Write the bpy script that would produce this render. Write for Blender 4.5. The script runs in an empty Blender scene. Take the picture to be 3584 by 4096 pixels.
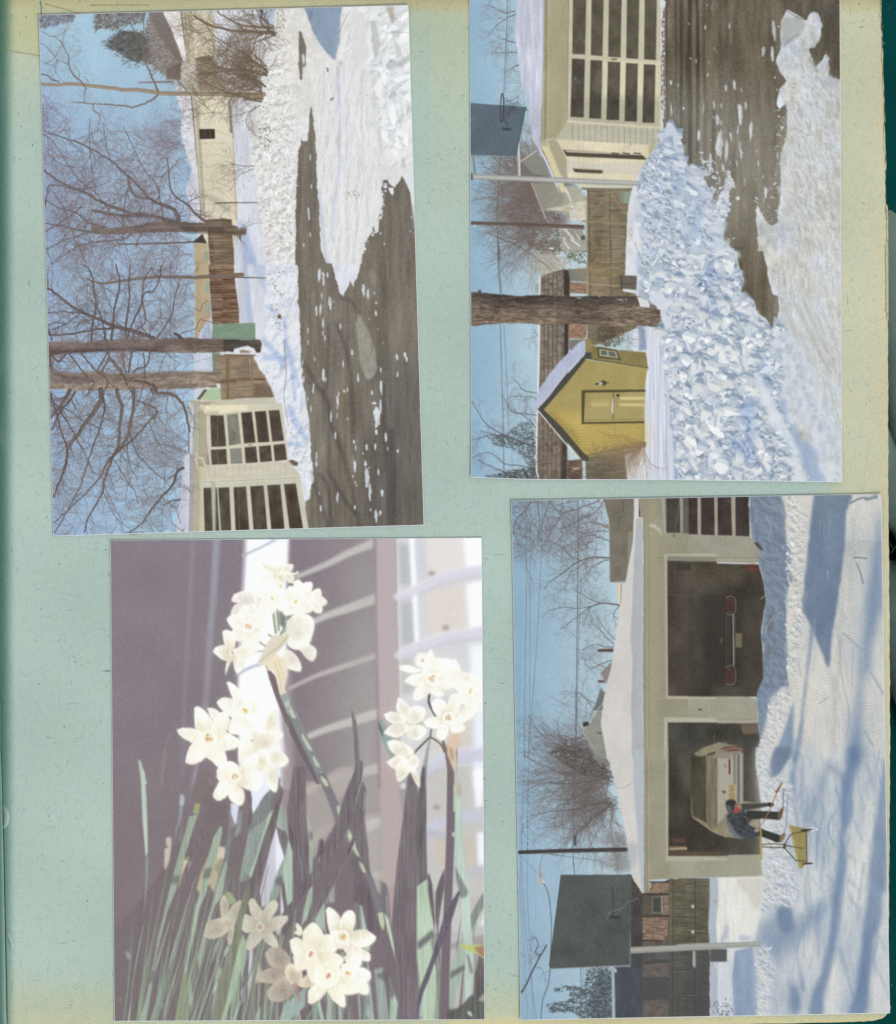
# An old album page of sage green paper with four colour prints lying on it, seen from straight above.
import bpy, math, random
import numpy as np
from mathutils import Vector

U = 0.000143                      # one page unit in metres; the frame is 1792 x 2048 units
def at(x, y, z=0.0): return ((x - 896.0) * U, (1024.0 - y) * U, z * U)

# ---------------------------------------------------------------- camera, world, sun
sc = bpy.context.scene
cam = bpy.data.cameras.new('camera'); cam_o = bpy.data.objects.new('camera', cam); sc.collection.objects.link(cam_o)
DIST = 1.1
cam_o.location = (0, 0, DIST); cam_o.rotation_euler = (0, 0, 0)
cam.sensor_fit = 'VERTICAL'; cam.sensor_height = 24; cam.lens = 12 / (1024 * U / DIST)
cam.clip_start = .05; cam.clip_end = 50
sc.camera = cam_o
w = bpy.data.worlds.new('World'); sc.world = w; w.use_nodes = True
bg = w.node_tree.nodes['Background']; bg.inputs[0].default_value = (.985, 1.0, 1.0, 1); bg.inputs[1].default_value = .74
sun = bpy.data.lights.new('sun', 'SUN'); sun.energy = 1.5; sun.angle = math.radians(12); sun.color = (1.0, .985, .96)
so = bpy.data.objects.new('sun', sun); sc.collection.objects.link(so)
d = Vector((-.42, .55, -.8)); so.rotation_euler = d.to_track_quat('-Z', 'Y').to_euler()      # light falls from the lower right
sc.view_settings.view_transform = 'Standard'; sc.view_settings.look = 'None'; sc.view_settings.exposure = 0.0; sc.view_settings.gamma = 1
KEXP = np.array([1.135, 1.135, 1.12], np.float32)     # light leaving a white sheet lying flat

# ---------------------------------------------------------------- ink engine
# Lays the ink of a photographic print down as layers on a fine grid in page units
# (1 unit=1/7 mm); the grid becomes the print's mesh,split into what it depicts.
def K(*c):
 return np.array(c,np.float32)/255.0

_nc={}
def noise(w,h,sx,sy,seed,octv=3,gain=.5):
 k=(w,h,sx,sy,seed,octv,gain)
 if k in _nc: return _nc[k]
 r=np.random.RandomState(seed); out=np.zeros((h,w),np.float32); a=1.0; tot=0
 for o in range(octv):
  fx,fy=max(sx/2**o,1.0),max(sy/2**o,1.0)
  nx,ny=int(w/fx)+3,int(h/fy)+3
  g=r.rand(ny,nx).astype(np.float32)
  X=np.arange(w)/fx; Y=np.arange(h)/fy
  xi=X.astype(int); yi=Y.astype(int); tx=X-xi; ty=Y-yi
  tx=(tx*tx*(3-2*tx)).astype(np.float32); ty=(ty*ty*(3-2*ty)).astype(np.float32)[:,None]
  top=g[yi][:,xi]*(1-tx)+g[yi][:,xi+1]*tx
  bot=g[yi+1][:,xi]*(1-tx)+g[yi+1][:,xi+1]*tx
  out+=a*(top*(1-ty)+bot*ty); tot+=a; a*=gain
 out=out/tot
 out=(out-out.mean())/(out.std()+1e-6)
 _nc[k]=out
 return out

def blur(m,r,ry=None):
 ry=r if ry is None else ry
 out=m.astype(np.float32)
 for ax,s in ((1,r),(0,ry)):
  if s<.3: continue
  n=max(1,int(s*2.5)); k=np.exp(-.5*(np.arange(-n,n+1)/s)**2); k /= k.sum()
  pad=[(0,0)]*out.ndim; pad[ax]=(n,n)
  p=np.pad(out,pad,mode='edge'); acc=np.zeros_like(out); L=out.shape[ax]
  for i,kk in enumerate(k):
   acc+=kk*(p[:,i:i+L] if ax==1 else p[i:i+L])
  out=acc
 return out

class Ink:
 def __init__(s,x0,y0,x1,y1,seed):
  s.x0,s.y0=x0,y0; s.w,s.h=x1-x0,y1-y0
  s.C=np.zeros((s.h,s.w,3),np.float32); s.ID=np.zeros((s.h,s.w),np.int16)
  s.names=['paper']; s.parents=[0]; s.labels=[None]; s.cur=0; s.R=random.Random(seed); s.seed=seed
  s.t=(0,0,1); s.clip=None
 def tile(s,ox,oy,k): s.t=(ox,oy,k)
 def part(s,name,parent=0,label=None):
  s.names.append(name); s.parents.append(parent); s.labels.append(label); s.cur=len(s.names)-1
  return s.cur
 def P(s,pts):
  a=np.array(pts,float).reshape(-1,2); ox,oy,k=s.t
  return np.stack([ox+a[:,0]*k-s.x0,oy+a[:,1]*k-s.y0],1)
 def n(s,sx,sy,seed,octv=3): return noise(s.w,s.h,sx,sy,seed+s.seed*100,octv)
 # -- masks (x0,y0,mask)
 def mpoly(s,p,soft=.6):
  pad=int(soft*3)+1
  bx0=max(0,int(p[:,0].min())-pad); bx1=min(s.w,int(p[:,0].max())+pad+2)
  by0=max(0,int(p[:,1].min())-pad); by1=min(s.h,int(p[:,1].max())+pad+2)
  if bx1 <= bx0 or by1 <= by0: return None
  SS=3; H=(by1-by0)*SS; W=bx1-bx0
  acc=np.zeros((H,W),np.float32); cols=np.arange(W,dtype=np.float32)
  q=np.roll(p,-1,0)
  for (xa,ya),(xb,yb) in zip(p,q):
   if ya==yb: continue
   sg=1.0
   if ya>yb: xa,ya,xb,yb=xb,yb,xa,ya; sg=-1.0
   r0=max(0,int(math.ceil((ya-by0)*SS - .5))); r1=min(H,int(math.ceil((yb-by0)*SS - .5)))
   if r1 <= r0: continue
   yy=(np.arange(r0,r1) + .5)/SS+by0
   xc=(xa+(yy-ya)*(xb-xa)/(yb-ya)-bx0).astype(np.float32)
   acc[r0:r1]+=sg*np.clip(cols[None]+1-xc[:,None],0,1)
  m=np.clip(np.abs(acc),0,1).reshape(by1-by0,SS,W).mean(1)
  if soft>.3: m=blur(m,soft)
  return bx0,by0,m
 def mstroke(s,p,w):
  w=np.asarray(w,float)/2
  bx0=max(0,int((p[:,0]-w).min())-2); bx1=min(s.w,int((p[:,0]+w).max())+3)
  by0=max(0,int((p[:,1]-w).min())-2); by1=min(s.h,int((p[:,1]+w).max())+3)
  if bx1 <= bx0 or by1 <= by0: return None
  m=np.zeros((by1-by0,bx1-bx0),np.float32)
  for i in range(len(p)-1):
   (xa,ya),(xb,yb)=p[i],p[i+1]; wa,wb=w[i],w[i+1]; wm=max(wa,wb)+1.5
   cx0=max(bx0,int(min(xa,xb)-wm)); cx1=min(bx1,int(max(xa,xb)+wm)+2)
   cy0=max(by0,int(min(ya,yb)-wm)); cy1=min(by1,int(max(ya,yb)+wm)+2)
   if cx1 <= cx0 or cy1 <= cy0: continue
   X=np.arange(cx0,cx1)[None] + .5-xa; Y=np.arange(cy0,cy1)[:,None] + .5-ya
   dx,dy=xb-xa,yb-ya; L=dx*dx+dy*dy+1e-9
   t=np.clip((X*dx+Y*dy)/L,0,1)
   d=np.sqrt((X-t*dx)**2+(Y-t*dy)**2); ww=wa+t*(wb-wa)
   c=np.clip(ww-d + .5,0,1)*np.minimum(1,ww*2)
   v=m[cy0-by0:cy1-by0,cx0-bx0:cx1-bx0]; np.maximum(v,c,out=v)
  return bx0,by0,m
 def put(s,M,col,a=1.0,ident=True):
  if M is None: return
  x,y,m=M; h,w=m.shape; m=m*a
  if s.clip is not None: m=m*s.clip[y:y+h,x:x+w]
  if isinstance(col,np.ndarray) and col.ndim==3: col=col[y:y+h,x:x+w]
  v=s.C[y:y+h,x:x+w]; v+=m[...,None]*(col-v)
  if ident: s.ID[y:y+h,x:x+w][m>.5]=s.cur
 def shade(s,M,f,a=1.0):            # multiply what is there
  if M is None: return
  x,y,m=M; h,w=m.shape
  if s.clip is not None: m=m*s.clip[y:y+h,x:x+w]
  v=s.C[y:y+h,x:x+w]; v*=1+(m*a)[...,None]*(np.asarray(f,np.float32)-1)
 # -- drawing in tile pixels
 def rough(s,p,amp,step=4,seed=0):
  r=np.random.RandomState(seed+7); out=[]
  q=np.roll(p,-1,0)
  for a,b in zip(p,q):
   d=b-a; L=math.hypot(*d); n=max(1,int(L/step)); nn=np.array([-d[1],d[0]])/(L+1e-9)
   o=0
   for i in range(n):
    o=.6*o+r.randn()*amp * .7
    out.append(a+d*i/n+nn*(o if i else 0))
  return np.array(out)
 def poly(s,pts,col,soft=.6,a=1.0,rough=0,step=4,seed=0,ident=True):
  p=s.P(pts)
  if rough: p=s.rough(p,rough,step,seed)
  M=s.mpoly(p,soft); s.put(M,col,a,ident); return M
 def smooth(s,p,n=6):
  if len(p)<3: return p
  out=[]; q=np.vstack([2*p[0]-p[1],p,2*p[-1]-p[-2]])
  for i in range(1,len(q)-2):
   for t in np.arange(n)/n:
    out.append(.5*((2*q[i])+(-q[i-1]+q[i+1])*t+(2*q[i-1]-5*q[i]+4*q[i+1]-q[i+2])*t*t+(-q[i-1]+3*q[i]-3*q[i+1]+q[i+2])*t**3))
  out.append(q[-2]); return np.array(out)
 def line(s,pts,w0,w1,col,a=1.0,sm=True,wob=0,ident=True):   # widths in units
  p=s.P(pts)
  if sm: p=s.smooth(p)
  if wob: p=p+np.array([[s.R.gauss(0,wob),s.R.gauss(0,wob)] for _ in p])
  M=s.mstroke(p,np.linspace(w0,w1,len(p))); s.put(M,col,a,ident); return p
 def ell(s,cx,cy,rx,ry,ang=0,n=20):
  t=np.arange(n)*2*math.pi/n; c,q=math.cos(ang),math.sin(ang)
  return np.stack([cx+rx*np.cos(t)*c-ry*np.sin(t)*q,cy+rx*np.cos(t)*q+ry*np.sin(t)*c],1)
 def twig(s,x,y,ang,L,w,col,depth,a=.9,bend=.25,spread=.6,up=None,jit=.2):
  """a bare branch with its own twigs,in print units"""
  R=s.R; n=max(3,int(L/6)); pts=[(x,y)]; st=L/n; k=R.gauss(0,bend)/n; an=ang
  kids=[]
  for i in range(n):
   an+=k+R.gauss(0,jit)
   if up is not None: an+=.05*math.sin(up-an)
   x+=math.cos(an)*st; y+=math.sin(an)*st; pts.append((x,y))
   if depth>0 and i>0 and R.random()<.82: kids.append((x,y,an,i/n))
  s.put(s.mstroke(np.array(pts),np.linspace(w,max(.5,w * .4),len(pts))),np.clip(col*R.uniform(.88,1.12),0,1).astype(np.float32),a,w>1.6)
  for (kx,ky,ka,f) in kids:
   sg=R.choice((-1,1))
   s.twig(kx,ky,ka+sg*R.uniform(.5,1.1)*spread*1.4,L*R.uniform(.28,.6)*(1.1 - .5*f),max(.55,w * .62),col,depth-1,a * .92,bend,spread,up,jit)
 def branch(s,pts,w0,w1,col,tw=8,tl=60,td=2,a=.95,light=None,wob=.5,ta=.8,tcol=None):
  """a limb traced from the photograph; twigs grow along it"""
  p=s.line(pts,w0,w1,col,a,wob=wob)
  if light is not None and w0>3:
   q=p.copy(); q[:,1]+=np.linspace(w0,w1,len(p)) * .18
   s.put(s.mstroke(q,np.linspace(w0,w1,len(p)) * .35),light,.55)
  for i in range(tw):
   j=s.R.randint(1,len(p)-2) if len(p)>3 else 1
   d=p[min(j+1,len(p)-1)]-p[j-1]; an=math.atan2(d[1],d[0])+s.R.choice((-1,1))*s.R.uniform(.4,1.2)
   s.twig(p[j][0],p[j][1],an,tl*s.R.uniform(.5,1.2),max(.6,min(2.0,w1 * .5)),col if tcol is None else tcol,td,ta)
  return p
 def specks(s,pts,n,col,smin,smax,asp=1.0,ang=0,a=1.0,var=0.1,rough=.3,ident=False):
  """scattered flecks inside a region; pts in tile px"""
  p=s.P(pts); M=s.mpoly(p,0)
  if M is None: return
  ys,xs=np.nonzero(M[2]>.5)
  if len(xs)==0: return
  for i in range(n):
   j=s.R.randrange(len(xs)); x,y=xs[j]+M[0],ys[j]+M[1]
   r=smin+(smax-smin)*s.R.random()**2.5
   e=s.ell(x,y,r*asp,r,ang+s.R.gauss(0,.15),9)
   e=e+np.array([[s.R.gauss(0,r*rough),s.R.gauss(0,r*rough)] for _ in e])
   c=np.clip(np.asarray(col)*(1+s.R.gauss(0,var)),0,1).astype(np.float32)
   s.put(s.mpoly(e,.4),c,a,ident)
 def lumps(s,M,sx,sy,seed,lo,hi,edge,amt=1.0,ang=0.0,tilt=None):
  """broken chunks of snow: cells with a lit and a shaded side"""
  if M is None: return
  x,y,m=M; h,w=m.shape; r=np.random.RandomState(seed)
  Y,X=np.mgrid[0:h,0:w].astype(np.float32); c,q=math.cos(ang),math.sin(ang)
  wx=s.n(9,9,seed+3,2)[y:y+h,x:x+w]*sx * .12; wy=s.n(9,9,seed+4,2)[y:y+h,x:x+w]*sy * .12
  U=((X*c+Y*q)+wx)/sx+50; V=((-X*q+Y*c)+wy)/sy+50
  iu=np.floor(U).astype(int); iv=np.floor(V).astype(int)
  G=997; jx=r.rand(G,97).astype(np.float32); jy=r.rand(G,97).astype(np.float32); br=r.rand(G,97).astype(np.float32)
  gx=r.randn(G,97).astype(np.float32); gy=r.randn(G,97).astype(np.float32)
  f1=np.full((h,w),9.,np.float32); f2=f1.copy(); val=np.zeros((h,w),np.float32)
  for dv in (-1,0,1):
   for du in (-1,0,1):
    a_=(iu+du) % G; b_=(iv+dv) % 97
    ddx=iu+du+jx[a_,b_]-U; ddy=iv+dv+jy[a_,b_]-V
    d=np.sqrt(ddx**2+ddy**2)
    nv=br[a_,b_] + .35*(-ddx*(gx[a_,b_] * .5+(tilt or (0,0))[0])-ddy*(gy[a_,b_] * .5+(tilt or (0,0))[1]))
    n1=d<f1; f2=np.where(n1,f1,np.minimum(f2,d)); val=np.where(n1,nv,val); f1=np.minimum(f1,d)
  e=np.clip(1-(f2-f1) / .14,0,1)[...,None]
  v=np.clip(val,0,1)[...,None]; col=lo*(1-v)+hi*v; col=col*(1 - .6*e)+edge * .6*e
  cv=s.C[y:y+h,x:x+w]; mm=(m*amt)[...,None]
  if s.clip is not None: mm=mm*s.clip[y:y+h,x:x+w,None]
  cv+=mm*(blur(col,.6)-cv)
 def field(s,base,amps):
  """base colour plus layered noise -> full-size colour array; amps: (sx,sy,seed,strength or rgb)"""
  f=np.zeros((s.h,s.w,3),np.float32)+base
  for sx,sy,sd,k in amps: f+=s.n(sx,sy,sd)[...,None]*np.asarray(k,np.float32)
  return f
 def dust(s,n,col=K(190,215,220),a=.5,seed=1):
  R=random.Random(seed)
  for i in range(n):
   x,y=R.random()*s.w,R.random()*s.h
   if R.random()<.45:
    an=R.random()*6.3; L=R.uniform(1.5,4); p=np.array([(x,y),(x+math.cos(an)*L,y+math.sin(an)*L),(x+math.cos(an + .7)*L*1.6,y+math.sin(an + .7)*L*1.6)])
    s.put(s.mstroke(p,np.array([.5,.6,.4])),col,a,False)
   else: s.put(s.mstroke(np.array([(x,y),(x + .2,y)]),np.array([1.,1.])*R.uniform(.6,1.4)),col,a,False)
 def finish(s,soft=.45,grain=.014,lift=0.0,lift_col=None,sat=1.0):
  g_=s.C.mean(2,keepdims=True); s.C=g_+(s.C-g_)*sat
  s.C=blur(s.C,soft); r=np.random.RandomState(s.seed+5)
  g=r.randn(s.h,s.w,1).astype(np.float32); g2=r.randn(s.h,s.w,3).astype(np.float32)
  s.C+=grain*blur(g,.7)*1.8+grain * .9*blur(g2,.9)
  if lift: s.C=s.C*(1-lift)+lift_col*lift
  s.C=np.clip(s.C,0,1)

def _cells(h,w,sx,sy,ang,seed,warp):
 r=np.random.RandomState(seed); Y,X=np.mgrid[0:h,0:w].astype(np.float32); c,q=math.cos(ang),math.sin(ang)
 wx,wy=warp; U=((X*c+Y*q)+wx*sx * .22)/sx+50; V=((-X*q+Y*c)+wy*sy * .22)/sy+300
 iu=np.floor(U).astype(int); iv=np.floor(V).astype(int); G=251
 T_=[r.rand(G,G).astype(np.float32) for _ in range(3)]+[r.randn(G,G).astype(np.float32) for _ in range(2)]
 f1=np.full((h,w),9.,np.float32); H=np.zeros((h,w),np.float32)
 for dv in (-1,0,1):
  for du in (-1,0,1):
   a_=(iu+du) % G; b_=(iv+dv) % G
   dx=iu+du+T_[0][a_,b_]-U; dy=iv+dv+T_[1][a_,b_]-V; d=dx*dx+dy*dy
   n1=d<f1; H=np.where(n1,T_[2][a_,b_]*1.6 + .8*(dx*T_[3][a_,b_]+dy*T_[4][a_,b_]),H); f1=np.minimum(f1,d)
 return H

def _relief(s,M,light,lo,hi,cells=(),fb=(),k=1.0,bias=0.0,amt=1.0,soft=.7,mid=None):
 """print the look of rough snow: a height field lit from one side"""
 if M is None: return
 x,y,m=M; h,w=m.shape; H=np.zeros((h,w),np.float32)
 for (sx,sy,ang,seed,a) in cells:
  H+=a*min(sx,sy) * .35*_cells(h,w,sx,sy,ang,seed,(s.n(12,12,seed+3,3)[y:y+h,x:x+w],s.n(12,12,seed+4,3)[y:y+h,x:x+w]))
 for (sx,sy,seed,a) in fb: H+=a*min(sx,sy) * .4*s.n(sx,sy,seed,4)[y:y+h,x:x+w]
 H=blur(H,soft); gy,gx=np.gradient(H); g=-(gx*light[0]+gy*light[1])
 t=1/(1+np.exp(-(g*2.6*k+bias)))
 t=blur(t.astype(np.float32),.35)[...,None]
 col=lo*(1-t)+hi*t if mid is None else np.where(t<.5,lo*(1-2*t)+mid*2*t,mid*(2-2*t)+hi*(2*t-1))
 mm=(m*amt)[...,None]
 if s.clip is not None: mm=mm*s.clip[y:y+h,x:x+w,None]
 v=s.C[y:y+h,x:x+w]; v+=mm*(col-v)
Ink.relief=_relief

def _rubble(s,pts,n,rmin,rmax,lit,mid,dark,light=(-.3,.95),asp=1.5,ang=0.0,a=.9,sh=.5,pw=2.2):
 """broken slabs: each a lump with a lit face,a shaded face and a shadow beside it"""
 R=s.R; p=s.P(pts); M=s.mpoly(p,0)
 if M is None: return
 ys,xs=np.nonzero(M[2]>.5)
 if len(xs)==0: return
 rr=sorted([rmin+(rmax-rmin)*R.random()**pw for _ in range(n)],reverse=True); lx,ly=light
 R.shuffle(rr)
 for r in rr:
  j=R.randrange(len(xs)); x,y=xs[j]+M[0],ys[j]+M[1]; k=R.randint(5,7); th=ang+R.gauss(0,.7); A_=R.uniform(1,asp)
  t=np.sort(np.array([i*6.283/k+R.uniform(-.35,.35) for i in range(k)])); rad=r*np.array([R.uniform(.7,1.15) for _ in range(k)])
  u,v=np.cos(t)*rad*A_,np.sin(t)*rad/A_**.5; q=np.stack([x+u*math.cos(th)-v*math.sin(th),y+u*math.sin(th)+v*math.cos(th)],1)
  tone=R.gauss(0,.035)
  s.shade(s.mpoly(q-np.array([lx,ly])*r * .55,.8+r * .06),(.84,.88,.94),sh)
  s.put(s.mpoly(q,.5),np.clip(mid+tone,0,1).astype(np.float32),a,False)
  c=np.array([x,y]); d=(q-c) @ np.array([lx,ly]); cut=R.uniform(-.35,.35)*r
  qa=q.copy(); e=np.array([lx,ly]); qa=qa+np.outer(np.minimum(0,d-cut) * -1,e); s.put(s.mpoly(qa,.45),np.clip(lit+tone,0,1).astype(np.float32),a,False)
  if R.random()<.7: cut=-abs(R.uniform(.2,.6))*r; qb=q+np.outer(-np.maximum(0,d-cut),e); s.put(s.mpoly(qb,.45),np.clip(dark+tone,0,1).astype(np.float32),a * .85,False)
Ink.rubble=_rubble

def print1():
 s=Ink(70,0,856,1082,1); R=s.R
 A,B,Cc,D=(70,10,.254),(450,10,.254),(70,530,.2686),(450,530,.2686)
 T=lambda t: s.tile(*t)
 # sky
 sky=s.part('printed_sky'); s.ID[:]=sky
 X=np.linspace(0,1,s.w,dtype=np.float32)[None,:,None]; Y=np.linspace(0,1,s.h,dtype=np.float32)[:,None,None]
 g=K(150,182,216)*(1-X)+K(190,216,232)*X
 g=g+(K(168,205,222)-g)*np.clip(1-Y*3.2,0,1) * .9
 g=g+np.clip((X - .06)*4,0,1)*np.clip(Y - .5,0,1)*K(6,26,30)
 s.C[:]=g+s.n(60,60,1)[...,None] * .008
 s.C[:,324:]=K(222,224,230)
 # overhead wires
 wires=s.part('printed_wire')
 T(Cc)
 s.line([(1008,0),(1005,640),(985,1000),(965,1600),(940,2020)],1.0,1.0,K(90,105,125),.8)
 s.line([(1018,0),(1016,420),(1040,680),(1050,800)],.8,.8,K(110,125,140),.6)
 s.line([(1105,380),(1140,640),(1135,790)],.6,.6,K(120,130,145),.6)
 for x in (660,640,575): s.line([(x+120,600),(x+40,1400),(x-5,2010)],.6,.6,K(120,145,170),.5)
 # faint distant bare trees along the skyline
 dist=s.part('printed_distant_trees')
 T(Cc)
 def fan(x,y,n,L,col,w=.8,sp=.7,depth=1,a=.5):
  px,py=s.P([(x,y)])[0]
  for i in range(n):
   s.twig(px,py+R.uniform(-6,6),math.pi+R.gauss(0,sp * .5),L*R.uniform(.5,1.1),w*R.uniform(.6,1.3),col,depth,a,.3,.45)
 for (x,y,n,L) in ((1185,120,16,60),(1185,220,18,80),(1190,355,20,90),(1180,430,16,80),(1180,700,14,28),(1180,910,14,40),(1150,1080,16,60),
       (1140,1330,26,110),(1130,1400,26,115),(1110,1480,18,100),(1080,1800,18,70),(1060,1960,14,70)):
  fan(x,y,n,L,K(128,118,122),.9,.9)
 T(A)
 for (x,y,n,L) in ((1145,1080,34,85),(1160,1010,16,60),(1180,1120,18,60),(1150,930,20,50),(1230,1850,18,90),(1240,1960,18,90)):
  fan(x,y,n,L,K(124,108,116),.8,.8)
 for i in range(10):
  y=700+i*42; s.line([(905+R.uniform(0,120),y),(1120,y+R.uniform(-10,10))],.5,.6,K(130,130,140),.5)
 # big evergreen
 ev=s.part('printed_evergreen_tree')
 T(A)
 def spruce(pts,n,base,L=9,w=.9,ang=(2.5,3.9)):
  p=s.P(pts); M=s.mpoly(p,0); ys,xs=np.nonzero(M[2]>.5)
  for i in range(n):
   j=R.randrange(len(xs)); x,y=xs[j]+M[0],ys[j]+M[1]; an=R.uniform(*ang); l=L*R.uniform(.4,1.2)
   c=np.clip(base*R.uniform(.75,1.35),0,1).astype(np.float32)
   s.put(s.mstroke(np.array([(x,y),(x+math.cos(an)*l * .5,y+math.sin(an)*l * .5+R.gauss(0,.8)),(x+math.cos(an)*l,y+math.sin(an)*l)]),np.array([w*1.6,w,.4])),c,.8)
 s.poly([(905,60),(1010,60),(1080,200),(1165,440),(1155,585),(1040,585),(980,500),(900,430),(880,300),(900,180)],K(132,118,106),3,.55,3,6)
 spruce([(880,130),(1010,70),(1080,220),(1160,440),(1150,580),(1000,540),(880,430)],1300,K(128,112,100),8,.8,(2.2,4.1))
 spruce([(900,60),(1010,60),(1060,200),(920,230)],260,K(140,135,140),10,.7)
 sp=[(565,318),(640,250),(700,205),(775,215),(860,230),(890,300),(900,440),(820,460),(760,440),(700,400),(620,350)]
 s.poly([(640,310),(720,250),(880,250),(890,420),(800,420),(700,360)],K(88,92,92),3,.75,4,6)
 spruce(sp,900,K(86,86,82),10,1.0)
 spruce([(860,200),(1100,240),(1180,440),(1160,590),(900,560),(860,420)],300,K(128,112,106),12,.8,(2.0,4.2)); spruce([(540,300),(700,180),(900,220),(930,460),(760,500),(640,400)],260,K(92,90,88),13,1.0,(2.2,4.2))
 spruce([(480,60),(890,60),(850,140),(700,170),(640,200),(560,180),(480,200)],620,K(110,104,100),10,1.0,(1.9,3.2))
 spruce([(35,80),(340,75),(300,130),(200,150),(100,180),(50,170)],420,K(112,112,120),9,.8,(1.5,3.4))
 s.poly([(1040,500),(1155,450),(1155,590),(1035,588)],K(116,98,90),1,.8)
 s.poly([(815,608),(1000,600),(1095,600),(1090,612),(815,616)],K(140,102,88),.5)
 # white house
 house=s.part('printed_house',0,'cream clapboard house with a long snowy eave in the print')
 T(A)
 s.poly([(885,60),(1012,60),(1080,200),(1165,440),(1120,440),(980,240)],K(118,104,98),2,.7)
 wall=K(226,218,190)
 s.poly([(1180,60),(1740,60),(1740,2048),(1370,2048),(1320,1690),(1280,1200),(1265,740),(1180,700)],s.field(wall,[(60,90,5,.015)]),.8)
 T(B); s.poly([(0,660),(0,1700),(100,1680),(80,1200),(55,660)],s.field(K(232,226,202),[(40,90,5,.015)]),.8)
 T(A)
 s.poly([(1500,60),(1740,60),(1740,680),(1560,680)],K(190,180,160),4,.45)
 for i in range(26):    # shaded clapboards
  x=1240+i*13; s.line([(x,60),(x+20,690)],.5,.5,K(200,190,160),.3,False)
 s.poly([(1140,60),(1240,60),(1260,440),(1190,440)],K(196,188,160),.8)
 s.line([(1155,60),(1195,440)],3,2,K(128,120,108),.8,False)
 s.line([(1183,60),(1212,440)],2.5,2,K(150,142,122),.8,False)
 s.poly([(1150,480),(1200,440),(1255,420),(1275,470),(1280,690),(1190,690),(1150,600)],K(205,200,185),.8)
 s.poly([(1255,420),(1400,405),(1420,440),(1500,560),(1500,680),(1280,680),(1275,460)],K(160,148,122),1.5)
 s.poly([(1250,425),(1330,405),(1400,410),(1390,450),(1300,440)],K(118,100,84),1.2)
 s.poly([(1340,560),(1365,560),(1365,580),(1340,580)],K(108,98,84),.6)
 T(A)
 s.poly([(1010,60),(1140,60),(1195,440),(1168,440),(1080,200)],s.field(K(236,232,228),[(12,12,6,.02)]),.7,1,.4)
 snow=s.field(K(222,222,228),[(20,40,7,.02),(5,8,8,.012)])
 s.poly([(1100,590),(1150,640),(1195,690),(1235,720),(1270,1000),(1300,1300),(1330,1700),(1230,1700),(1215,1560),(1190,1490),(1200,1400),(1240,1300),(1200,1220),(1180,1120),(1150,1000),(1160,860),(1130,760)],snow,1,1,1)
 s.shade(s.mpoly(s.P([(1180,1240),(1260,1350),(1300,1700),(1240,1700),(1200,1450)]),3),(.86,.9,1.0),.5)
 s.line([(1228,690),(1248,900),(1265,1100),(1290,1350),(1310,1700)],2.2,2,K(112,92,90),.9)
 s.poly([(1240,720),(1268,720),(1300,1200),(1335,1690),(1315,1690),(1280,1250)],K(206,198,176),.8)
 s.poly([(1262,740),(1290,790),(1320,1250),(1345,1690),(1325,1690),(1290,1150)],K(170,164,142),1,.75)
 s.poly([(1265,745),(1340,800),(1300,800)],K(226,216,170),1)
 for i in range(20):
  x=1360+i*13; s.line([(x-30,800),(x,1690)],.5,.5,K(206,196,168),.35,False)
 # tree shadows on the wall
 s.shade(s.mpoly(s.P([(1320,1480),(1400,1500),(1560,1590),(1560,1680),(1420,1560),(1330,1530)]),3),(.86,.86,.86))
 for i in range(8):
  y=900+i*95; s.shade(s.mstroke(s.P([(1330,y),(1440,y+R.uniform(-40,60)),(1560,y+R.uniform(0,90))]),[3,5,3]),(.92,.92,.9),.7)
 win=s.part('window',house)
 s.poly([(1293,978),(1415,976),(1420,1054),(1296,1058)],K(66,54,46),.5)
 for x in (1335,1378): s.line([(x,978),(x+3,1056)],.7,.7,K(150,138,118),.8,False)
 s.cur=house
 T(B)
 s.poly([(30,740),(62,740),(66,1010),(40,1010)],K(146,120,98),1.2)
 s.poly([(60,950),(98,950),(98,1054),(62,1054)],K(88,68,52),.8)
 s.poly([(0,1080),(70,1070),(100,1690),(40,1690),(40,1200)],K(226,216,186),1,.8)
 s.poly([(60,1070),(75,1070),(105,1690),(84,1690)],K(188,170,140),1,.8)
 # snow behind the wire fence
 yard=s.part('printed_snow_yard')
 ys=s.field(K(218,222,232),[(14,60,9,.02),(4,20,10,.012)])
 s.poly([(-90,30),(400,30),(400,300),(330,460),(310,640),(230,900),(230,1200),(260,1600),(290,1760),(320,2048),(60,2048),(100,1690),(80,1300),(64,1010),(40,700),(-60,560)],ys,.8)
 T(D)
 s.poly([(80,0),(330,0),(330,260),(280,480),(235,556),(222,556),(215,440),(105,430),(95,200)],ys,.8)
 s.poly([(130,0),(160,0),(230,560),(222,440),(160,440)],K(176,192,220),2,.9)
 s.poly([(200,0),(310,0),(330,270),(250,120)],K(176,194,224),3,.7)
 s.poly([(95,100),(160,120),(155,430),(105,430)],K(196,200,212),2,.8)
 T(B)
 s.shade(s.mpoly(s.P([(100,1680),(170,1740),(260,2048),(150,2048)]),3),(.83,.88,.98))
 s.shade(s.mpoly(s.P([(260,30),(400,30),(380,160),(280,150)]),3),(.8,.87,.98),.8)
 mesh=s.part('printed_wire_fence')
 for x in range(-60,330,13): s.line([(x,560 if x<60 else 640),(x+26,2048)],.45,.45,K(150,150,160),.3,False)
 for y in range(600,2048,16): s.line([(-40+(y-600) * .06,y),(min(300,250+0*y),y)],.45,.45,K(150,150,160),.28,False)
 for y in range(60,600,16): s.line([(230,y),(390-y * .1,y)],.45,.45,K(150,150,160),.25,False)
 T(D)
 for y in range(0,550,14): s.line([(110,y),(300,y)],.45,.45,K(150,150,160),.3,False)
 # brown palisade
 fence=s.part('printed_palisade_fence',0,'rusty brown picket fence with snow glimpsed through it in the print')
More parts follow.
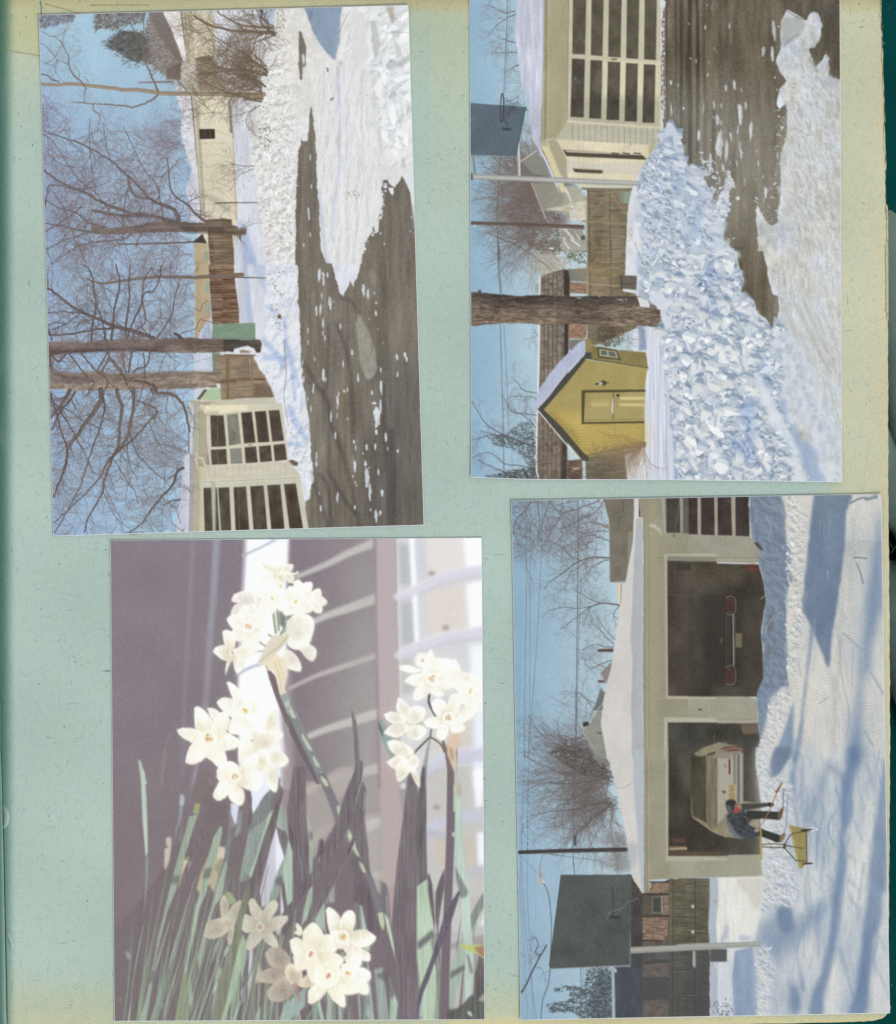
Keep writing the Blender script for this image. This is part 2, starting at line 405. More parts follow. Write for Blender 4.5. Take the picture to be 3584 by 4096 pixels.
 T(A); s.poly([(1345,1690),(1500,1682),(1550,1690),(1570,2048),(1375,2048),(1362,1800)],s.field(K(110,92,72),[(40,2,11,.05)]),.8,1,.5)
 T(Cc); s.poly([(1290,0),(1478,0),(1490,440),(1322,440),(1302,200)],s.field(K(122,94,76),[(40,2.2,11,.06)]),.8)
 T(D); s.poly([(-20,0),(62,0),(80,160),(100,300),(106,436),(-20,440)],s.field(K(124,94,74),[(40,2.2,12,.06)]),.8,1,.5)
 T(A)
 for i in range(22):
  y=1800+i*13; s.line([(1372+R.uniform(0,50),y),(1540,y+3)],1.0,.6,K(196,172,138),.75,False,.15)
 T(Cc)
 for i in range(9): y=4+i*12; s.line([(1350,y),(1480,y+2)],.9,.6,K(196,172,138),.7,False)
 for i in range(30): y=100+i*11.5; s.line([(1305,y),(1489,y+3)],.6,.6,K(84,60,50),.5,False)
 for i in range(14): x=R.uniform(1330,1480); y=R.uniform(100,430); s.line([(x,y),(x+R.uniform(8,40),y)],.7,.5,K(170,140,116),.6,False)
 # tan block behind the fence,with small windows
 barn=s.part('printed_tan_building')
 T(A); s.poly([(1250,1880),(1362,1880),(1370,2048),(1258,2048)],s.field(K(186,168,134),[(20,20,13,.012)]),.8)
 T(Cc); s.poly([(1190,0),(1286,0),(1300,200),(1310,395),(1215,545),(1190,545)],s.field(K(188,168,132),[(20,20,13,.012)]),.7)
 for (x0,y0,x1,y1) in ((1270,128,1297,205),(1272,280,1306,362)):
  w_=s.part('window',barn); s.poly([(x0,y0),(x1,y0),(x1,y1),(x0,y1)],K(150,168,156),.6)
  s.line([(x0+12,y0),(x0+12,y1)],.6,.6,K(196,186,160),.8,False)
 s.cur=barn; s.line([(1190,0),(1190,545)],.8,.8,K(214,206,196),.8,False)
 T(A); s.poly([(1335,1940),(1368,1940),(1370,2010),(1338,2010)],K(150,160,142),.7)
 snowroof=s.part('printed_snowy_roof')
 T(Cc)
 s.poly([(1310,395),(1285,420),(1240,480),(1185,600),(1185,790),(1320,782),(1315,600)],s.field(K(206,214,232),[(14,14,14,.02)]),.7)
 s.poly([(1310,395),(1280,425),(1245,500),(1250,560),(1312,555)],K(176,186,214),1.5)
 s.poly([(1185,925),(1255,925),(1240,960),(1215,1005),(1185,1000)],K(206,212,226),.8)
 for i in range(5): s.line([(1240+R.uniform(-20,30),690+i*20),(1310,660+i*30)],.6,.8,K(150,160,186),.6)
 # green sheds
 green=s.part('printed_green_shed')
 T(Cc)
 s.poly([(1322,440),(1489,440),(1489,556),(1318,556)],s.field(K(126,154,130),[(30,1.8,15,.012)]),.6)
 s.poly([(1318,655),(1380,655),(1385,790),(1325,790)],K(112,138,116),.8)
 s.poly([(1252,925),(1380,920),(1382,1003),(1215,1020)],K(176,200,160),.8)
 s.poly([(1215,1020),(1282,930),(1262,926),(1205,1000)],K(84,78,70),.8)
 T(D); s.poly([(-10,438),(105,434),(224,430),(228,556),(-10,556)],s.field(K(126,152,128),[(30,1.8,15,.012)]),.6)
 for y in range(442,556,9): s.line([(0,y),(224,y)],.4,.4,K(100,124,104),.5,False)
 # brown gate
 gate=s.part('printed_wooden_gate')
 T(Cc)
 s.poly([(1340,672),(1489,668),(1489,1005),(1385,1005),(1378,860),(1350,860),(1345,690)],s.field(K(150,132,108),[(20,2,16,.03)]),.7)
 T(D)
 s.poly([(-10,668),(240,672),(262,740),(300,800),(300,840),(345,920),(370,985),(0,1000),(-10,1000)],s.field(K(146,128,104),[(20,2,16,.03)]),.7)
 for (p,w_,c_) in (([(-10,856),(120,852),(300,850)],5,(122,98,70)),([(12,680),(12,990)],4,(150,124,92)),([(205,690),(205,990)],3.5,(150,122,88)),([(-5,668),(240,672)],2.5,(116,96,74)),
      ([(30,680),(195,684)],1.5,(110,92,74)),([(216,850),(296,850)],3,(104,80,58))):
  s.line(p,w_,w_,K(*c_),.9,False)
 s.poly([(140,700),(196,690),(196,830),(60,835)],K(120,104,86),2,.5)
 s.poly([(215,880),(335,900),(360,985),(215,985)],K(112,92,74),2,.75)
 s.line([(185,700),(188,800)],1,.5,K(226,228,232),.9)
 T(Cc)
 s.line([(1440,690),(1440,1000)],5,5,K(140,112,76),.9,False); s.line([(1430,700),(1432,1000)],1.2,1.2,K(80,64,52),.8,False)
 s.line([(1350,872),(1489,866)],6,6,K(116,94,70),.9,False); s.line([(1340,684),(1489,680)],3.5,3.5,K(132,112,90),.9,False)
 for y in range(920,1000,14): s.line([(1378,y),(1400,y+5)],1.5,.6,K(140,160,130),.7,False)
 # clothes line
 T(A); s.line([(1165,170),(1200,520),(1240,1000),(1300,1500),(1345,1820),(1362,2048)],.6,.6,K(214,204,168),.8)
 T(Cc); s.line([(1288,0),(1318,420),(1338,760),(1350,920)],.7,.7,K(196,180,140),.8)
 # snow bank
 T(B)
 bank=s.part('printed_snow_bank')
 bp=[(395,30),(1460,0),(1468,300),(1470,1100),(1500,1660),(1475,1560),(1450,1420),(1405,1340),(1380,1400),(1330,1440),(1290,1400),(1240,1370),(1245,1500),(1240,1620),(1215,1660),(1200,1800),(1170,1780),(1100,1870),(1095,2048),(330,2048),(290,1760),(250,1560),(262,1420),(240,1330),(205,1210),(250,1100),(255,900),(330,640),(330,460),(400,300)]
 s.poly(bp,s.field(K(228,228,228),[(50,50,20,.012),(10,10,21,.012),(2.2,5,22,.014)]),.7,1,1.4,5,3)
 T(D)
 s.poly([(310,-10),(540,-10),(545,250),(560,480),(570,830),(598,960),(625,1180),(640,1380),(662,1560),(640,1640),(630,1740),(600,1750),(590,1640),(540,1560),(500,1490),(470,1440),(462,1200),(440,1100),(420,1020),(370,950),(345,880),(300,820),(250,760),(215,690),(270,640),(290,560),(290,500),(310,420),(290,330),(330,260)],s.field(K(224,228,236),[(30,50,20,.014),(5,8,21,.016)]),.7,1,1.2,5,4)
 s.poly([(800,-10),(1005,-10),(1000,60),(970,160),(935,120),(910,180),(880,235),(850,180),(830,100)],s.field(K(222,226,234),[(12,30,20,.016),(4,8,21,.014)]),.7,1,1.0,4,5)
 # upper shadow patch (blue)
 T(B)
 M=s.mpoly(s.P([(300,20),(720,20),(700,700),(560,900),(200,1000),(200,300)]),30); s.shade(M,(1.0,.985,.94),.8)
 blue=s.field(K(138,157,180),[(40,40,23,.012)])
 s.poly([(618,20),(925,15),(908,120),(905,300),(880,380),(870,430),(855,432),(800,380),(750,310),(705,240),(680,180),(655,90)],blue,1.2,1,.6)
 s.poly([(905,440),(930,455),(920,480),(895,460)],K(150,170,196),1.5)
 s.poly([(655,50),(690,60),(685,130),(660,110)],K(112,130,152),2,.7)
 M=s.mpoly(s.P([(330,320),(420,300),(560,30),(400,30),(560,700),(560,1200),(550,2040),(340,2040),(300,1760),(260,1560),(270,1420),(215,1210),(260,1100),(270,900),(330,640)]),6)
 s.relief(M,(.5,.8),K(196,192,188),K(244,243,240),[(15,8,.9,31,.9)],[(12,12,130,.6),(3,3,131,.2)],.9,1.0,.95)
 s.rubble([(330,320),(420,280),(470,700),(550,1000),(555,1600),(540,2040),(340,2040),(300,1760),(260,1560),(270,1420),(215,1210),(260,1100),(270,900),(330,640)],620,1.4,7,K(246,245,242),K(228,226,222),K(196,190,182),(.5,.85),2.2,1.0,.8,.35)
 M=s.mpoly(s.P([(1130,50),(1460,20),(1470,1300),(1290,1250),(1200,900),(1150,860),(1180,560),(950,480),(930,200)]),12)
 s.relief(M,(.6,.7),K(206,206,204),K(243,245,245),[(14,34,.15,32,.7)],[(14,20,132,.8),(4,5,133,.3)],.8,1.3,.9)
 s.rubble([(1150,60),(1460,20),(1470,1300),(1290,1250),(1200,900),(1180,560)],120,2,16,K(248,249,249),K(232,234,234),K(200,202,202),(.6,.7),2.4,1.3,.8,.4)
 for (p,c_,a_) in (([(1145,130),(1180,120),(1225,300),(1185,460),(1165,330)],(190,192,190),.8),([(950,330),(1000,140),(985,260),(965,335)],(196,198,196),.8),([(1000,60),(1100,60),(1130,420),(990,560),(1000,300)],(218,220,218),.7),
      ([(1350,470),(1455,390),(1455,440),(1380,500)],(190,192,190),.8),([(1270,20),(1330,20),(1325,160),(1295,100)],(176,168,150),.8),([(1150,700),(1180,660),(1190,800),(1160,820)],(196,198,198),.7),
      ([(1200,960),(1230,1000),(1235,1190),(1210,1120)],(204,206,206),.8),([(1270,560),(1280,700),(1260,760)],(200,202,204),.8),([(1395,1200),(1410,1200),(1415,1280),(1395,1280)],(170,176,184),.7),([(1345,1010),(1395,1060),(1405,1130),(1390,1060)],(180,184,186),.8)):
  s.poly(p,K(*c_),1.5,a_,.8)
 M=s.mpoly(s.P([(640,480),(950,480),(1180,560),(1190,1300),(1240,1400),(1150,1780),(1090,2040),(800,2040),(740,1600),(720,1100),(700,700)]),12); s.relief(M,(.7,.6),K(204,202,200),K(238,239,240),[],[(10,40,134,.9),(3,9,135,.4)],.9,1.2,.75)
 s.line([(895,230),(935,140),(980,55)],1.2,.8,K(150,118,88),.8); s.line([(1305,215),(1440,220)],1.4,.8,K(160,140,118),.8)
 for (x,y) in ((1070,950),(1125,960)): s.poly([(x-50,y-70),(x-30,y-60),(x+5,y+110),(x-15,y+100)],K(240,240,240),.8,.9)
 for i in range(70): # wind-packed ridges
  x=R.uniform(580,1180); y=R.uniform(480,1900); s.line([(x,y),(x+R.uniform(-8,20),y+R.uniform(60,200))],R.uniform(1,3),.6,K(*(R.choice([(212,214,220),(238,238,238),(206,206,208)]))),.3)
 for i in range(40):
  x=R.uniform(560,720); y=R.uniform(60,1000); s.line([(x,y),(x+10,y+R.uniform(60,200))],R.uniform(1,2.4),.6,K(206,202,190),.35)
 for (cx,cy) in ((1000,780),(1000,1100),(920,1190),(1010,1490)):
  for k in range(5): s.line([(cx-90,cy+k*4),(cx,cy-22+k*6),(cx+90,cy+6+k*4)],1.4,.8,K(238,238,240) if k % 2 else K(208,206,204),.5)
 s.specks([(940,1460),(1060,1460),(1060,1530),(940,1530)],40,K(160,140,120),.4,1.2,3,1.5,.6)
 s.specks([(420,40),(560,40),(540,1900),(330,1900),(270,1000)],170,K(160,146,122),.4,1.6,1.6,.9,.75)
 s.specks([(400,60),(470,60),(470,260),(410,280)],60,K(130,136,110),.5,1.6,1.5,.9,.8)
 s.specks([(260,980),(360,960),(360,1130),(270,1120)],60,K(130,126,96),.6,1.8,1.5,.9,.8)
 s.specks([(800,500),(820,500),(820,530),(800,530)],3,K(110,90,70),1,2.6,1.6,1.2,1)
 s.poly([(825,745),(850,728),(858,735),(832,755)],K(130,104,80),.6)
 s.specks([(560,500),(1200,500),(1180,1800),(700,1900),(720,1000)],160,K(176,168,156),.3,1.0,1.6,1.3,.6)
 # long soft shadows across the bank
 for p,w_ in (([(890,480),(905,900),(900,1300),(860,1600),(840,1850)],5),([(740,1450),(760,1700),(800,2040)],7)):
  s.shade(tuple([*s.mstroke(s.P(p),[w_]*len(p))[:2],blur(s.mstroke(s.P(p),[w_]*len(p))[2],2)]),(.87,.9,.98),.8)
 T(D)
 M=s.mpoly(s.P([(310,0),(540,0),(560,480),(570,830),(625,1180),(660,1560),(600,1640),(470,1440),(440,1100),(350,900),(220,690),(290,560),(300,420)]),4); s.relief(M,(.5,.8),K(190,200,218),K(240,242,245),[],[(16,22,136,.8),(5,9,137,.5)],.9,1.2,.8)
 for p,w_ in (([(300,300),(440,420),(450,700)],5),([(290,560),(360,640),(440,700)],10),([(300,690),(400,700),(440,760)],12),([(450,560),(500,800),(520,1000)],7),([(480,1060),(520,1160),(600,1290)],12),([(470,1330),(560,1340)],8),([(390,420),(330,300)],4),([(475,600),(550,900)],5)):
  q=s.mstroke(s.smooth(s.P(p)),[w_]*len(s.smooth(s.P(p)))); s.shade((q[0],q[1],blur(q[2],2)),(.80,.86,.97),.9)
 s.line([(440,560),(455,800),(440,980),(470,1180)],2.5,1.5,K(140,134,130),.6)
 for i in range(36):
  x=R.uniform(450,560); y=R.uniform(0,900); s.line([(x,y),(x+8,y+R.uniform(60,160))],R.uniform(1,2),.5,K(206,200,196),.45)
 s.specks([(330,20),(450,20),(450,500),(330,450)],80,K(150,134,112),.5,1.8,1.6,.9,.8)
 s.specks([(460,1100),(600,1100),(640,1600),(520,1500)],60,K(140,130,120),.4,1.3,1.6,.9,.7)
 s.poly([(385,380),(415,368),(420,395),(400,402)],K(112,88,62),.6)
 s.poly([(465,1460),(500,1448),(545,1470),(540,1495),(495,1490)],K(92,80,68),1,.9,.8)
 # asphalt
 road=s.part('printed_driveway',0,'bare wet asphalt driveway spotted with snow in the print')
 ac=s.field(K(121,113,101),[(20,90,24,.02),(5,60,25,.014),(2,3,26,.010)])
 ac+=np.clip((Y - .52)*1.1,0,.3)*(X - .75) * -.28
 T(B)
 s.poly([(583,205),(605,215),(612,250),(630,300),(640,340),(635,420),(640,470),(625,495),(610,480),(608,590),(590,590),(580,480)],ac,.7,1,.5,3)
 s.poly([(606,400),(620,380),(632,430),(622,480),(610,450)],K(224,222,214),.8,.9,.6)
 s.poly([(600,1045),(612,1075),(650,1070),(658,1000),(668,850),(682,795),(690,830),(695,930),(712,1040),(722,1200),(725,1450),(745,1650),(752,1880),(770,1960),(800,2048),(552,2048),(560,1600),(568,1350),(575,1150),(600,1100)],ac,.7,1,1,4)
 s.poly([(1245,1378),(1278,1375),(1300,1415),(1340,1440),(1365,1400),(1395,1345),(1420,1385),(1455,1450),(1475,1560),(1482,1650),(1510,2048),(1072,2048),(1100,1880),(1150,1800),(1165,1740),(1190,1800),(1210,1780),(1205,1690),(1230,1620),(1248,1560),(1230,1450)],ac,.7,1,1.2,4)
 s.poly([(1285,1440),(1325,1440),(1330,1480),(1320,1500),(1300,1480)],K(228,232,234),.6)
 T(D)
 s.poly([(540,-10),(795,-10),(815,60),(835,140),(850,200),(880,237),(905,185),(930,115),(960,165),(975,110),(1005,10),(1010,-10),(1425,-20),(1440,800),(1484,1960),(590,1990),(600,1760),(630,1740),(640,1640),(665,1600),(640,1400),(628,1180),(600,960),(572,830),(562,500),(548,250)],ac,.7,1,1,4)
 # tree shadows and wheel tracks on the asphalt
 def soft(p,w_,f,a=1,b=2):
  q=s.smooth(s.P(p)); q=s.mstroke(q,[w_]*len(q)); s.shade((q[0],q[1],blur(q[2],b)),f,a)
 for p,w_ in (([(580,720),(700,920),(760,1020),(800,1200),(880,1420),(940,1650),(1000,1960)],9),([(770,440),(765,800),(745,930)],4),([(830,430),(920,700),(950,1000),(950,1400)],8),([(870,250),(960,300),(1100,640)],6),
      ([(760,1520),(860,1700),(980,1860)],8),([(640,1540),(700,1740),(770,1960)],9),([(700,1560),(760,1640),(800,1960)],7),([(780,1000),(770,1500)],5),([(1240,1240),(1260,1960)],12),([(610,860),(740,950)],4),([(1180,900),(1200,1500),(1230,1960)],8)):
  soft(p,w_,(.78,.79,.82),.8)
 soft([(880,800),(900,1200),(960,1900)],16,(1.12,1.1,1.06),.8,6); soft([(660,200),(680,900),(740,1400)],10,(1.08,1.07,1.05),.8,5)
 s.shade(s.mpoly(s.P([(1200,700),(1500,700),(1500,1990),(1000,1990)]),22),(.82,.84,.9),.7)
 for i in range(26):
  x=R.uniform(600,1400); y=R.uniform(0,1600); soft([(x,y),(x+R.uniform(-10,30),y+R.uniform(100,260))],R.uniform(1.5,4),(.93,.93,.93) if R.random()<.5 else (1.06,1.05,1.04),.8,1.2)
 s.poly([(990,360),(1010,375),(1040,450),(1075,500),(1100,580),(1125,660),(1130,780),(1110,820),(1070,860),(1050,840),(1020,780),(1000,680),(985,560),(975,450)],s.field(K(158,154,142),[(3,10,27,.02)]),1.6,.9,.8)
 s.poly([(1075,20),(1120,60),(1125,150),(1095,150),(1070,80)],K(150,144,132),2.5,.6)
 sf=s.part('printed_snow_patches')
 for (x,y,h,w_) in ((700,70,50,10),(730,100,60,12),(765,80,30,8),(720,230,24,5),(712,320,60,9),(680,335,40,8),(785,300,60,10),(775,270,40,6),(618,490,30,5),(620,570,25,4),(730,440,50,8),(745,540,25,5),(668,700,25,4),(730,810,60,11),(750,850,18,5),
      (1028,200,60,13),(1065,210,48,11),(1113,200,16,5),(1127,285,9,9),(1125,362,24,8),(1074,400,8,5),(1170,580,5,5),(1142,478,5,5),(945,655,28,9),(880,740,36,5),(988,830,46,8),(1158,780,22,5),(1164,910,62,10),(1096,945,22,8),
      (1280,685,26,9),(1342,670,26,12),(1352,700,24,8),(1287,812,24,7),(1108,1028,12,16),(1130,1120,90,28),(1158,1040,55,10),(1125,1240,22,14),(838,1010,55,10),(848,960,25,6),(890,940,14,10),(910,930,20,6),(963,1320,22,9),(975,1360,30,6),(1055,1360,28,8),
      (1122,1350,32,8),(1200,1290,40,8),(1210,1370,20,4),(1285,1385,16,7),(968,1490,60,12),(953,1573,9,9),(968,1615,10,6),(980,1640,10,5),(1045,1470,26,10),(1075,1510,12,6),(1060,1600,80,14),(1080,1710,75,12),(1085,1820,16,5),(1142,1540,26,6),(1170,1690,36,10),(1128,1880,50,14),(1155,1840,28,8),
      (820,1270,34,9),(790,1130,50,5),(912,1146,12,5),(682,1430,40,5),(680,1490,30,8),(838,1720,50,8),(715,1810,34,8),(704,1700,14,5),(968,1810,20,8),(836,1120,26,4),(660,900,30,4),(578,720,30,5),(585,850,30,6),(615,1000,20,4),(1030,1405,8,6),(860,460,30,5),(730,500,25,5),(808,275,12,4),(640,1060,34,4),(655,940,20,4)):
  for k in range(2):
   e=s.ell(x+R.gauss(0,w_ * .25),y+R.gauss(0,h * .2),w_*R.uniform(.55,.9),h*R.uniform(.6,.95),R.gauss(0,.06),14)
   e+=np.array([[R.gauss(0,w_ * .22),R.gauss(0,h * .05)] for _ in e])
   s.poly(e,K(*R.choice([(214,220,228),(198,206,216),(226,228,230)])),.6,.88)
 s.specks([(560,0),(860,0),(860,900),(640,900)],220,K(206,208,210),.3,.9,1.0,0,.8)
 T(B)
 s.poly([(650,1600),(662,1595),(668,1690),(658,1700)],K(222,224,228),.6,.9)
 for (x,y,h) in ((672,1200,30),(680,1430,20),(620,1890,18),(672,1810,20),(1468,1670,7),(1462,1785,6),(1255,1880,12),(1225,1800,10)): s.poly(s.ell(x,y,5,h,0,9),K(222,226,230),.6,.9)
 s.part('printed_snow_edge'); s.rubble([(540,1040),(600,1040),(575,1160),(565,1600),(560,2040),(535,2040)],60,.8,3,K(240,240,240),K(222,222,224),K(150,146,140),a=.85); s.rubble([(1060,2040),(1120,1880),(1180,1790),(1230,1640),(1225,1390),(1290,1390),(1240,1660),(1100,1900)],70,.8,3.4,K(240,241,242),K(222,224,228),K(150,150,150),a=.85)
 s.poly([(1397,1335),(1470,1300),(1490,1800),(1478,1640),(1460,1480),(1425,1400)],K(226,232,236),.8)
 # near garage,lower left corner of the picture
 gar=s.part('printed_garage',0,'cream garage with two many-paned doors in the print')
 T(Cc)
 s.poly([(1155,1000),(1489,1005),(1489,1980),(1050,2000),(1110,1420),(1150,1400)],s.field(K(206,200,176),[(30,30,28,.012)]),.7)
 s.poly([(1168,1010),(1215,1020),(1212,1400),(1155,1410)],K(176,176,164),.8)
 s.poly([(1212,1015),(1310,1020),(1312,1500),(1212,1505)],K(184,176,150),.8)
 for x in (1228,1248,1270,1290): s.line([(x,1090),(x-4,1500)],1,1,K(140,134,112),.8,False)
 s.poly([(1225,1060),(1240,1030),(1312,1090),(1312,1150)],K(228,220,190),1,.7)
 s.poly([(1195,1500),(1490,1500),(1489,1600),(1310,1606),(1305,1990),(1195,1990)],s.field(K(202,194,162),[(40,40,28,.012)]),.8)
 s.poly([(1195,1505),(1225,1508),(1225,1990),(1180,1990)],K(178,172,144),2,.8)
 roof=s.part('roof',gar)
 s.poly([(1180,1005),(1168,1080),(1155,1240),(1152,1400),(1115,1420),(1080,1740),(1050,2005),(1150,2000),(1160,1600),(1172,1410),(1178,1200)],s.field(K(206,210,226),[(14,60,29,.015)]),.8,1,.4)
 s.poly([(1150,1420),(1195,1400),(1195,1500),(1180,1990),(1148,1995),(1160,1600)],K(172,168,164),1)
 s.line([(1160,1420),(1150,1995)],1.4,1.4,K(112,108,112),.6,False)
 s.cur=gar
 s.line([(1200,1445),(1240,1440),(1262,1490),(1290,1505)],6,5,K(216,208,186),.95); s.line([(1210,1450),(1235,1450),(1258,1500)],1,1,K(120,114,100),.7)
 s.shade(s.mpoly(s.P([(1280,1430),(1325,1400),(1325,1505),(1290,1500)]),2),(.8,.82,.9))
 for y in range(1022,1060,1): pass
 def board(x0,x1,y0,y1,n,t):
  T(t)
  for i in range(n):
   x=x0+(x1-x0)*i/n; s.line([(x,y0),(x+2,y1)],.6,.6,K(148,142,124),.75,False)
 board(1315,1489,1018,1050,8,Cc)
 T(D)
 s.poly([(0,1005),(370,985),(385,1025),(430,1045),(0,1050)],s.field(K(206,200,180),[(30,8,28,.012)]),.7)
 board(0,375,1000,1034,17,D)
 # the open door and the shut one,seen nearly edge on
 def door(quads,frame,mull,name='garage_door'):
  d=s.part(name,gar); T(D)
  s.poly(frame,s.field(K(208,204,178),[(30,30,30,.01)]),.7)
  return d
 d1=s.part('garage_door',gar)
 s.poly([(-140,1050),(160,1040),(420,1030),(445,1190),(472,1450),(300,1475),(-110,1500),(-135,1300)],s.field(K(212,208,184),[(30,30,30,.01)]),.7)
 s.poly([(-150,1045),(170,1040),(170,1080),(-60,1108),(-150,1112)],K(238,228,192),1.2)
 s.shade(s.mpoly(s.P([(-140,1090),(-40,1090),(-50,1110),(-140,1120)]),2),(.85,.85,.85))
 for (q,c_) in (([(-110,1120),(-10,1120),(10,1350),(-100,1355)],(84,76,64)),([(15,1115),(95,1105),(120,1330),(30,1345)],(128,124,110)),([(120,1100),(200,1095),(228,1322),(142,1330)],(76,66,56)),([(222,1092),(305,1086),(332,1318),(246,1322)],(76,66,56)),([(325,1084),(405,1080),(440,1308),(352,1316)],(82,70,60)),
     ([(-105,1375),(10,1370),(18,1485),(-98,1490)],(84,76,64)),([(36,1368),(122,1362),(132,1478),(44,1486)],(134,134,122)),([(146,1358),(232,1350),(244,1470),(154,1478)],(82,72,62)),([(252,1350),(340,1342),(352,1460),(262,1470)],(80,70,60)),([(360,1340),(446,1330),(462,1450),(372,1462)],(84,72,60))):
  s.part('pane',d1); s.poly(q,s.field(K(*c_),[(12,12,33,.02)]),.7)
 s.cur=d1; s.poly([(40,1150),(80,1140),(85,1230),(50,1240)],K(150,146,134),4,.6); s.poly([(170,1340),(205,1335),(206,1342),(172,1348)],K(140,120,96),.5)
 T(Cc); s.line([(1360,1110),(1362,1500)],.7,.7,K(190,176,140),.8,False)
 s.poly([(1350,1360),(1375,1358),(1375,1368),(1350,1372)],K(208,204,180),.6)
 s.cur=gar; T(D)
 s.poly([(-140,1490),(480,1462),(530,1530),(570,1570),(-140,1600)],s.field(K(208,202,180),[(30,8,28,.012)]),.7)
 board(-120,500,1495,1575,14,D)
 d2=s.part('garage_door',gar)
 s.poly([(-180,1600),(100,1590),(560,1568),(570,1640),(625,1980),(-150,1990),(-170,1800)],s.field(K(206,204,184),[(30,30,30,.01)]),.7)
 for i,y in enumerate((1606,1616,1626)): s.line([(-180,y+2),(560,y-32)],1,1,K(168,164,142) if i % 2 else K(226,218,186),.7,False)
 for (q,c_) in (([(-160,1660),(-60,1655),(-40,1985),(-150,1990)],(82,74,64)),([(-50,1658),(32,1655),(48,1985),(-28,1988)],(84,76,66)),([(64,1655),(158,1650),(182,1978),(80,1982)],(78,68,60)),([(188,1648),(288,1642),(316,1972),(214,1978)],(80,70,60)),([(314,1640),(412,1634),(444,1968),(346,1972)],(78,68,58)),([(438,1632),(528,1626),(582,1962),(482,1966)],(82,70,60))):
  s.part('pane',d2); s.poly(q,s.field(K(*c_),[(16,30,34,.03)]),.7)
 s.cur=d2; s.line([(100,1660),(108,1980)],3,3,K(112,96,76),.5,False); s.line([(150,1660),(165,1980)],1.2,1.2,K(130,112,90),.5,False)
 T(Cc); s.poly([(1310,1606),(1345,1610),(1345,1985),(1325,1990)],K(184,184,168),1)
 # big trees
 DK,MD,LT=K(74,64,62),K(100,88,82),K(142,126,112)
 def bark(pts,base,name,ang_lt,lab=None,sc=.035):
  p=s.part(name,0,lab); s.poly(pts,s.field(base,[(30,4,35,sc),(8,2.2,36,sc)]),.7,1,.7,5)
  M=s.mpoly(s.P(pts),.5); return M
 tree3=s.part('printed_bare_tree',0,'pale slender bare tree crossing the top of the print')
 T(A)
 tcol=K(150,132,112)
 s.branch([(40,625),(150,630),(300,622),(430,635),(600,655),(700,668),(800,668),(900,680),(1000,695),(1200,700),(1500,702),(1800,706)],6.5,9,tcol,0,light=K(176,156,128),wob=.25)
 T(B); s.line([(0,708),(150,712),(290,718)],9,10,K(150,132,106),1,wob=.3); s.line([(0,700),(290,706)],2,2,K(104,88,70),.7,wob=.3); s.line([(150,740),(285,760)],4,5,K(120,100,80),.9)
 T(A)
 for p,a_,b_,t_ in (([(970,680),(940,610),(905,530),(870,430),(850,350),(830,290),(780,200),(745,130),(775,90)],4.2,1.5,14),([(830,290),(855,230),(858,100),(880,60)],2.6,1.4,8),([(965,708),(900,760),(780,805),(700,795),(580,785),(470,780),(380,770),(290,765)],3.8,1.6,16),
        ([(375,610),(310,560),(275,500),(265,450),(268,410),(235,345),(200,285),(150,250)],3,1.3,12),([(190,605),(140,590),(100,555),(45,545)],3.4,2.4,4),([(380,625),(400,665),(392,700),(388,765)],2,1.2,4),([(265,470),(210,445),(175,440),(140,480),(60,440)],1.5,.9,8),
        ([(45,300),(110,350),(175,440),(160,520),(215,600)],1.2,.9,8),([(60,210),(150,250),(250,200),(275,110)],1.2,.8,8),([(420,605),(390,565)],1.6,1,0),([(345,605),(345,560),(350,530),(300,470)],1.2,.7,6),([(65,470),(140,430),(200,340),(240,190)],1.2,1,6),
        ([(460,780),(462,830),(510,870),(505,930),(490,1000)],1.8,1,8)):
  s.branch(p,a_,b_,K(122,106,96),t_,30,2,ta=.6)
 tree4=s.part('printed_bare_tree',0,'many-limbed bare tree standing left of the palisade in the print')
 T(A)
 for p,a_,b_,t_ in (([(60,990),(180,1030),(350,1090),(480,1155),(600,1230),(700,1320),(760,1370),(840,1450),(880,1510)],1.8,5,26),([(880,1510),(960,1560),(1080,1600),(1125,1660),(1130,1720)],5,9,10),([(730,1350),(750,1450),(800,1510),(880,1525)],3,4,10),
        ([(60,1290),(160,1370),(270,1430),(400,1480),(520,1550),(640,1600),(760,1640),(860,1650)],3.5,7,30),([(110,1420),(200,1425),(300,1450),(430,1440),(520,1420),(600,1380)],2.5,1.2,12),([(75,1620),(100,1480),(110,1425)],2.5,2.5,2),
        ([(70,1530),(200,1600),(330,1640),(430,1720),(560,1750)],2,4.5,20),([(80,1720),(250,1750),(450,1790),(700,1790),(900,1760)],2,7,24),([(85,1930),(240,1850),(400,1800),(560,1760)],1.8,3,20),([(60,1010),(150,1090),(270,1270),(360,1390),(480,1480),(540,1560),(600,1640),(700,1740)],1.2,2.4,20),
        ([(460,1620),(600,1650),(760,1660),(900,1660),(1000,1680),(1110,1710)],5,8,20),([(1040,1200),(1055,1300),(1065,1440),(1120,1520),(1200,1570),(1260,1640),(1350,1710),(1450,1750),(1560,1770)],2,6,20),([(1065,1300),(1100,1260),(1140,1200)],2,1.2,6),
        ([(60,1800),(230,1690),(300,1650),(370,1580)],3,1.6,10),([(100,1160),(190,1250),(330,1280),(450,1290)],1.2,1,12),([(130,2040),(290,1930),(450,1870),(680,1850),(760,1800)],1.6,3.5,22),([(930,1570),(980,1500),(970,1430)],2.5,2,5),([(760,1370),(720,1500),(700,1640),(690,1830)],1.6,2.6,20),
        ([(700,960),(780,1130),(860,1300),(960,1420),(1000,1600),(1010,1700)],1.2,2.4,22),([(540,930),(560,1100),(600,1230)],1.2,1.6,10),([(430,900),(430,1100),(450,1300),(480,1500)],1,1.4,16),([(130,1450),(230,1600),(300,1800),(400,2030)],1.4,2,18),([(800,1900),(850,1780),(960,1740)],1.5,2.4,12)):
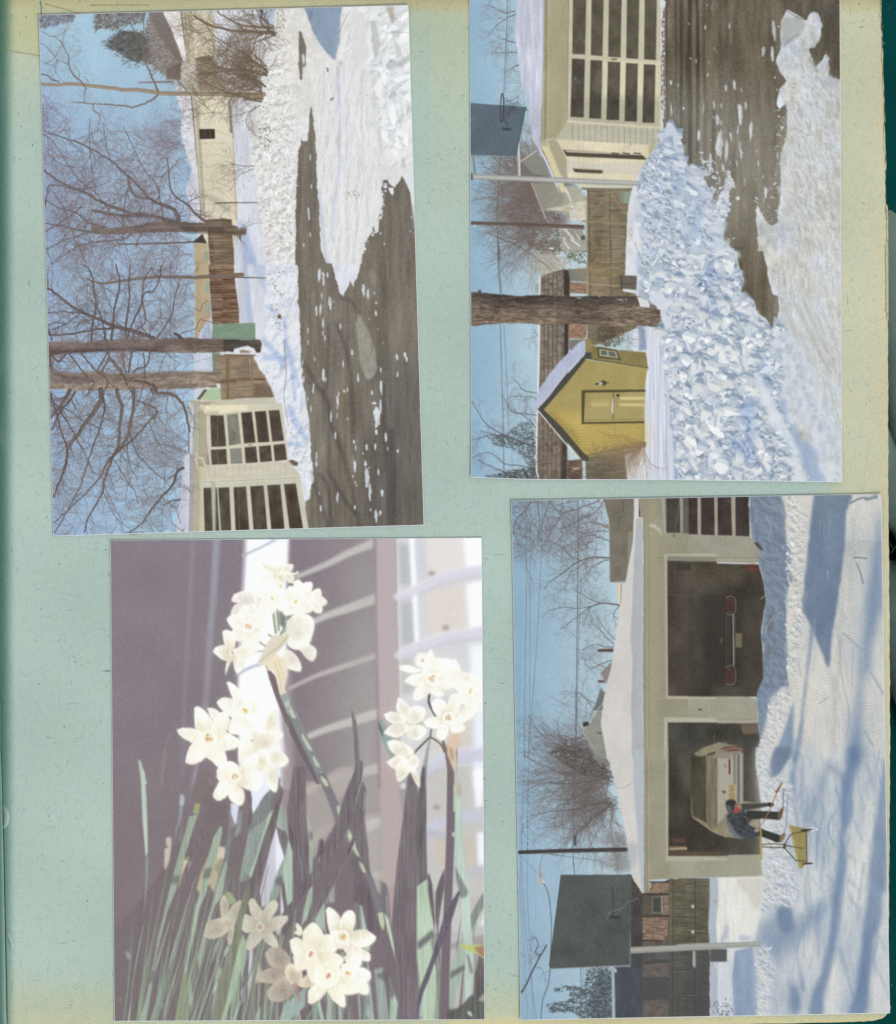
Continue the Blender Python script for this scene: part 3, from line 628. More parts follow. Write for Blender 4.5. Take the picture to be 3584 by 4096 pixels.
  s.branch(p,a_,b_,K(96,84,80),t_,42,2,ta=.62,tcol=K(112,98,98))
 s.poly([(440,1740),(560,1760),(760,1740),(1000,1700),(1150,1710),(1300,1710),(1600,1745),(1600,1785),(1300,1785),(1000,1790),(800,1800),(600,1805),(450,1790)],s.field(K(112,98,88),[(30,4,37,.03)]),.8,1,1)
 s.poly([(1130,1740),(1550,1750),(1570,1800),(1200,1800)],K(76,64,56),1.5,.6)
 T(B); s.poly([(-10,1745),(70,1750),(110,1770),(130,1755),(172,1752),(165,1810),(130,1812),(125,1860),(105,1820),(-10,1800)],s.field(K(110,96,80),[(30,4,37,.03)]),.8,1,1)
 T(Cc)
 tree5=s.part('printed_bare_tree',0,'thin grey tree crossing the palisade in the print')
 s.branch([(380,100),(460,130),(540,135),(700,112),(900,90),(1190,90),(1489,80)],3,8,K(120,104,94),20,50,2,ta=.6)
 T(D); s.line([(-10,78),(130,72)],8,8,K(130,108,86)); T(Cc)
 # dark foreground maple trunk
 M5=s.part('printed_maple_tree',0,'dark double-limbed maple trunk rising from the snow bank in the print')
 T(Cc); p1=[(100,570),(250,572),(380,580),(480,560),(700,552),(900,552),(1050,545),(1200,545),(1489,556),(1489,640),(1300,655),(1000,655),(970,655),(850,640),(700,640),(560,640),(380,650),(220,650),(120,690),(95,640)]
 s.poly(p1,s.field(K(122,106,96),[(40,8,38,.03),(8,2.5,39,.03)]),.7,1,.9)
 s.poly([(150,575),(700,552),(700,572),(380,592),(150,590)],K(148,134,124),2.5,.6)
 s.poly([(120,640),(560,615),(850,625),(1000,645),(700,642),(380,652),(130,670)],K(66,54,50),2,.8)
 s.poly([(880,560),(1000,552),(1489,556),(1489,600),(1000,600),(900,640)],K(84,70,66),4,.55)
 T(D); s.poly([(-10,556),(140,558),(260,556),(275,590),(268,650),(240,655),(215,640),(150,645),(-10,645)],s.field(K(84,74,66),[(40,4,38,.03)]),.8,1,.8)
 T(Cc)
 for p,a_,b_,t_ in (([(880,545),(830,525),(700,485),(610,465),(570,450),(480,405),(370,360),(260,300),(150,210),(95,170)],9,4,30),([(575,470),(450,480),(300,510),(105,525)],4.5,3.5,8),([(570,555),(580,460),(585,380),(600,280),(625,200),(630,100),(600,0)],4.5,2.6,18),
        ([(680,545),(675,460),(690,350),(705,230),(700,130),(710,0)],4,2.4,16),([(690,540),(720,450),(790,300),(815,210),(890,190),(930,80),(940,0)],4,2,18),([(730,560),(740,500),(820,420),(800,260),(810,120),(870,20)],3,2,14),([(420,570),(430,440),(455,300),(440,190),(420,60),(370,0)],4,2.4,18),
        ([(520,560),(515,480),(490,380),(450,300),(400,240)],3,1.6,12),([(905,550),(960,470),(1020,370),(1040,250),(1080,100)],3,1.4,14),([(1090,545),(1060,520),(1040,510)],6,5,0),([(1090,510),(1150,490),(1200,470),(1230,410),(1290,420),(1360,440)],1.6,1,12),([(1190,320),(1230,340),(1250,290),(1290,260)],1,.8,4),
        ([(100,355),(220,350),(370,360)],1.6,3,8),([(130,480),(230,440),(330,370)],2.6,2,10),([(130,560),(100,460),(150,430),(240,440)],3,1.6,8)):
  s.branch(p,a_,b_,K(84,72,68),t_,40,2,ta=.65,light=K(128,114,104) if a_>6 else None,tcol=K(98,86,86))
 # pale scaly trunk
 M6=s.part('printed_maple_tree',0,'pale scaly maple trunk beside the garage in the print')
 p2=[(105,790),(250,805),(330,800),(430,795),(470,765),(520,800),(560,812),(700,810),(900,800),(1000,795),(1385,790),(1400,850),(1350,870),(1360,915),(1180,918),(1000,925),(860,925),(700,925),(600,930),(520,920),(440,935),(330,940),(250,940),(190,925),(110,922)]
 s.poly(p2,s.field(K(156,140,122),[(16,3,40,.045),(5,1.8,41,.04)]),.7,1,1)
 s.poly([(110,800),(500,810),(900,800),(1385,790),(1385,812),(900,840),(500,860),(110,850)],K(104,92,84),3.5,.55)
 s.poly([(130,860),(400,840),(450,860),(380,880),(130,880)],K(92,80,74),2.5,.6); s.poly([(900,890),(1180,885),(1200,918),(900,922)],K(106,92,78),2,.6)
 for i in range(60):
  x=R.uniform(130,1300); y=R.uniform(810,910); s.line([(x,y),(x+R.uniform(20,60),y+R.gauss(0,4))],.9,.4,K(92,80,70),.4)
 T(Cc)
 for p,a_,b_,t_ in (([(680,800),(660,740),(660,650)],3.5,3,6),([(700,800),(720,660),(740,640)],4,3.5,6),([(730,800),(770,770),(830,750),(855,650),(830,600)],4,2.4,10),([(500,790),(545,700),(550,640),(520,500)],3.5,3,8),([(470,770),(520,690),(540,640)],3,3,4),
        ([(490,930),(495,1000),(440,1090),(370,1190),(300,1290),(250,1360),(230,1500),(180,1620),(140,1730)],11,3,40),([(610,930),(625,1000),(650,1060),(630,1200),(620,1340),(570,1460),(520,1600),(500,1700),(400,1880),(370,1990)],8,2.4,36),
        ([(735,930),(735,1060),(710,1180),(690,1280),(600,1400),(540,1470),(470,1600),(330,1750),(140,1920)],7,2,40),([(870,930),(900,950),(1000,960),(1060,990),(1110,1060),(1140,1180),(1155,1240)],8,3,12),([(1146,1180),(1146,1400)],2,1.6,4),
        ([(760,1010),(860,1050),(915,1095),(850,1160),(740,1290),(640,1370),(560,1450)],3,4,20),([(260,935),(230,990),(180,1060),(120,1140)],8,4,16),([(300,945),(260,1010),(180,1100),(130,1230)],5,3,14),([(110,990),(170,1050),(250,1080),(380,1170),(500,1220)],2.6,1.6,16),
        ([(170,1060),(260,1200),(320,1310),(370,1400),(440,1560)],3,1.8,20),([(500,940),(520,1050),(490,1200),(440,1330),(390,1480),(340,1640),(260,1800),(150,1990)],4,1.8,30),([(110,930),(130,1000),(200,1250),(240,1360),(220,1500),(150,1700)],4,2.4,24),
        ([(690,1200),(760,1400),(900,1550),(1000,1620)],2.4,1.2,20),([(690,1290),(700,1480),(760,1590)],1.8,1,10),([(850,1180),(900,1290),(960,1400)],1.6,1,10),([(590,1450),(680,1600),(740,1680),(770,1780)],1.8,1,14),([(510,1690),(560,1800),(620,1900),(700,1960)],1.6,1,12),
        ([(1105,1510),(1060,1540),(1030,1630),(950,1720),(860,1830),(800,1920),(700,1990)],6,2,26),([(1080,1750),(1020,1755),(960,1790)],3.5,1.6,8),([(990,1590),(1050,1550)],1.6,2,2),([(730,840),(690,860),(620,780),(560,700)],4,3,6),([(745,860),(870,890),(905,930)],6,7,2),
        ([(810,660),(815,800),(790,960),(740,1100)],2.4,1.6,8),([(120,660),(180,720),(240,650)],4,4,8),([(105,640),(130,780),(200,830),(330,840)],5,4,10),([(240,640),(330,760),(400,840),(440,880),(380,980)],3,2.4,10),([(330,640),(430,760),(540,860),(520,940)],3,2.4,8),([(560,690),(640,780),(690,900),(730,960)],3,3,8)):
  s.branch(p,a_,b_,K(92,78,70),t_,46,2,ta=.65,light=K(140,122,106) if a_>6 else None,tcol=K(106,92,90))
 # fine twigs of the crowns filling the sky
 tw=s.part('printed_twigs')
 for i in range(330):
  x,y=s.P([(R.uniform(130,1120),R.uniform(20,2000))])[0]
  s.twig(x,y,math.pi+R.uniform(-1.4,1.4),R.uniform(25,90),R.uniform(.8,2.0),K(*R.choice([(116,102,108),(146,128,116),(104,92,98),(128,112,104)])),2,.6)
 T(A)
 for i in range(460):
  u_=R.random(); x0=R.uniform(60,1150); y0=1000+(2048-1000)*u_ if x0>300 else R.uniform(760,2040)
  x,y=s.P([(x0,y0)])[0]; s.twig(x,y,math.pi+R.uniform(-1.4,1.4),R.uniform(20,80),R.uniform(.7,1.8),K(*R.choice([(116,102,110),(142,124,116),(124,110,124)])),2,.55)
 for i in range(60):
  x,y=s.P([(R.uniform(60,260),R.uniform(700,1300))])[0]; s.twig(x,y,math.pi+R.uniform(-1,1),40,.7,K(130,120,140),2,.4)
 for i in range(60):
  x,y=s.P([(R.uniform(1120,1300),R.uniform(850,1700))])[0]; s.twig(x,y,math.pi+R.uniform(-1,1),34,.9,K(118,102,108),2,.5)
 for i in range(34):
  x,y=s.P([(R.uniform(1290,1560),R.uniform(900,1700))])[0]; s.twig(x,y,math.pi+R.uniform(-1.2,1.2),30,.6,K(160,142,118),2,.5)
 # shrubs at the top
 sh=s.part('printed_bare_shrub',0,'tangle of bare shrub stems at the top of the print')
 T(B)
 SC=K(104,88,72)
 for i in range(46):
  x0=R.choice((385,330,300,290)) ; y0={385: R.uniform(160,240),330: R.uniform(480,560),300: R.uniform(600,640),290: R.uniform(640,700)}[x0]
  px,py=s.P([(x0,y0)])[0]
  s.twig(px,py,math.pi+R.uniform(-.1,.75),R.uniform(60,130),R.uniform(1,2.4),np.clip(SC*R.uniform(.8,1.25),0,1).astype(np.float32),2,.75,.6,.5)
 for p,a_,b_ in (([(390,225),(200,215),(60,205),(-120,160),(-240,90)],7,3),([(380,180),(200,170),(100,150),(-60,60)],5,2.4),([(340,530),(200,420),(60,340),(-120,230)],3,1.6),([(330,560),(180,520),(0,500),(-200,440)],3.4,1.8),([(320,640),(160,560),(0,540)],4,2),
       ([(300,740),(180,735),(60,700),(-100,640),(-210,560)],3,1.6),([(280,790),(190,840),(60,880)],1.6,.8),([(240,800),(165,900),(190,1000)],1.4,.7),([(215,310),(300,270),(400,240)],1.6,3),([(230,1270),(120,1265),(0,1230)],1.4,.8),([(225,1290),(130,1330),(80,1380)],1.2,.7)):
  s.branch(p,a_,b_,SC,14,34,2,ta=.7,light=K(158,136,104) if a_>4.5 else None)
 T(A)
 for i in range(60):
  x,y=s.P([(R.uniform(1220,1570),R.uniform(80,900))])[0]; s.twig(x,y,math.pi+R.uniform(-.3,1.0),R.uniform(30,80),R.uniform(.8,1.8),np.clip(SC*R.uniform(.8,1.3),0,1).astype(np.float32),2,.65,.6)
 for i in range(18):
  x,y=s.P([(R.uniform(1150,1290),R.uniform(80,800))])[0]; s.twig(x,y,math.pi+R.uniform(-.6,1.0),30,.9,K(128,112,96),2,.55)
 # fence posts of the wire fence
 post=s.part('printed_fence_post'); T(A)
 s.line([(1425,1560),(1590,1558)],2.6,2.4,K(112,82,66),.95,False)
 T(B); s.line([(0,1558),(256,1557)],2.2,1.8,K(112,82,66),.95,False)
 T(D); s.part('printed_fence_post'); s.line([(60,92),(300,97)],2,2,K(84,66,54),.95,False)
 T(A); s.line([(660,1885),(900,1880),(1180,1870),(1340,1862)],2.6,3.6,K(100,76,66),.85)
 s.poly([(1240,1870),(1320,1800),(1335,1840),(1355,1880)],K(70,58,50),1)
 T(D); sp_=s.part('printed_snow_clump')
 s.poly([(60,650),(70,625),(110,615),(170,602),(215,620),(232,650),(200,660),(150,655),(110,660),(70,662)],K(228,230,238),.8,1,.8)
 s.poly([(105,640),(130,630),(200,645),(180,655),(115,655)],K(140,120,96),1,.9)
 s.shade(s.mpoly(s.P([(-10,556),(240,556),(240,600),(-10,600)]),3),(.8,.8,.8),.6)
 s.cur=sky
 s.dust(150,seed=11)
 s.finish(.4,.014,.02,K(206,200,196),.9)
 # slight violet fade along the left edge
 e=np.clip(1-np.arange(s.w)/60.,0,1)[None,:,None] * .10
 s.C=s.C*(1-e)+K(150,140,190)*e
 s.corners=[(77.6,30.3),(817.2,10),(848.7,1050.6),(106.8,1072.6)]
 return s

def print2():
 s=Ink(936,-76,1688,970,2); R=s.R
 A,B,Cc,D=(930,0,.2442),(1300,0,.2442),(930,480,.2442),(1300,480,.2442)
 T=lambda t: s.tile(*t)
 sky=s.part('printed_sky'); s.ID[:]=sky
 X=np.linspace(0,1,s.w,dtype=np.float32)[None,:,None]; Y=np.linspace(0,1,s.h,dtype=np.float32)[:,None,None]
 g=K(142,180,206)*(1-np.clip(X*4,0,1))+K(190,213,221)*np.clip(X*4,0,1)
 s.C[:]=g+s.n(60,60,1)[...,None] * .008
 s.C[:,330:]=K(216,222,228)
 BR=K(112,98,94)
 def bush(t,pts,n,L,col,w=.8,depth=2,up=math.pi,sp=.8,a=.55):
  T(t); p=s.P(pts); M=s.mpoly(p,0); ys,xs=np.nonzero(M[2]>.5)
  for i in range(n):
   j=R.randrange(len(xs)); s.twig(xs[j]+M[0],ys[j]+M[1],up+R.gauss(0,sp),L*R.uniform(.5,1.2),w*R.uniform(.6,1.3),col,depth,a,.4,.6)
 # distant crowns against the sky
 s.part('printed_distant_trees')
 bush(A,[(180,-60),(410,-60),(415,260),(300,330),(180,200)],26,26,BR,.8)
 bush(A,[(230,330),(430,350),(450,480),(300,470)],22,26,BR,.7)
 bush(A,[(400,560),(470,600),(500,800),(430,780)],24,20,BR,.7)
 T(A)
 for p in ([(410,90),(330,110),(230,60),(150,40)],[(412,120),(340,150),(240,230),(190,320)],[(420,350),(330,330),(260,300)],[(430,430),(340,430),(200,440)],[(440,530),(380,560),(310,600)]):
  s.branch(p,2,.8,BR,12,22,2,ta=.55)
 # ladder of overhead cables
 w_=s.part('printed_cable')
 s.line([(352,-300),(348,60),(335,400),(318,760)],1.5,1.3,K(98,100,108),.9); s.line([(372,-300),(368,60),(352,400),(335,760)],1.0,.9,K(120,122,128),.8)
 s.line([(288,1285),(275,1500),(262,1800),(275,2048)],1.6,1.8,K(88,92,100),.9)
 T(Cc)
 s.line([(270,0),(272,180),(290,440)],2,1.8,K(88,94,104),.9); s.line([(285,180),(302,440)],1.2,1.2,K(110,112,118),.8)
 s.poly([(265,50),(288,50),(292,170),(270,180)],K(100,106,114),.8,.8)
 s.line([(290,680),(300,1100),(315,1600),(318,1950)],1.5,1.5,K(104,108,114),.9); s.line([(318,680),(345,1200),(358,1600)],1.2,1.0,K(116,118,124),.8)
 T(A); s.line([(450,1100),(540,1260),(600,1360)],.8,.8,K(110,110,116),.7)
 # evergreens and bare trees beyond
 ev=s.part('printed_evergreen_tree')
 def spruce(t,pts,n,base,L=8,ang=(2.4,3.9),w=1.0):
  T(t); p=s.P(pts); M=s.mpoly(p,0); ys,xs=np.nonzero(M[2]>.5)
  for i in range(n):
   j=R.randrange(len(xs)); x,y=xs[j]+M[0],ys[j]+M[1]; an=R.uniform(*ang); l=L*R.uniform(.4,1.2)
   c=np.clip(base*R.uniform(.7,1.35),0,1).astype(np.float32)
   s.put(s.mstroke(np.array([(x,y),(x+math.cos(an)*l * .5,y+math.sin(an)*l * .5+R.gauss(0,.8)),(x+math.cos(an)*l,y+math.sin(an)*l)]),np.array([w*1.6,w,.4])),c,.8)
 spruce(A,[(280,1760),(420,1640),(560,1560),(640,1640),(780,1740),(790,2048),(560,2048),(500,1960),(420,1960),(460,1850),(330,1800)],900,K(104,92,84))
 spruce(Cc,[(500,0),(800,0),(800,120),(640,120),(560,60)],200,K(106,94,82))
 spruce(Cc,[(190,1620),(330,1590),(440,1510),(560,1480),(590,1700),(600,1860),(560,1900),(440,1720),(250,1680)],620,K(86,96,100))
 spruce(Cc,[(120,1960),(380,1880),(600,1850),(600,1975),(200,1965)],500,K(78,82,84))
 s.part('printed_bare_tree',0,'thicket of thin bare trees behind the backboard pole in the print')
 for (x,y,n,L) in ((800,1480,18,150),(760,1560,16,150),(850,1560,14,170),(640,1400,12,100),(700,1850,18,130),(560,1980,12,90),(900,1540,12,150)):
  T(A); px,py=s.P([(x,y)])[0]
  for i in range(n): s.twig(px+R.uniform(-10,10),py+R.uniform(-12,12),math.pi+R.gauss(0,.42),L*R.uniform(.6,1.1),R.uniform(.8,1.6),K(112,98,92),2,.55,.3,.35)
 T(A)
 for p in ([(950,1550),(800,1680),(680,1740),(560,1780),(300,1800)],[(740,1520),(560,1500),(300,1440),(110,1330)],[(700,1560),(480,1560),(250,1610),(50,1640)],[(560,1400),(400,1340),(240,1290)],[(860,1560),(700,1620),(560,1600),(380,1560),(120,1500)]): s.branch(p,2.2,1,K(124,104,94),16,40,2,ta=.55)
 T(Cc)
 s.branch([(700,240),(600,160),(450,60),(300,-10),(180,-60)],2.2,1.2,K(96,88,92),8,30,1)
 for i in range(70):
  px,py=s.P([(R.uniform(760,900),R.uniform(130,320))])[0]; s.twig(px,py,math.pi+R.gauss(0,.7),R.uniform(30,90),.8,K(170,142,112),1,.7,.3,.4)
 for p,a_,b_,n_ in (([(600,1260),(480,1230),(430,1170),(380,1120)],1.6,.8,14),([(600,1330),(560,1290),(450,1280),(360,1280)],1.4,.8,14),([(590,1440),(480,1420),(380,1400),(300,1260)],1.8,.8,16),([(600,1560),(480,1440),(380,1400)],1.6,1,10),
        ([(600,1700),(420,1640),(250,1560),(150,1480),(60,1320)],2.6,1,22),([(560,1690),(380,1620),(200,1600),(60,1640)],2.4,1.2,20),([(590,1880),(450,1840),(330,1830),(200,1740),(60,1780)],2,1,18),([(560,1960),(380,1930),(280,1880),(100,1800)],2.6,1.2,18),([(330,1680),(250,1600),(120,1560)],2,1,8),([(560,730),(590,780),(540,800)],.8,.6,4)):
  s.branch(p,a_,b_,K(98,88,90),n_,28,2,ta=.6)
 bush(Cc,[(530,700),(600,700),(600,840),(560,830)],14,14,K(130,120,124),.6,1)
 # garden shed roof/neighbour house beyond
 nb=s.part('printed_neighbour_house',0,'grey gabled neighbour house behind bare branches in the print')
 T(A)
 s.poly([(455,1325),(560,1235),(640,1300),(700,1440),(560,1430)],K(138,140,128),.8,.9)
 s.line([(455,1325),(585,1235)],2.4,2.4,K(206,200,180),.9,False); s.line([(470,1330),(590,1490)],1.4,1.4,K(110,106,100),.8,False)
 s.poly([(535,1140),(555,1130),(600,1200),(580,1230)],K(150,142,126),.8,.9)
 s.poly([(550,1500),(760,1500),(840,1640),(840,1740),(640,1730)],K(152,150,134),.9,.85)
 s.line([(545,1500),(660,1790)],2.4,2.4,K(190,182,164),.85,False)
 s.poly([(820,1540),(920,1530),(1000,1620),(1000,1780),(840,1790),(800,1700)],K(176,172,150),.9,.85)
 s.poly([(660,1715),(850,1735),(870,1800),(930,1810),(1000,1800),(1000,1700),(900,1680),(820,1560),(840,1560),(900,1690),(1000,1690),(1000,1640)],K(226,218,196),.9,.75)
 s.line([(822,1540),(870,1660),(900,1760)],3,3,K(222,224,228),.9)
 s.poly([(690,1750),(830,1760),(850,1830),(700,1830)],K(110,96,88),3,.6)
 s.poly([(785,1880),(960,1880),(1000,1990),(1000,2070),(790,2040)],K(158,154,140),.9,.9)
 s.line([(820,1880),(870,1940),(920,2000)],5,4,K(224,226,230),.9); s.line([(810,1950),(850,2040)],4,3,K(220,222,228),.9); s.line([(900,1890),(940,1960)],3,3,K(216,218,222),.85)
 s.poly([(950,1930),(985,1930),(985,2000),(950,2000)],K(86,84,78),.8)
 T(Cc); s.poly([(690,0),(780,0),(780,75),(690,75)],K(120,122,108),.8,.9); s.line([(600,85),(1000,92)],1.2,1.2,K(84,78,72),.8,False); s.poly([(790,0),(1000,0),(1000,60),(980,90),(790,84)],K(170,168,152),.8,.9); s.line([(810,10),(850,70)],4,3,K(222,224,228),.9); s.line([(870,0),(940,50)],4,3,K(222,224,228),.9)
 s.poly([(690,62),(725,62),(725,76),(690,76)],K(222,222,218),.6)
 # evergreen twigs and orange brush in front
 spruce(Cc,[(820,100),(990,100),(1000,200),(860,180)],90,K(96,96,72),7)
 bush(A,[(840,1700),(960,1640),(980,1900),(850,2040)],40,30,K(120,96,80),.8,2)
 # long shingled house
 lh=s.part('printed_shingled_house',0,'long low house with brown shingles and snow along its ridge in the print')
 T(Cc)
 shing=s.field(K(122,112,100),[(4,12,41,.03)])
 rp=[(612,300),(700,270),(770,250),(805,240),(820,330),(812,700),(805,1000),(795,1400),(790,1975),(590,1970),(592,1560),(600,1250),(612,900)]
 s.poly(rp,shing,.7)
 cl=np.zeros((s.h,s.w),np.float32); M=s.mpoly(s.P(rp),0); cl[M[1]:M[1]+M[2].shape[0],M[0]:M[0]+M[2].shape[1]]=M[2]; s.clip=cl
 for k,x in enumerate((620,652,688,724,762,792)):
  yy=240
  while yy<1980:
   st=R.uniform(14,34); w2=R.uniform(24,34)
   s.poly([(x,yy),(x+w2,yy),(x+w2,yy+st-3),(x,yy+st-3)],np.clip(K(132,120,106)*R.uniform(.78,1.2),0,1).astype(np.float32),.5,.75); yy+=st
  s.line([(x+32,240),(x+28,1100),(x+18,1980)],1.6,1.6,K(74,64,56),.6,False,.25)
 s.clip=None
 s.line([(612,300),(608,700),(600,1150),(590,1500),(585,1850),(600,1930)],3.2,3.6,K(232,230,232),.95); s.line([(622,300),(618,690),(612,1100)],1.8,1.5,K(168,140,128),.9)
 s.poly([(575,362),(603,352),(603,428),(573,426)],K(158,168,158),.6)
 s.part('wall',lh)
 s.poly([(806,240),(860,250),(862,345),(858,440),(850,800),(845,1000),(835,1960),(785,1975),(795,1400),(812,700)],K(66,56,50),.9)
 s.poly([(858,345),(1000,350),(1000,440),(858,436)],s.field(K(148,118,96),[(6,2.2,42,.04)]),.7)
 s.poly([(850,690),(1000,690),(992,800),(970,808),(850,806)],s.field(K(156,122,100),[(6,2.2,42,.04)]),.7)
 s.poly([(835,1800),(960,1790),(960,1960),(835,1960)],s.field(K(120,98,84),[(10,6,42,.05)]),1)
 for i in range(9): s.line([(840,1800+i*18),(960,1830+i*17)],2,1.5,K(62,52,48),.7)
 s.poly([(880,1860),(940,1850),(950,1870),(890,1880)],K(196,158,140),1,.8)
 s.poly([(840,240),(1000,230),(1000,345),(860,335)],K(120,118,106),.9,.9)
 s.poly([(850,815),(985,812),(1000,860),(960,920),(850,900)],K(112,102,88),1.2,.8)
 # weathered board fence
 fn=s.part('printed_board_fence',0,'weathered grey brown board fence with pointed pickets in the print')
 T(A)
 fc=s.field(K(128,116,92),[(24,2.4,43,.028),(20,30,44,.02)])
 s.poly([(960,1545),(1190,1550),(1370,1540),(1370,1580),(1340,1700),(1330,1810),(1320,2048),(1000,2048),(1000,1560)],fc,.7)
 T(Cc)
 s.poly([(1000,-10),(1330,-10),(1320,200),(1310,290),(1270,300),(1290,420),(1400,440),(1410,700),(1410,720),(1050,870),(1000,830),(1005,440),(1000,200)],fc,.7)
 s.poly([(1010,1760),(1130,1740),(1300,1700),(1340,1900),(1320,1975),(990,1975),(985,1800)],s.field(K(112,106,88),[(24,2.4,43,.03)]),.7)
 s.poly([(1000,690),(1140,690),(1180,880),(1030,840)],K(120,112,94),2,.6)
 T(A)
 for i in range(24):
  y=1620+i*15; s.poly([(975,y),(1005,y-6),(1005,y+6)],K(150,138,108),.4,.9)
 for x in (1015,1185): s.line([(x,1560),(x+5,2048)],2.6,2.6,K(96,86,70),.8,False); s.line([(x+9,1560),(x+14,2048)],1,1,K(160,146,112),.6,False)
 s.line([(1190,1570),(1100,1680),(1020,1790)],3,3,K(150,134,104),.85,False); s.line([(1190,1570),(1260,1680),(1330,1760)],3,3,K(150,134,104),.85,False)
 s.line([(960,1812),(1340,1835)],3.4,3.4,K(150,138,104),.9,False); s.line([(960,1545),(1370,1552)],3.6,3.6,K(126,110,88),.85,False)
 for i in range(22):
  y=1590+i*21; s.line([(1000,y),(1330,y+4)],.6,.6,K(90,80,64),.5,False)
  if i % 2: x=R.uniform(1030,1200); s.line([(x,y+8),(x+R.uniform(30,90),y+9)],1,.5,K(196,184,150),.6,False)
 T(Cc)
 for x in (1025,1195): s.line([(x,0),(x+2,440)],3,3,K(92,82,66),.7,False); s.line([(x+10,0),(x+12,440)],1,1,K(152,140,106),.5,False)
 for i in range(40):
  y=6+i*11; s.line([(1005,y),(1310,y+2)],.6,.6,K(88,80,60),.45,False)
  if i % 2==0 and y<320: x=R.uniform(1100,1220); s.line([(x,y),(x+R.uniform(30,90),y+1)],1.1,.5,K(202,192,150),.65,False)
 s.line([(1000,362),(1270,375)],2.6,2.6,K(170,152,116),.85,False)
 s.poly([(1000,200),(1010,330),(1330,300),(1330,250)],K(150,128,96),5,.35)
 for i in range(22):
  px,py=s.P([(R.uniform(850,1000),R.uniform(180,420))])[0]; s.twig(px,py,R.uniform(-.5,.9),R.uniform(40,100),.9,K(176,142,104),1,.6,.3,.5)
 s.part('printed_planter'); T(A)
 s.poly([(1270,1565),(1370,1570),(1365,1672),(1265,1660)],K(146,158,136),.7); s.poly([(1270,1565),(1300,1566),(1298,1664),(1265,1660)],K(120,130,112),1,.6)
 s.part('printed_wooden_box'); T(Cc)
 s.poly([(1268,290),(1410,292),(1405,412),(1282,408)],s.field(K(104,96,84),[(20,3,44,.02)]),.7); s.poly([(1268,290),(1290,292),(1292,400),(1270,400)],K(80,72,60),1,.8); s.line([(1270,375),(1410,380)],1,1,K(150,140,120),.6,False)
 # snow in the yard
 s.part('printed_snow_yard')
 T(A); s.poly([(1335,1690),(1370,1540),(1420,1500),(1560,1480),(1560,2048),(1320,2048),(1325,1850)],s.field(K(218,220,226),[(12,20,45,.02)]),.8,1,.6)
 T(Cc)
 s.poly([(1320,-10),(1560,-10),(1500,440),(1410,440),(1300,420),(1290,400),(1410,412),(1412,290),(1310,290)],s.field(K(220,222,228),[(12,20,45,.02)]),.8,1,.4)
 s.poly([(1400,100),(1460,90),(1480,440),(1420,460),(1408,250)],K(190,202,226),2.5,.9)
 s.poly([(1300,1700),(1460,1690),(1480,1985),(1330,1985)],s.field(K(220,218,222),[(8,24,45,.02)]),.8)
 s.poly([(1410,700),(1480,700),(1490,900),(1420,905),(1425,800)],K(150,168,198),1.2)
 T(A)
 for i in range(4): s.line([(1380+i*18,1600),(1400+i*14,1800),(1440+i*6,1960)],2,1.2,K(176,190,216),.6)
 s.specks([(1330,1850),(1375,1860),(1375,1990),(1325,1990)],60,K(150,110,80),.3,.9,1.5,0,.7)
 T(Cc)
 yd=s.field(K(216,220,232),[(4,90,46,.03),(1.6,60,47,.015)])
 s.poly([(1470,700),(1720,690),(1740,1200),(1760,1990),(1480,1985),(1470,1700),(1470,1600),(1465,1300),(1490,1080),(1500,900)],yd,.8)
 T(D); s.poly([(-20,715),(60,715),(110,800),(130,1100),(160,1300),(220,1600),(240,1990),(-40,1990)],yd,.8)
 for (x,y0,y1,w_) in ((20,760,1300,3),(55,900,1985,2.5),(100,1000,1985,2),(130,1200,1985,3)): s.line([(x,y0),(x+8,y1)],1,w_,K(172,188,218),.65)
 s.poly([(165,1340),(205,1340),(232,1985),(196,1985),(190,1560),(160,1520)],K(146,170,208),1.6,.9)
 # yellow shed
 shed=s.part('printed_yellow_shed',0,'yellow garden shed with dark trim and a snowy roof in the print')
 T(Cc)
 yw=s.field(K(172,154,92),[(30,30,48,.01)])
 s.poly([(635,1385),(975,980),(1030,985),(1500,1048),(1485,1100),(1465,1300),(1472,1640),(1470,1680),(1240,1710),(965,1765)],yw,.6)
 M=s.mpoly(s.P([(640,1390),(800,1440),(1000,1420),(1000,1510),(1475,1500),(1475,1690),(965,1765)]),12); s.put(M,K(222,196,106),.9)
 s.poly([(1030,865),(1100,875),(1240,900),(1480,920),(1500,1048),(1030,980)],s.field(K(138,124,74),[(30,30,48,.012)]),.7)
 cl=np.zeros((s.h,s.w),np.float32); M=s.mpoly(s.P([(650,1390),(1470,1000),(1475,1240),(960,1225),(960,1505),(1475,1500),(1472,1690),(965,1765)]),1); cl[M[1]:M[1]+M[2].shape[0],M[0]:M[0]+M[2].shape[1]]=M[2]; s.clip=cl
 for i in range(40):
  y=1385+i*9.7; s.line([(600,y+30),(1475,y)],1,1,K(140,120,60),min(.8,.15+i * .03),False)
 for i in range(34):
  y=1000+i*11; s.line([(600,y+10),(1475,y)],.5,.5,K(140,128,78),.3,False)
 s.clip=None
 M=s.mpoly(s.P([(660,1400),(700,1400),(900,1560),(960,1700),(900,1640)]),5); s.shade(M,(.82,.82,.78),.8)
 s.poly([(980,810),(1032,812),(1035,922),(985,920)],K(150,136,80),.7); s.poly([(985,918),(1036,920),(1035,978),(980,975),(930,985),(975,940)],K(74,74,64),.7)
 roof=s.part('roof',shed)
 s.poly([(940,985),(985,940),(985,985),(830,1180),(640,1395),(600,1400),(590,1370),(700,1250)],K(76,74,68),.7)
 s.poly([(595,1395),(640,1385),(800,1540),(970,1740),(1012,1770),(1012,1810),(960,1800),(860,1680),(700,1520)],K(78,76,66),.7)
 sn=s.part('snow',shed)
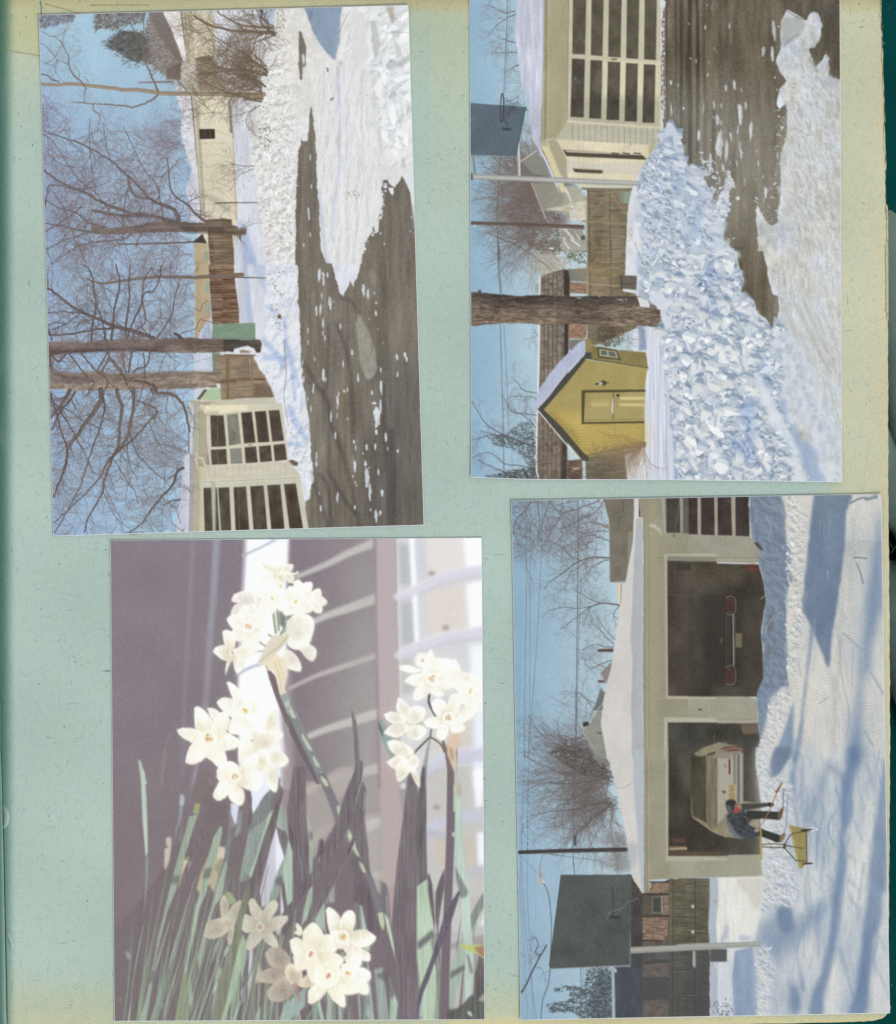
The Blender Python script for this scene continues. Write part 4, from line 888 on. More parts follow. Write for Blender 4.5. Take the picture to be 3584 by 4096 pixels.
 s.poly([(985,818),(940,835),(890,880),(780,990),(680,1110),(620,1200),(590,1270),(572,1350),(580,1400),(598,1400),(605,1360),(690,1275),(790,1140),(880,1030),(985,930)],s.field(K(182,190,214),[(20,20,49,.012)]),.8,1,.5)
 s.line([(600,1370),(690,1270),(780,1150),(870,1050),(975,940)],3,2,K(208,210,224),.8); s.line([(600,1400),(660,1470),(760,1590),(885,1735)],2.2,2,K(226,226,238),.95)
 s.part('window',shed)
 s.poly([(1085,878),(1100,876),(1240,900),(1280,985),(1090,965)],K(84,76,56),.7); s.poly([(1098,892),(1235,912),(1258,970),(1103,950)],K(178,172,138),.6)
 for q in ([(1112,902),(1160,908),(1165,945),(1116,942)],[(1172,910),(1225,918),(1240,958),(1178,948)]): s.poly(q,K(100,104,92),.5)
 dr=s.part('door',shed)
 s.poly([(955,1230),(1478,1225),(1478,1245),(985,1252),(975,1490),(1470,1482),(1468,1500),(955,1508)],K(82,74,50),.7)
 s.poly([(985,1252),(1475,1245),(1468,1482),(975,1492)],s.field(K(172,156,98),[(30,30,48,.012)]),.6)
 s.poly([(1025,1310),(1185,1300),(1185,1345),(1025,1350)],K(184,168,106),1); s.poly([(1035,1345),(1180,1335),(1180,1365),(1035,1368)],K(214,194,128),1.5,.8)
 s.poly([(1268,1285),(1470,1285),(1470,1310),(1268,1312)],K(226,206,142),1,.9); s.poly([(1262,1335),(1470,1338),(1470,1362),(1262,1362)],K(222,200,134),1,.85); s.poly([(1250,1312),(1470,1312),(1470,1335),(1250,1335)],K(176,158,98),.8)
 s.line([(1215,1250),(1213,1465)],1.2,1.2,K(60,52,40),.9,False); s.poly([(1207,1300),(1214,1290),(1214,1420),(1204,1425),(1200,1380)],K(222,222,224),.5)
 s.line([(1020,1360),(1180,1360)],.8,.8,K(120,100,60),.7,False); s.line([(980,1475),(1465,1465)],1,1,K(128,106,60),.8,False); s.poly(s.ell(1252,1273,12,11),K(50,46,40),.5)
 s.part('wall_lamp',shed)
 s.poly(s.ell(1130,1172,28,20),K(70,64,48),.7); s.poly(s.ell(1110,1176,18,15),K(180,182,170),.7); s.line([(1070,1180),(1090,1178)],2.5,3,K(56,54,46)); s.line([(1150,1170),(1176,1170)],2,1.4,K(60,56,46))
 s.cur=shed; s.line([(1030,975),(1500,1048)],1.6,1.4,K(74,66,44),.9,False); s.line([(965,1768),(1240,1712),(1480,1688)],1.6,1.2,K(96,80,54),.8)
 # shrubs
 s.part('printed_bare_shrub',0,'round dark shrub between the tree trunk and the yellow shed in the print'); T(Cc)
 for i in range(520):
  an=R.random()*6.28; r=R.random()**.6; px,py=s.P([(1190+math.cos(an)*115*r,780+math.sin(an)*95*r)])[0]
  a2=R.random()*6.28; s.put(s.mstroke(np.array([(px,py),(px+5*math.cos(a2),py+5*math.sin(a2))]),[1.2,.6]),np.clip(K(88,76,60)*R.uniform(.7,1.3),0,1).astype(np.float32),.75)
 for i in range(26): px,py=s.P([(R.uniform(1280,1480),R.uniform(720,920))])[0]; s.twig(px,py,math.pi+R.gauss(0,.8),26,.8,K(110,96,78),2,.6)
 s.part('printed_bare_shrub',0,'spray of thin orange brown twigs below the yellow shed in the print')
 for i in range(70): px,py=s.P([(1475+R.uniform(-20,10),1665+R.uniform(-12,20))])[0]; s.twig(px,py,2.45+R.gauss(0,.28),R.uniform(30,110),R.uniform(.6,1.3),K(140,116,88),1,.65,.4,.35)
 for i in range(6): s.line([(1470,1660),(1300+R.uniform(-60,60),1640+R.uniform(-40,10)),(1040+R.uniform(0,100),1600-R.uniform(0,80))],.9,.5,K(140,116,78),.6)
 for i in range(60): px,py=s.P([(R.uniform(1020,1300),R.uniform(1780,1980))])[0]; s.twig(px,py,math.pi+R.gauss(0,.8),30,.8,K(100,86,72),2,.6)
 for i in range(40): px,py=s.P([(R.uniform(620,860),R.uniform(1580,1980))])[0]; s.twig(px,py,math.pi+R.gauss(0,.6),36,.9,K(92,78,70),2,.6)
 for i in range(14): px,py=s.P([(R.uniform(760,860),R.uniform(1700,1780))])[0]; s.twig(px,py,2.6+R.gauss(0,.4),50,.8,K(150,124,104),1,.6)
 # utility pole
 T(A); s.part('printed_utility_pole'); s.poly([(45,1815),(300,1822),(600,1830),(975,1845),(980,1880),(600,1862),(300,1848),(45,1842)],s.field(K(112,92,84),[(20,3,50,.02)]),.7); s.poly([(45,1815),(975,1845),(975,1858),(45,1826)],K(84,70,66),1,.7); s.poly([(66,1845),(88,1846),(88,1860),(66,1860)],K(200,204,204),.6)
 # big trunk
 tr=s.part('printed_tree_trunk',0,'thick furrowed tree trunk crossing the whole sky of the print')
 T(Cc); tp=[(45,430),(110,425),(130,432),(300,448),(450,460),(600,452),(850,462),(1100,460),(1300,460),(1480,458),(1520,445),(1560,490),(1700,560),(1700,720),(1600,716),(1400,700),(1200,700),(1000,690),(700,690),(600,692),(500,682),(300,682),(150,695),(45,705)]
 s.poly(tp,s.field(K(124,108,92),[(18,2.6,51,.045),(30,30,52,.02),(6,1.8,53,.035)]),.7,1,.8)
 cl=np.zeros((s.h,s.w),np.float32); M=s.mpoly(s.P(tp),0); cl[M[1]:M[1]+M[2].shape[0],M[0]:M[0]+M[2].shape[1]]=M[2]; s.clip=cl
 s.shade(s.mpoly(s.P([(40,400),(1600,420),(1600,520),(1000,530),(400,545),(40,520)]),8),(.52,.54,.58),.85)
 s.shade(s.mpoly(s.P([(800,560),(1150,560),(1150,700),(850,700)]),12),(.72,.73,.76),.8)
 s.shade(s.mpoly(s.P([(40,640),(600,640),(1600,670),(1600,720),(40,720)]),6),(1.14,1.12,1.1),.8)
 for i in range(330):
  x=R.uniform(50,1600); y=R.uniform(500,715); s.line([(x,y),(x+R.uniform(15,45),y+R.gauss(0,5)),(x+R.uniform(50,90),y+R.gauss(0,4))],R.uniform(.7,1.4),.5,K(72,62,54) if R.random()<.7 else K(164,146,124),.5)
 for (x,y) in ((350,585),(220,640),(580,600),(680,600),(140,560)): s.poly(s.ell(x,y,24,16),K(76,66,58),2.5,.6)
 s.clip=None
 for (x,y,l) in ((935,475,20),(1100,462,10),(1270,490,30),(1320,490,12)): s.poly(s.ell(x,y,l,5,.1,10),K(200,206,218),.8,.8)
 s.poly([(110,425),(112,410),(130,412),(134,432)],K(60,56,54),.8)
 # asphalt
 T(B)
 rd=s.part('printed_driveway',0,'dark wet asphalt with streaks of slush in the print')
 ac=s.field(K(108,99,82),[(7,70,54,.02),(30,60,55,.02),(2,3,56,.016)])
 s.poly([(100,-340),(1640,-340),(1640,760),(1550,660),(1470,640),(1400,600),(1440,460),(1350,560),(1300,400),(1380,330),(1400,180),(1370,100),(1280,170),(1120,80),(1090,150),(1070,290),(1080,400),(1040,480),(1060,580),(1120,660),(1060,730),(1040,860),(1060,890),(1115,830),(1125,900),(1125,1040),(1110,1150),(1075,1260),(1070,1450),(1070,1600),(1050,1700),(1060,1820),(980,1850),(940,1800),(870,1660),(880,1800),(880,2060),(560,2060),(600,1850),(640,1700),(650,1560),(560,1600),(500,1900),(480,1700),(440,1540),(300,1360),(270,1230),(210,1110),(180,1000),(110,1060),(90,800)],ac,.8,1,1)
 T(D); s.poly([(560,-20),(900,-20),(920,80),(960,250),(990,400),(1000,440),(1050,460),(1060,560),(1040,640),(1000,740),(960,660),(880,600),(850,500),(790,470),(720,420),(770,330),(720,200),(700,60)],ac,.8,1,1)
 T(B)
 for (x,w_,f,y0,y1) in ((250,8,.68,-300,1100),(285,5,.72,100,1300),(330,11,.62,-300,1380),(380,7,.6,-300,1250),(215,4,.75,-300,1050),(440,6,.8,-300,1400),(160,5,1.14,50,1000),(235,4,1.14,300,1100),(300,3,1.25,600,1300),(420,8,1.14,0,1300),(150,3,.8,200,1000),(500,12,1.05,100,1400),(600,20,.92,-300,900),(520,9,.75,900,1700),(700,10,1.08,1400,2000),(330,5,.85,1000,1400),(345,5,1.12,150,1000)):
  q=s.mstroke(s.P([(x,y0),(x+R.uniform(-14,14),(y0+y1)/2),(x+R.uniform(-6,14),y1)]),[w_ * .6,w_,w_ * .7]); s.shade((q[0],q[1],blur(q[2],1.6,6)),(f,f,f*1.02 if f<1 else f * .97),.95)
 s.shade(s.mpoly(s.P([(900,-340),(1640,-340),(1640,700),(1300,400),(1250,100)]),20),(.84,.85,.88),.9)
 s.line([(128,-300),(136,100),(138,1000)],1.2,1.6,K(60,52,46),.8); s.line([(118,20),(120,400),(128,980)],2,1.6,K(150,132,112),.8)
 s.part('printed_snow_patches')
 for (x,y,h,w_) in ((1010,260,110,14),(1000,440,90,12),(925,430,50,13),(650,215,44,8),(450,230,26,9),(468,48,10,6),(322,198,7,8),(540,425,7,6),(470,612,18,9),(618,720,40,9),(688,700,60,11),(750,730,24,6),(785,865,50,10),(740,920,120,16),(830,1030,66,13),(822,1110,60,12),(548,990,80,13),(522,850,60,7),(585,860,30,5),(580,1010,40,6),
      (435,870,70,6),(400,1110,70,12),(560,1220,160,34),(625,1230,110,12),(660,1120,50,9),(735,1190,60,9),(740,1270,60,14),(720,1080,50,10),(497,1148,12,8),(490,1340,100,14),(460,1400,40,10),(600,1380,60,10),(570,1490,40,8),(640,1500,90,34),(620,1600,80,30),(685,1520,40,10),(770,1490,50,6),
      (885,1340,44,8),(862,1466,9,9),(928,1448,16,6),(996,1468,8,5),(943,1570,60,12),(930,1640,20,6),(720,1625,16,14),(1083,1040,36,11),(1045,1280,50,9),(1055,1560,50,7),(876,1240,14,6),(170,680,30,9),(230,710,22,7),(272,888,18,9),(175,900,70,6),(420,1296,14,9),(438,1500,22,18),(240,1150,10,8),(330,480,10,5),(380,500,30,4),(505,60,30,3),(525,400,12,4),(480,510,14,4),(685,1952,10,10),(520,960,20,5),(710,1340,30,5),(655,1330,12,5),(100,690,12,7)):
  for k in range(2 if w_<12 else 4):
   e=s.ell(x+R.gauss(0,w_ * .3),y+R.gauss(0,h * .22),w_*R.uniform(.45,.85),h*R.uniform(.4,.8),R.gauss(0,.06),16); e+=np.array([[R.gauss(0,w_ * .2),R.gauss(0,h * .05)] for _ in e])
   s.poly(e,K(*R.choice([(196,200,202),(176,180,182),(212,216,218)])),.7,.85)
 s.specks([(380,600),(800,700),(760,1500),(440,1500)],260,K(184,186,186),.4,1.4,.45,0,.75)
 s.specks([(90,-300),(110,-300),(130,1000),(100,1000)],50,K(216,220,224),.8,2.4,.5,0,.9)
 # dirty snow bank,right side
 s.part('printed_snow_bank',0,'gritty snow bank along the right edge of the print')
 dirty=s.field(K(200,203,204),[(9,16,57,.035),(2,2.6,58,.024),(26,50,59,(.008,.02,.045)),(60,60,60,.03)])
 s.poly([(1120,80),(1180,120),(1280,175),(1310,110),(1345,95),(1370,130),(1385,180),(1408,190),(1400,290),(1385,340),(1350,390),(1300,400),(1310,470),(1350,560),(1395,580),(1440,440),(1470,480),(1470,560),(1460,620),(1520,640),(1560,650),(1560,2060),(880,2060),(880,1900),(862,1720),(880,1700),(940,1820),(990,1850),(1060,1815),(1040,1740),(1070,1700),(1068,1580),(1075,1460),(1060,1350),(1075,1260),(1110,1150),(1128,1040),(1125,900),(1115,840),(1060,890),(1035,850),(1060,740),(1130,680),(1110,620),(1060,580),(1030,500),(1070,400),(1070,290),(1085,150)],dirty,.8,1,1.4,5,9)
 T(D)
 s.poly([(870,-20),(1560,-20),(1572,2010),(1130,2010),(840,1100),(700,900),(1000,780),(1010,700),(1065,640),(1060,560),(1050,440),(990,330),(960,180),(920,80),(900,20)],dirty,.8,1,1.2,5,9)
 T(B)
 for p_,c_ in (([(1090,150),(1200,130),(1290,200),(1180,340),(1090,370),(1075,280)],(170,172,166)),([(1290,470),(1320,480),(1380,580),(1350,590)],(140,146,150)),([(1380,660),(1470,640),(1480,730),(1420,720)],(166,172,182)),([(1460,600),(1540,660),(1500,740),(1440,680)],(178,184,194))): s.poly(p_,K(*c_),2.2,.75,1)
 s.line([(1100,380),(1150,320),(1230,280)],3,1.5,K(130,134,140),.7); s.line([(1120,90),(1200,140),(1270,165)],2.4,2,K(112,108,104),.6)
 for i in range(110):
  T(B if i % 2 else D); x=R.uniform(1080,1550); y=R.uniform(300 if i % 2 else 0,2000); s.line([(x,y),(x+R.uniform(20,90),y+R.uniform(50,160))],R.uniform(1,3.5),.6,K(*R.choice([(220,220,218),(170,164,154),(206,210,214),(180,182,186)])),.35)
 T(B); s.relief(s.mpoly(s.P([(1100,350),(1300,500),(1560,760),(1560,2040),(1090,2040),(1090,1200),(1140,900)]),12),(-.6,.8),K(160,160,154),K(224,226,226),[],[(7,12,142,.8),(3,3,143,.3)],.9,.9,.55)
 T(B); s.specks([(1100,350),(1300,500),(1560,760),(1560,2040),(1090,2040),(1090,1200),(1140,900)],520,K(140,126,106),.3,1.1,1.4,.8,.55,.15)
 for i in range(34): s.poly(s.ell(R.uniform(1120,1550),R.uniform(760,2040),R.uniform(14,46),R.uniform(22,60),.3,12),K(*R.choice([(166,160,150),(206,208,208),(214,216,216)])),3,.35,2)
 T(D); s.relief(s.mpoly(s.P([(1000,60),(1560,0),(1560,1900),(1200,1200),(1060,740)]),14),(-.6,.8),K(166,166,162),K(226,228,228),[],[(6,22,140,.8),(3,3,141,.3)],.9,.9,.5)
 s.specks([(900,20),(1560,20),(1560,1200),(1200,700)],420,K(146,132,112),.3,1.1,1.3,.9,.55,.15)
 for i in range(60):  # wheel packed ridges running down to the corner
  k=R.random(); x0,y0=1060+300*k,560-100*k; s.line([(x0,y0),(x0+200,y0+420),(1560,1200+R.uniform(-300,500)-300*k)],R.uniform(1,3),R.uniform(.6,2),K(*R.choice([(206,208,206),(182,178,166),(216,222,226),(176,186,196)])),.4)
 T(B); s.rubble([(420,1240),(640,1400),(700,1560),(600,1900),(520,1800),(500,1500),(400,1380)],160,.8,4,K(222,228,234),K(186,196,208),K(130,140,156),a=.9,pw=3)
 s.rubble([(850,1640),(980,1840),(1060,1830),(1040,1600),(1060,1400),(1130,1100),(1110,820),(1040,540),(1060,200),(1020,300),(1030,900),(1020,1500)],90,.8,3.2,K(214,218,220),K(188,190,190),K(126,124,120),a=.85,pw=3)
 # heap of broken snow slabs
 hp=s.part('printed_snow_heap',0,'blue shadowed heap of broken snow slabs across the print')
 base=s.field(K(184,196,212),[(20,20,60,.03),(5,5,61,.02)])
 T(B)
 heap=[(50,1100),(120,1090),(150,1020),(180,1000),(205,1060),(240,1140),(275,1240),(300,1340),(310,1400),(350,1340),(400,1400),(450,1480),(500,1600),(505,1720),(560,1640),(600,1620),(640,1700),(620,1780),(600,1900),(560,2060),(-20,2060),(-30,1850),(-60,1700),(-80,1560),(-75,1460),(-90,1350),(-60,1300),(0,1260)]
 s.poly(heap,base,.8,1,1.6,5,11)
 T(Cc); s.poly([(1560,-40),(1700,-40),(1700,720),(1640,700),(1620,560),(1520,520),(1530,440),(1490,340),(1510,160)],base,.8,1,1,5)
 T(D)
 heap2=[(-60,-20),(560,-20),(640,40),(700,100),(720,220),(770,330),(740,430),(850,500),(860,600),(960,680),(1000,740),(1090,690),(1140,780),(1080,900),(1090,1150),(1040,1300),(1180,1680),(1180,2000),(240,2000),(220,1700),(180,1560),(170,1400),(150,1300),(120,1100),(110,800),(60,700),(130,600),(60,520),(-80,480)]
 s.poly(heap2,base,.8,1,1.6,5,12)
 def powder(p,n,r0,r1,c):
  q=s.P(p); M=s.mpoly(q,0); ys,xs=np.nonzero(M[2]>.5)
  for i in range(n):
   j=R.randrange(len(xs)); r=R.uniform(r0,r1); e=s.ell(xs[j]+M[0],ys[j]+M[1],r*1.5,r,R.random()*3,12); e=e+np.array([[R.gauss(0,r * .2),R.gauss(0,r * .2)] for _ in e]); s.put(s.mpoly(e,1.6),K(*R.choice(c)),R.uniform(.3,.75),False)
 HD,HM,HL=K(118,138,160),K(176,190,203),K(226,230,232)
 for (t,p,c1,c2,bi,ang) in ((B,heap,(16,9,.8,71,1.0),(9,9,171,.5),-.7,.9),(D,heap2,(24,13,-.9,72,1.1),(12,12,172,.5),.25,2.1)):
  T(t); M=s.mpoly(s.P(p),2); s.relief(M,(-.35,.95),HD,HL,[c1],[c2,(4,4,174,.12)],.8,bi,.9,.9,HM); s.rubble(p,330,3.2,17,K(236,237,238) if t is D else K(212,219,228),K(184,196,207),K(126,146,168),(-.35,.95),1.9,ang)

 T(D)
 def slab(x,y,L,w_,ang,lit=(232,232,232),dk=(158,174,200)):
  c,q=math.cos(ang),math.sin(ang); pt=lambda a,b: (x+a*c-b*q,y+a*q+b*c)
  s.poly([pt(-L,-w_),pt(L * .9,-w_*1.1),pt(L,w_ * .2),pt(-L * .9,w_ * .3)],K(*lit),.7,.9,.5,4,int(x) % 50)
  s.poly([pt(-L * .9,w_ * .3),pt(L,w_ * .2),pt(L * .92,w_*1.2),pt(-L * .85,w_)],K(*dk),.8,.9,.5,4,int(y) % 50)
 powder(heap2,170,4,13,[(224,229,232),(206,214,222),(176,190,206)])
 s.rubble(heap2,150,2.2,11,K(240,241,240),K(200,208,216),K(138,156,178),(-.35,.95),1.9,2.1)
 s.rubble([(200,200),(640,500),(860,900),(900,1500),(700,1900),(380,1850),(250,1300),(240,700)],34,11,21,K(236,238,238),K(206,213,219),K(146,162,182),(-.35,.95),1.8,2.1,.85,.6)
 for (x,y,L,w_,an) in ((60,180,60,14,-.9),(330,220,70,14,-.7),(420,500,60,40,1.3),(280,430,80,14,-1.1),(360,380,50,12,-.6),(200,330,40,30,.3),(130,380,40,12,1.1),(250,700,50,26,-1),(380,850,90,22,1.9),(300,860,60,30,1.3),(240,980,70,12,-.9),(400,1020,60,22,1.7),(650,830,40,36,1),(760,590,90,40,.4),(760,900,60,30,1.5),
        (770,1010,90,46,1.3),(640,900,30,50,.2),(900,700,50,40,.3),(800,1235,30,26,0),(260,1170,30,14,1.2),(470,1150,60,26,1.5),(620,1480,60,18,-.9),(310,1420,40,44,.6),(370,1560,60,44,1.1),(550,1480,70,30,1.6),(850,1640,110,70,1.0),(300,1680,60,50,.9),(740,1680,90,30,.9),(480,1820,60,40,1.5),(720,1850,70,50,.3),(350,1850,70,36,1.1),(940,1850,70,44,1.1),(120,500,30,10,1),(480,520,40,24,1.4),(620,120,30,30,.4),(180,620,34,20,.2),(400,680,36,34,0),(500,700,40,30,1.2),(560,960,60,20,1.5)):
  slab(x,y,L * .8,w_ * .7,an,R.choice([(228,228,228),(216,220,226),(236,234,230)]),R.choice([(158,174,202),(168,182,206),(180,188,204)]))
 for i in range(90):
  x,y=R.uniform(-40,900),R.uniform(0,1980)
  if x>1000 or x<100 and y>600 or x<230 and y>1300 or (x>560 and y<520 and x>560+(y * .3)): continue
  slab(x,y,R.uniform(8,34),R.uniform(5,15),R.uniform(-1.6,1.6),R.choice([(222,226,232),(208,214,224),(232,232,232)]),R.choice([(146,164,196),(160,176,204),(174,184,204)]))
 T(B)
 for i in range(70):
  y=R.uniform(1060,2040); k=(y-1000)/1000; x=R.uniform(-50 if y>1300 else 60,120+440*k-20)
  slab(x,y,R.uniform(6,26),R.uniform(4,12),R.uniform(-1.4,1.4),R.choice([(206,214,226),(222,226,232),(196,206,222)]),R.choice([(134,154,190),(146,164,196),(160,176,204)]))
 M=s.mpoly(s.P([(60,700),(1000,760),(1200,2000),(240,2000)]),30); s.put(M,K(228,231,234),.2,False)
 T(B); powder(heap,70,4,12,[(198,208,222),(170,186,206),(214,221,228)]); s.rubble(heap,120,2,10,K(222,227,232),K(184,196,212),K(134,152,178),(-.35,.95),1.9,.9)
 for (x,y,r) in ((398,1465,16),(436,1500,20),(575,1650,20),(540,1735,18),(600,1740,26),(450,1830,40),(720,1625,14),(480,1740,24)):
  s.poly(s.ell(x,y,r*1.1,r,.3,12),K(224,226,232),.7,.95,.5); s.poly(s.ell(x+r * .4,y+r * .5,r * .6,r * .4,.3,10),K(170,182,206),1,.8)
 for p_ in ([(100,1200),(200,1330),(60,1520),(-60,1500)],[(200,1400),(300,1480),(250,1560),(120,1650)],[(330,1700),(450,1620),(420,1900),(300,2000)],[(60,1640),(200,1700),(100,1900),(-30,1800)]): s.shade(s.mpoly(s.P(p_),7),(.82,.88,.97),.7)
 T(D)
 for p_,a_ in (([(740,1330),(860,1290),(880,1640),(780,1660),(730,1500)],.9),([(480,0),(560,300),(520,420),(420,340)],.6),([(470,430),(560,500),(540,660),(470,680)],.7),([(660,1600),(860,1700),(870,1840),(780,1800),(660,1720)],1),([(880,1160),(1080,1280),(940,1260)],.5),([(840,1060),(940,900),(1060,1180),(960,1200)],.5),([(0,0),(110,0),(60,130),(-30,160)],.8)):
  s.shade(s.mpoly(s.P(p_),5),(.80,.86,.96),a_)
 s.poly([(830,1050),(900,1100),(960,1240),(1100,1480),(1180,1640),(1290,1990),(1170,2000),(1150,1700),(1060,1600),(960,1440),(900,1280)],K(222,228,236),3,.8,1)
 s.poly([(1050,1300),(1110,1310),(1130,1480),(1240,1620),(1350,1720),(1400,1900),(1460,2000),(1300,2000),(1240,1800),(1160,1600),(1090,1480)],K(150,172,206),4,.75,1.5)
 s.poly([(1070,760),(1190,760),(1240,860),(1300,960),(1380,1120),(1440,1300),(1560,1600),(1572,1990),(1460,1990),(1380,1720),(1260,1560),(1120,1300),(1080,1100)],s.field(K(204,214,222),[(8,14,62,.03)]),6,.7)
 for i in range(70):
  x,y=R.uniform(1060,1540),R.uniform(1000,1980); s.poly(s.ell(x,y,R.uniform(6,18),R.uniform(8,24),R.random()*3,10),K(*R.choice([(176,192,212),(222,228,234),(214,222,230)])),1.6,.55,1)
 for i in range(16):
  x,y=1080+i*22+R.uniform(-20,20),780+i*52+R.uniform(-30,30); s.poly(s.ell(x,y,18,24,.5,10),K(168,184,208),2,.6,1)
 s.line([(640,340),(700,400),(690,440)],4,3,K(180,194,216),.7)
 T(D); s.specks([(200,100),(900,400),(1100,900),(900,1800),(300,1800)],90,K(150,140,124),.3,.9,1.4,.9,.6)
 T(Cc); s.line([(1390,20),(1450,180),(1500,280)],1.2,.8,K(130,110,96),.8)
 # near garage
 ga=s.part('printed_garage',0,'cream clapboard garage with a paned door and deep roof snow in the print')
 T(A)
 s.poly([(640,-340),(1600,-340),(1600,1050),(1580,1120),(1540,1300),(1420,1400),(1370,1540),(960,1530),(830,1460),(770,1580),(620,1200),(640,1000)],s.field(K(198,194,168),[(40,40,63,.012)]),.7)
 s.poly([(770,1140),(1510,1180),(1500,1280),(1480,1320),(1400,1440),(1370,1530),(960,1530),(850,1470),(690,1150)],s.field(K(226,216,184),[(30,30,64,.014)]),.8)
 for i in range(17):
  x=800+i*42; s.line([(x,1160+i*1.5),(x+4,1520-max(0,x-1300) * .6)],.6,.6,K(164,150,118),.6,False)
 for i in range(9):
  s.line([(800,1310+i*12),(1050,1340+i*10),(1460,1330+i*12)],R.uniform(2,5),2,K(196,196,190),.45)
 for i in range(5): s.line([(1380,1160+i*4),(1200,1250+i*20),(900,1200+i*14)],2,1,K(190,186,170),.4)
 s.poly([(680,1148),(740,1140),(770,1180),(830,1300),(838,1480),(780,1420),(700,1220)],K(168,162,132),1,.9)
 s.poly([(620,1200),(680,1200),(780,1440),(820,1540),(825,1580),(780,1578),(700,1380)],K(222,208,164),.8); s.line([(620,1200),(700,1370),(780,1570)],1.6,1.4,K(96,80,62),.8)
 s.poly([(640,-340),(862,-340),(835,1000),(760,1135),(640,1140)],s.field(K(172,166,132),[(20,60,65,.012)]),1)
 s.poly([(640,-340),(682,-340),(665,1140),(620,1200),(618,1140)],K(158,154,124),.8); s.line([(652,-340),(635,1140)],1.2,1.2,K(206,198,160),.7,False); s.line([(672,-340),(655,1140)],1.4,1.4,K(126,120,92),.7,False)
 s.line([(690,-340),(680,1140)],1.2,1.2,K(196,190,156),.6,False)
 s.poly([(620,1150),(680,1150),(680,1200),(625,1190)],K(186,178,148),.7)
 dd=s.part('garage_door',ga)
 s.poly([(862,-340),(1600,-340),(1600,1050),(835,990)],s.field(K(200,194,168),[(30,30,66,.01)]),.7)
 s.line([(850,-340),(838,985)],1.6,1.6,K(142,130,100),.8,False); s.line([(860,600),(846,990)],1,1,K(222,212,176),.8,False)
 s.poly([(835,985),(1600,1040),(1600,1056),(835,1000)],K(224,216,186),.7)
 cols=[(884,996,8),(1036,1138,20),(1178,1286,32),(1326,1430,44),(1472,1574,54)]
 for (x0,x1,o) in cols:
  s.part('pane',dd); s.poly([(x0+4,-340),(x1+4,-340),(x1-12,448+o-8),(x0-6,442+o-8)],s.field(K(92,86,72),[(14,20,67,.018),(2,2,68,.01)]),.6)
  s.part('pane',dd); s.poly([(x0-8,480+o-8),(x1-14,486+o-8),(x1-24,972+o-18),(x0-20,962+o-12)],s.field(K(84,78,66),[(14,20,67,.018),(2,2,68,.01)]),.6)
 s.cur=dd
 s.shade(s.mpoly(s.P([(1120,500),(1600,500),(1600,785),(1120,770)]),3),(1.12,1.12,1.1),.8)
 s.poly([(1060,620),(1120,560),(1120,770),(1040,740)],K(122,120,100),3,.5); s.shade(s.mpoly(s.P([(860,800),(1590,830),(1590,1050),(860,990)]),2),(.88,.88,.87),.6)
 s.line([(1006,-340),(1000,430)],1,1,K(160,152,128),.7,False)
 s.poly([(1196,480),(1245,480),(1245,494),(1196,494)],K(120,108,80),.6)
 s.poly([(895,636),(915,632),(912,655),(898,652)],K(100,150,146),.6,.7); s.specks([(930,600),(990,600),(980,760),(940,760)],12,K(100,150,146),.4,1.4,1,0,.6)
 s.cur=ga
 s.poly([(862,1008),(1600,1060),(1590,1200),(1520,1190),(1510,1185),(740,1142),(830,1010)],s.field(K(192,188,166),[(30,10,69,.012)]),.7)
 for i in range(16):
  x=880+i*47; s.line([(x,1010+i*3),(x+2,1150+i*3)],1.1,1.1,K(132,126,104),.75,False)
 s.poly([(1510,1190),(1580,1195),(1560,1270),(1500,1260)],K(192,176,136),.8)
 s.part('window',ga); s.poly([(800,1225),(820,1228),(1450,1270),(1485,1300),(1480,1310),(830,1280)],K(86,74,60),.7); s.poly([(810,1232),(1440,1262),(1440,1272),(840,1248)],K(196,190,170),.6)
 for x in (1200,1290,1380): s.poly([(x,1250),(x+60,1254),(x+60,1264),(x,1260)],K(80,70,60),.5)
 s.part('window',ga); s.poly([(880,1378),(1128,1392),(1124,1422),(900,1412)],K(84,74,58),.7); s.line([(890,1380),(1126,1394)],1.4,1.4,K(206,196,164),.8,False); s.line([(930,1396),(1110,1406)],.8,.8,K(130,120,96),.7,False)
 rs=s.part('snow',ga)
 rp=[(428,-340),(425,100),(405,230),(412,300),(440,500),(465,680),(495,800),(530,930),(545,1060),(555,1150),(575,1180),(640,1290),(690,1400),(740,1520),(770,1545),(760,1500),(700,1370),(630,1240),(618,1180),(622,1000),(640,500),(652,-340)]
 s.poly(rp,s.field(K(200,204,222),[(4,60,70,.03),(14,40,71,.02)]),.8,1,.5)
 for i in range(16): x=R.uniform(430,600); y=R.uniform(-300,600); s.line([(x,y),(x+30,y+200),(x+80*R.random()+20,y+420)],R.uniform(1,4),1,K(*R.choice([(222,222,228),(176,184,212),(212,210,206)])),.35)
 s.poly([(620,620),(650,560),(640,760),(625,860)],K(216,214,208),3,.6)
 s.line([(655,-340),(645,300),(635,700),(622,1150)],1.4,1.4,K(150,146,146),.6)
 # snow along the foot of the door
 T(B); s.part('printed_snow_edge'); s.poly([(80,20),(100,-20),(130,20),(115,70),(85,60)],K(216,220,226),.8,1,1)
 for i in range(24): y=40+i*40; s.poly(s.ell(105+R.uniform(-8,10),y,R.uniform(5,12),R.uniform(10,26),0,10),K(220,222,226),.7,.9,.8)
 s.part('printed_snow_heap_tip'); s.poly([(45,1108),(80,1088),(125,1095),(140,1040),(165,1005),(185,1015),(210,1080),(240,1160),(200,1180),(120,1140),(80,1130)],K(200,210,224),.8,1,1)
 # basketball backboard on its pole
 bb=s.part('printed_basketball_hoop',0,'grey backboard with rim, torn net and white pole in the print')
 T(A)
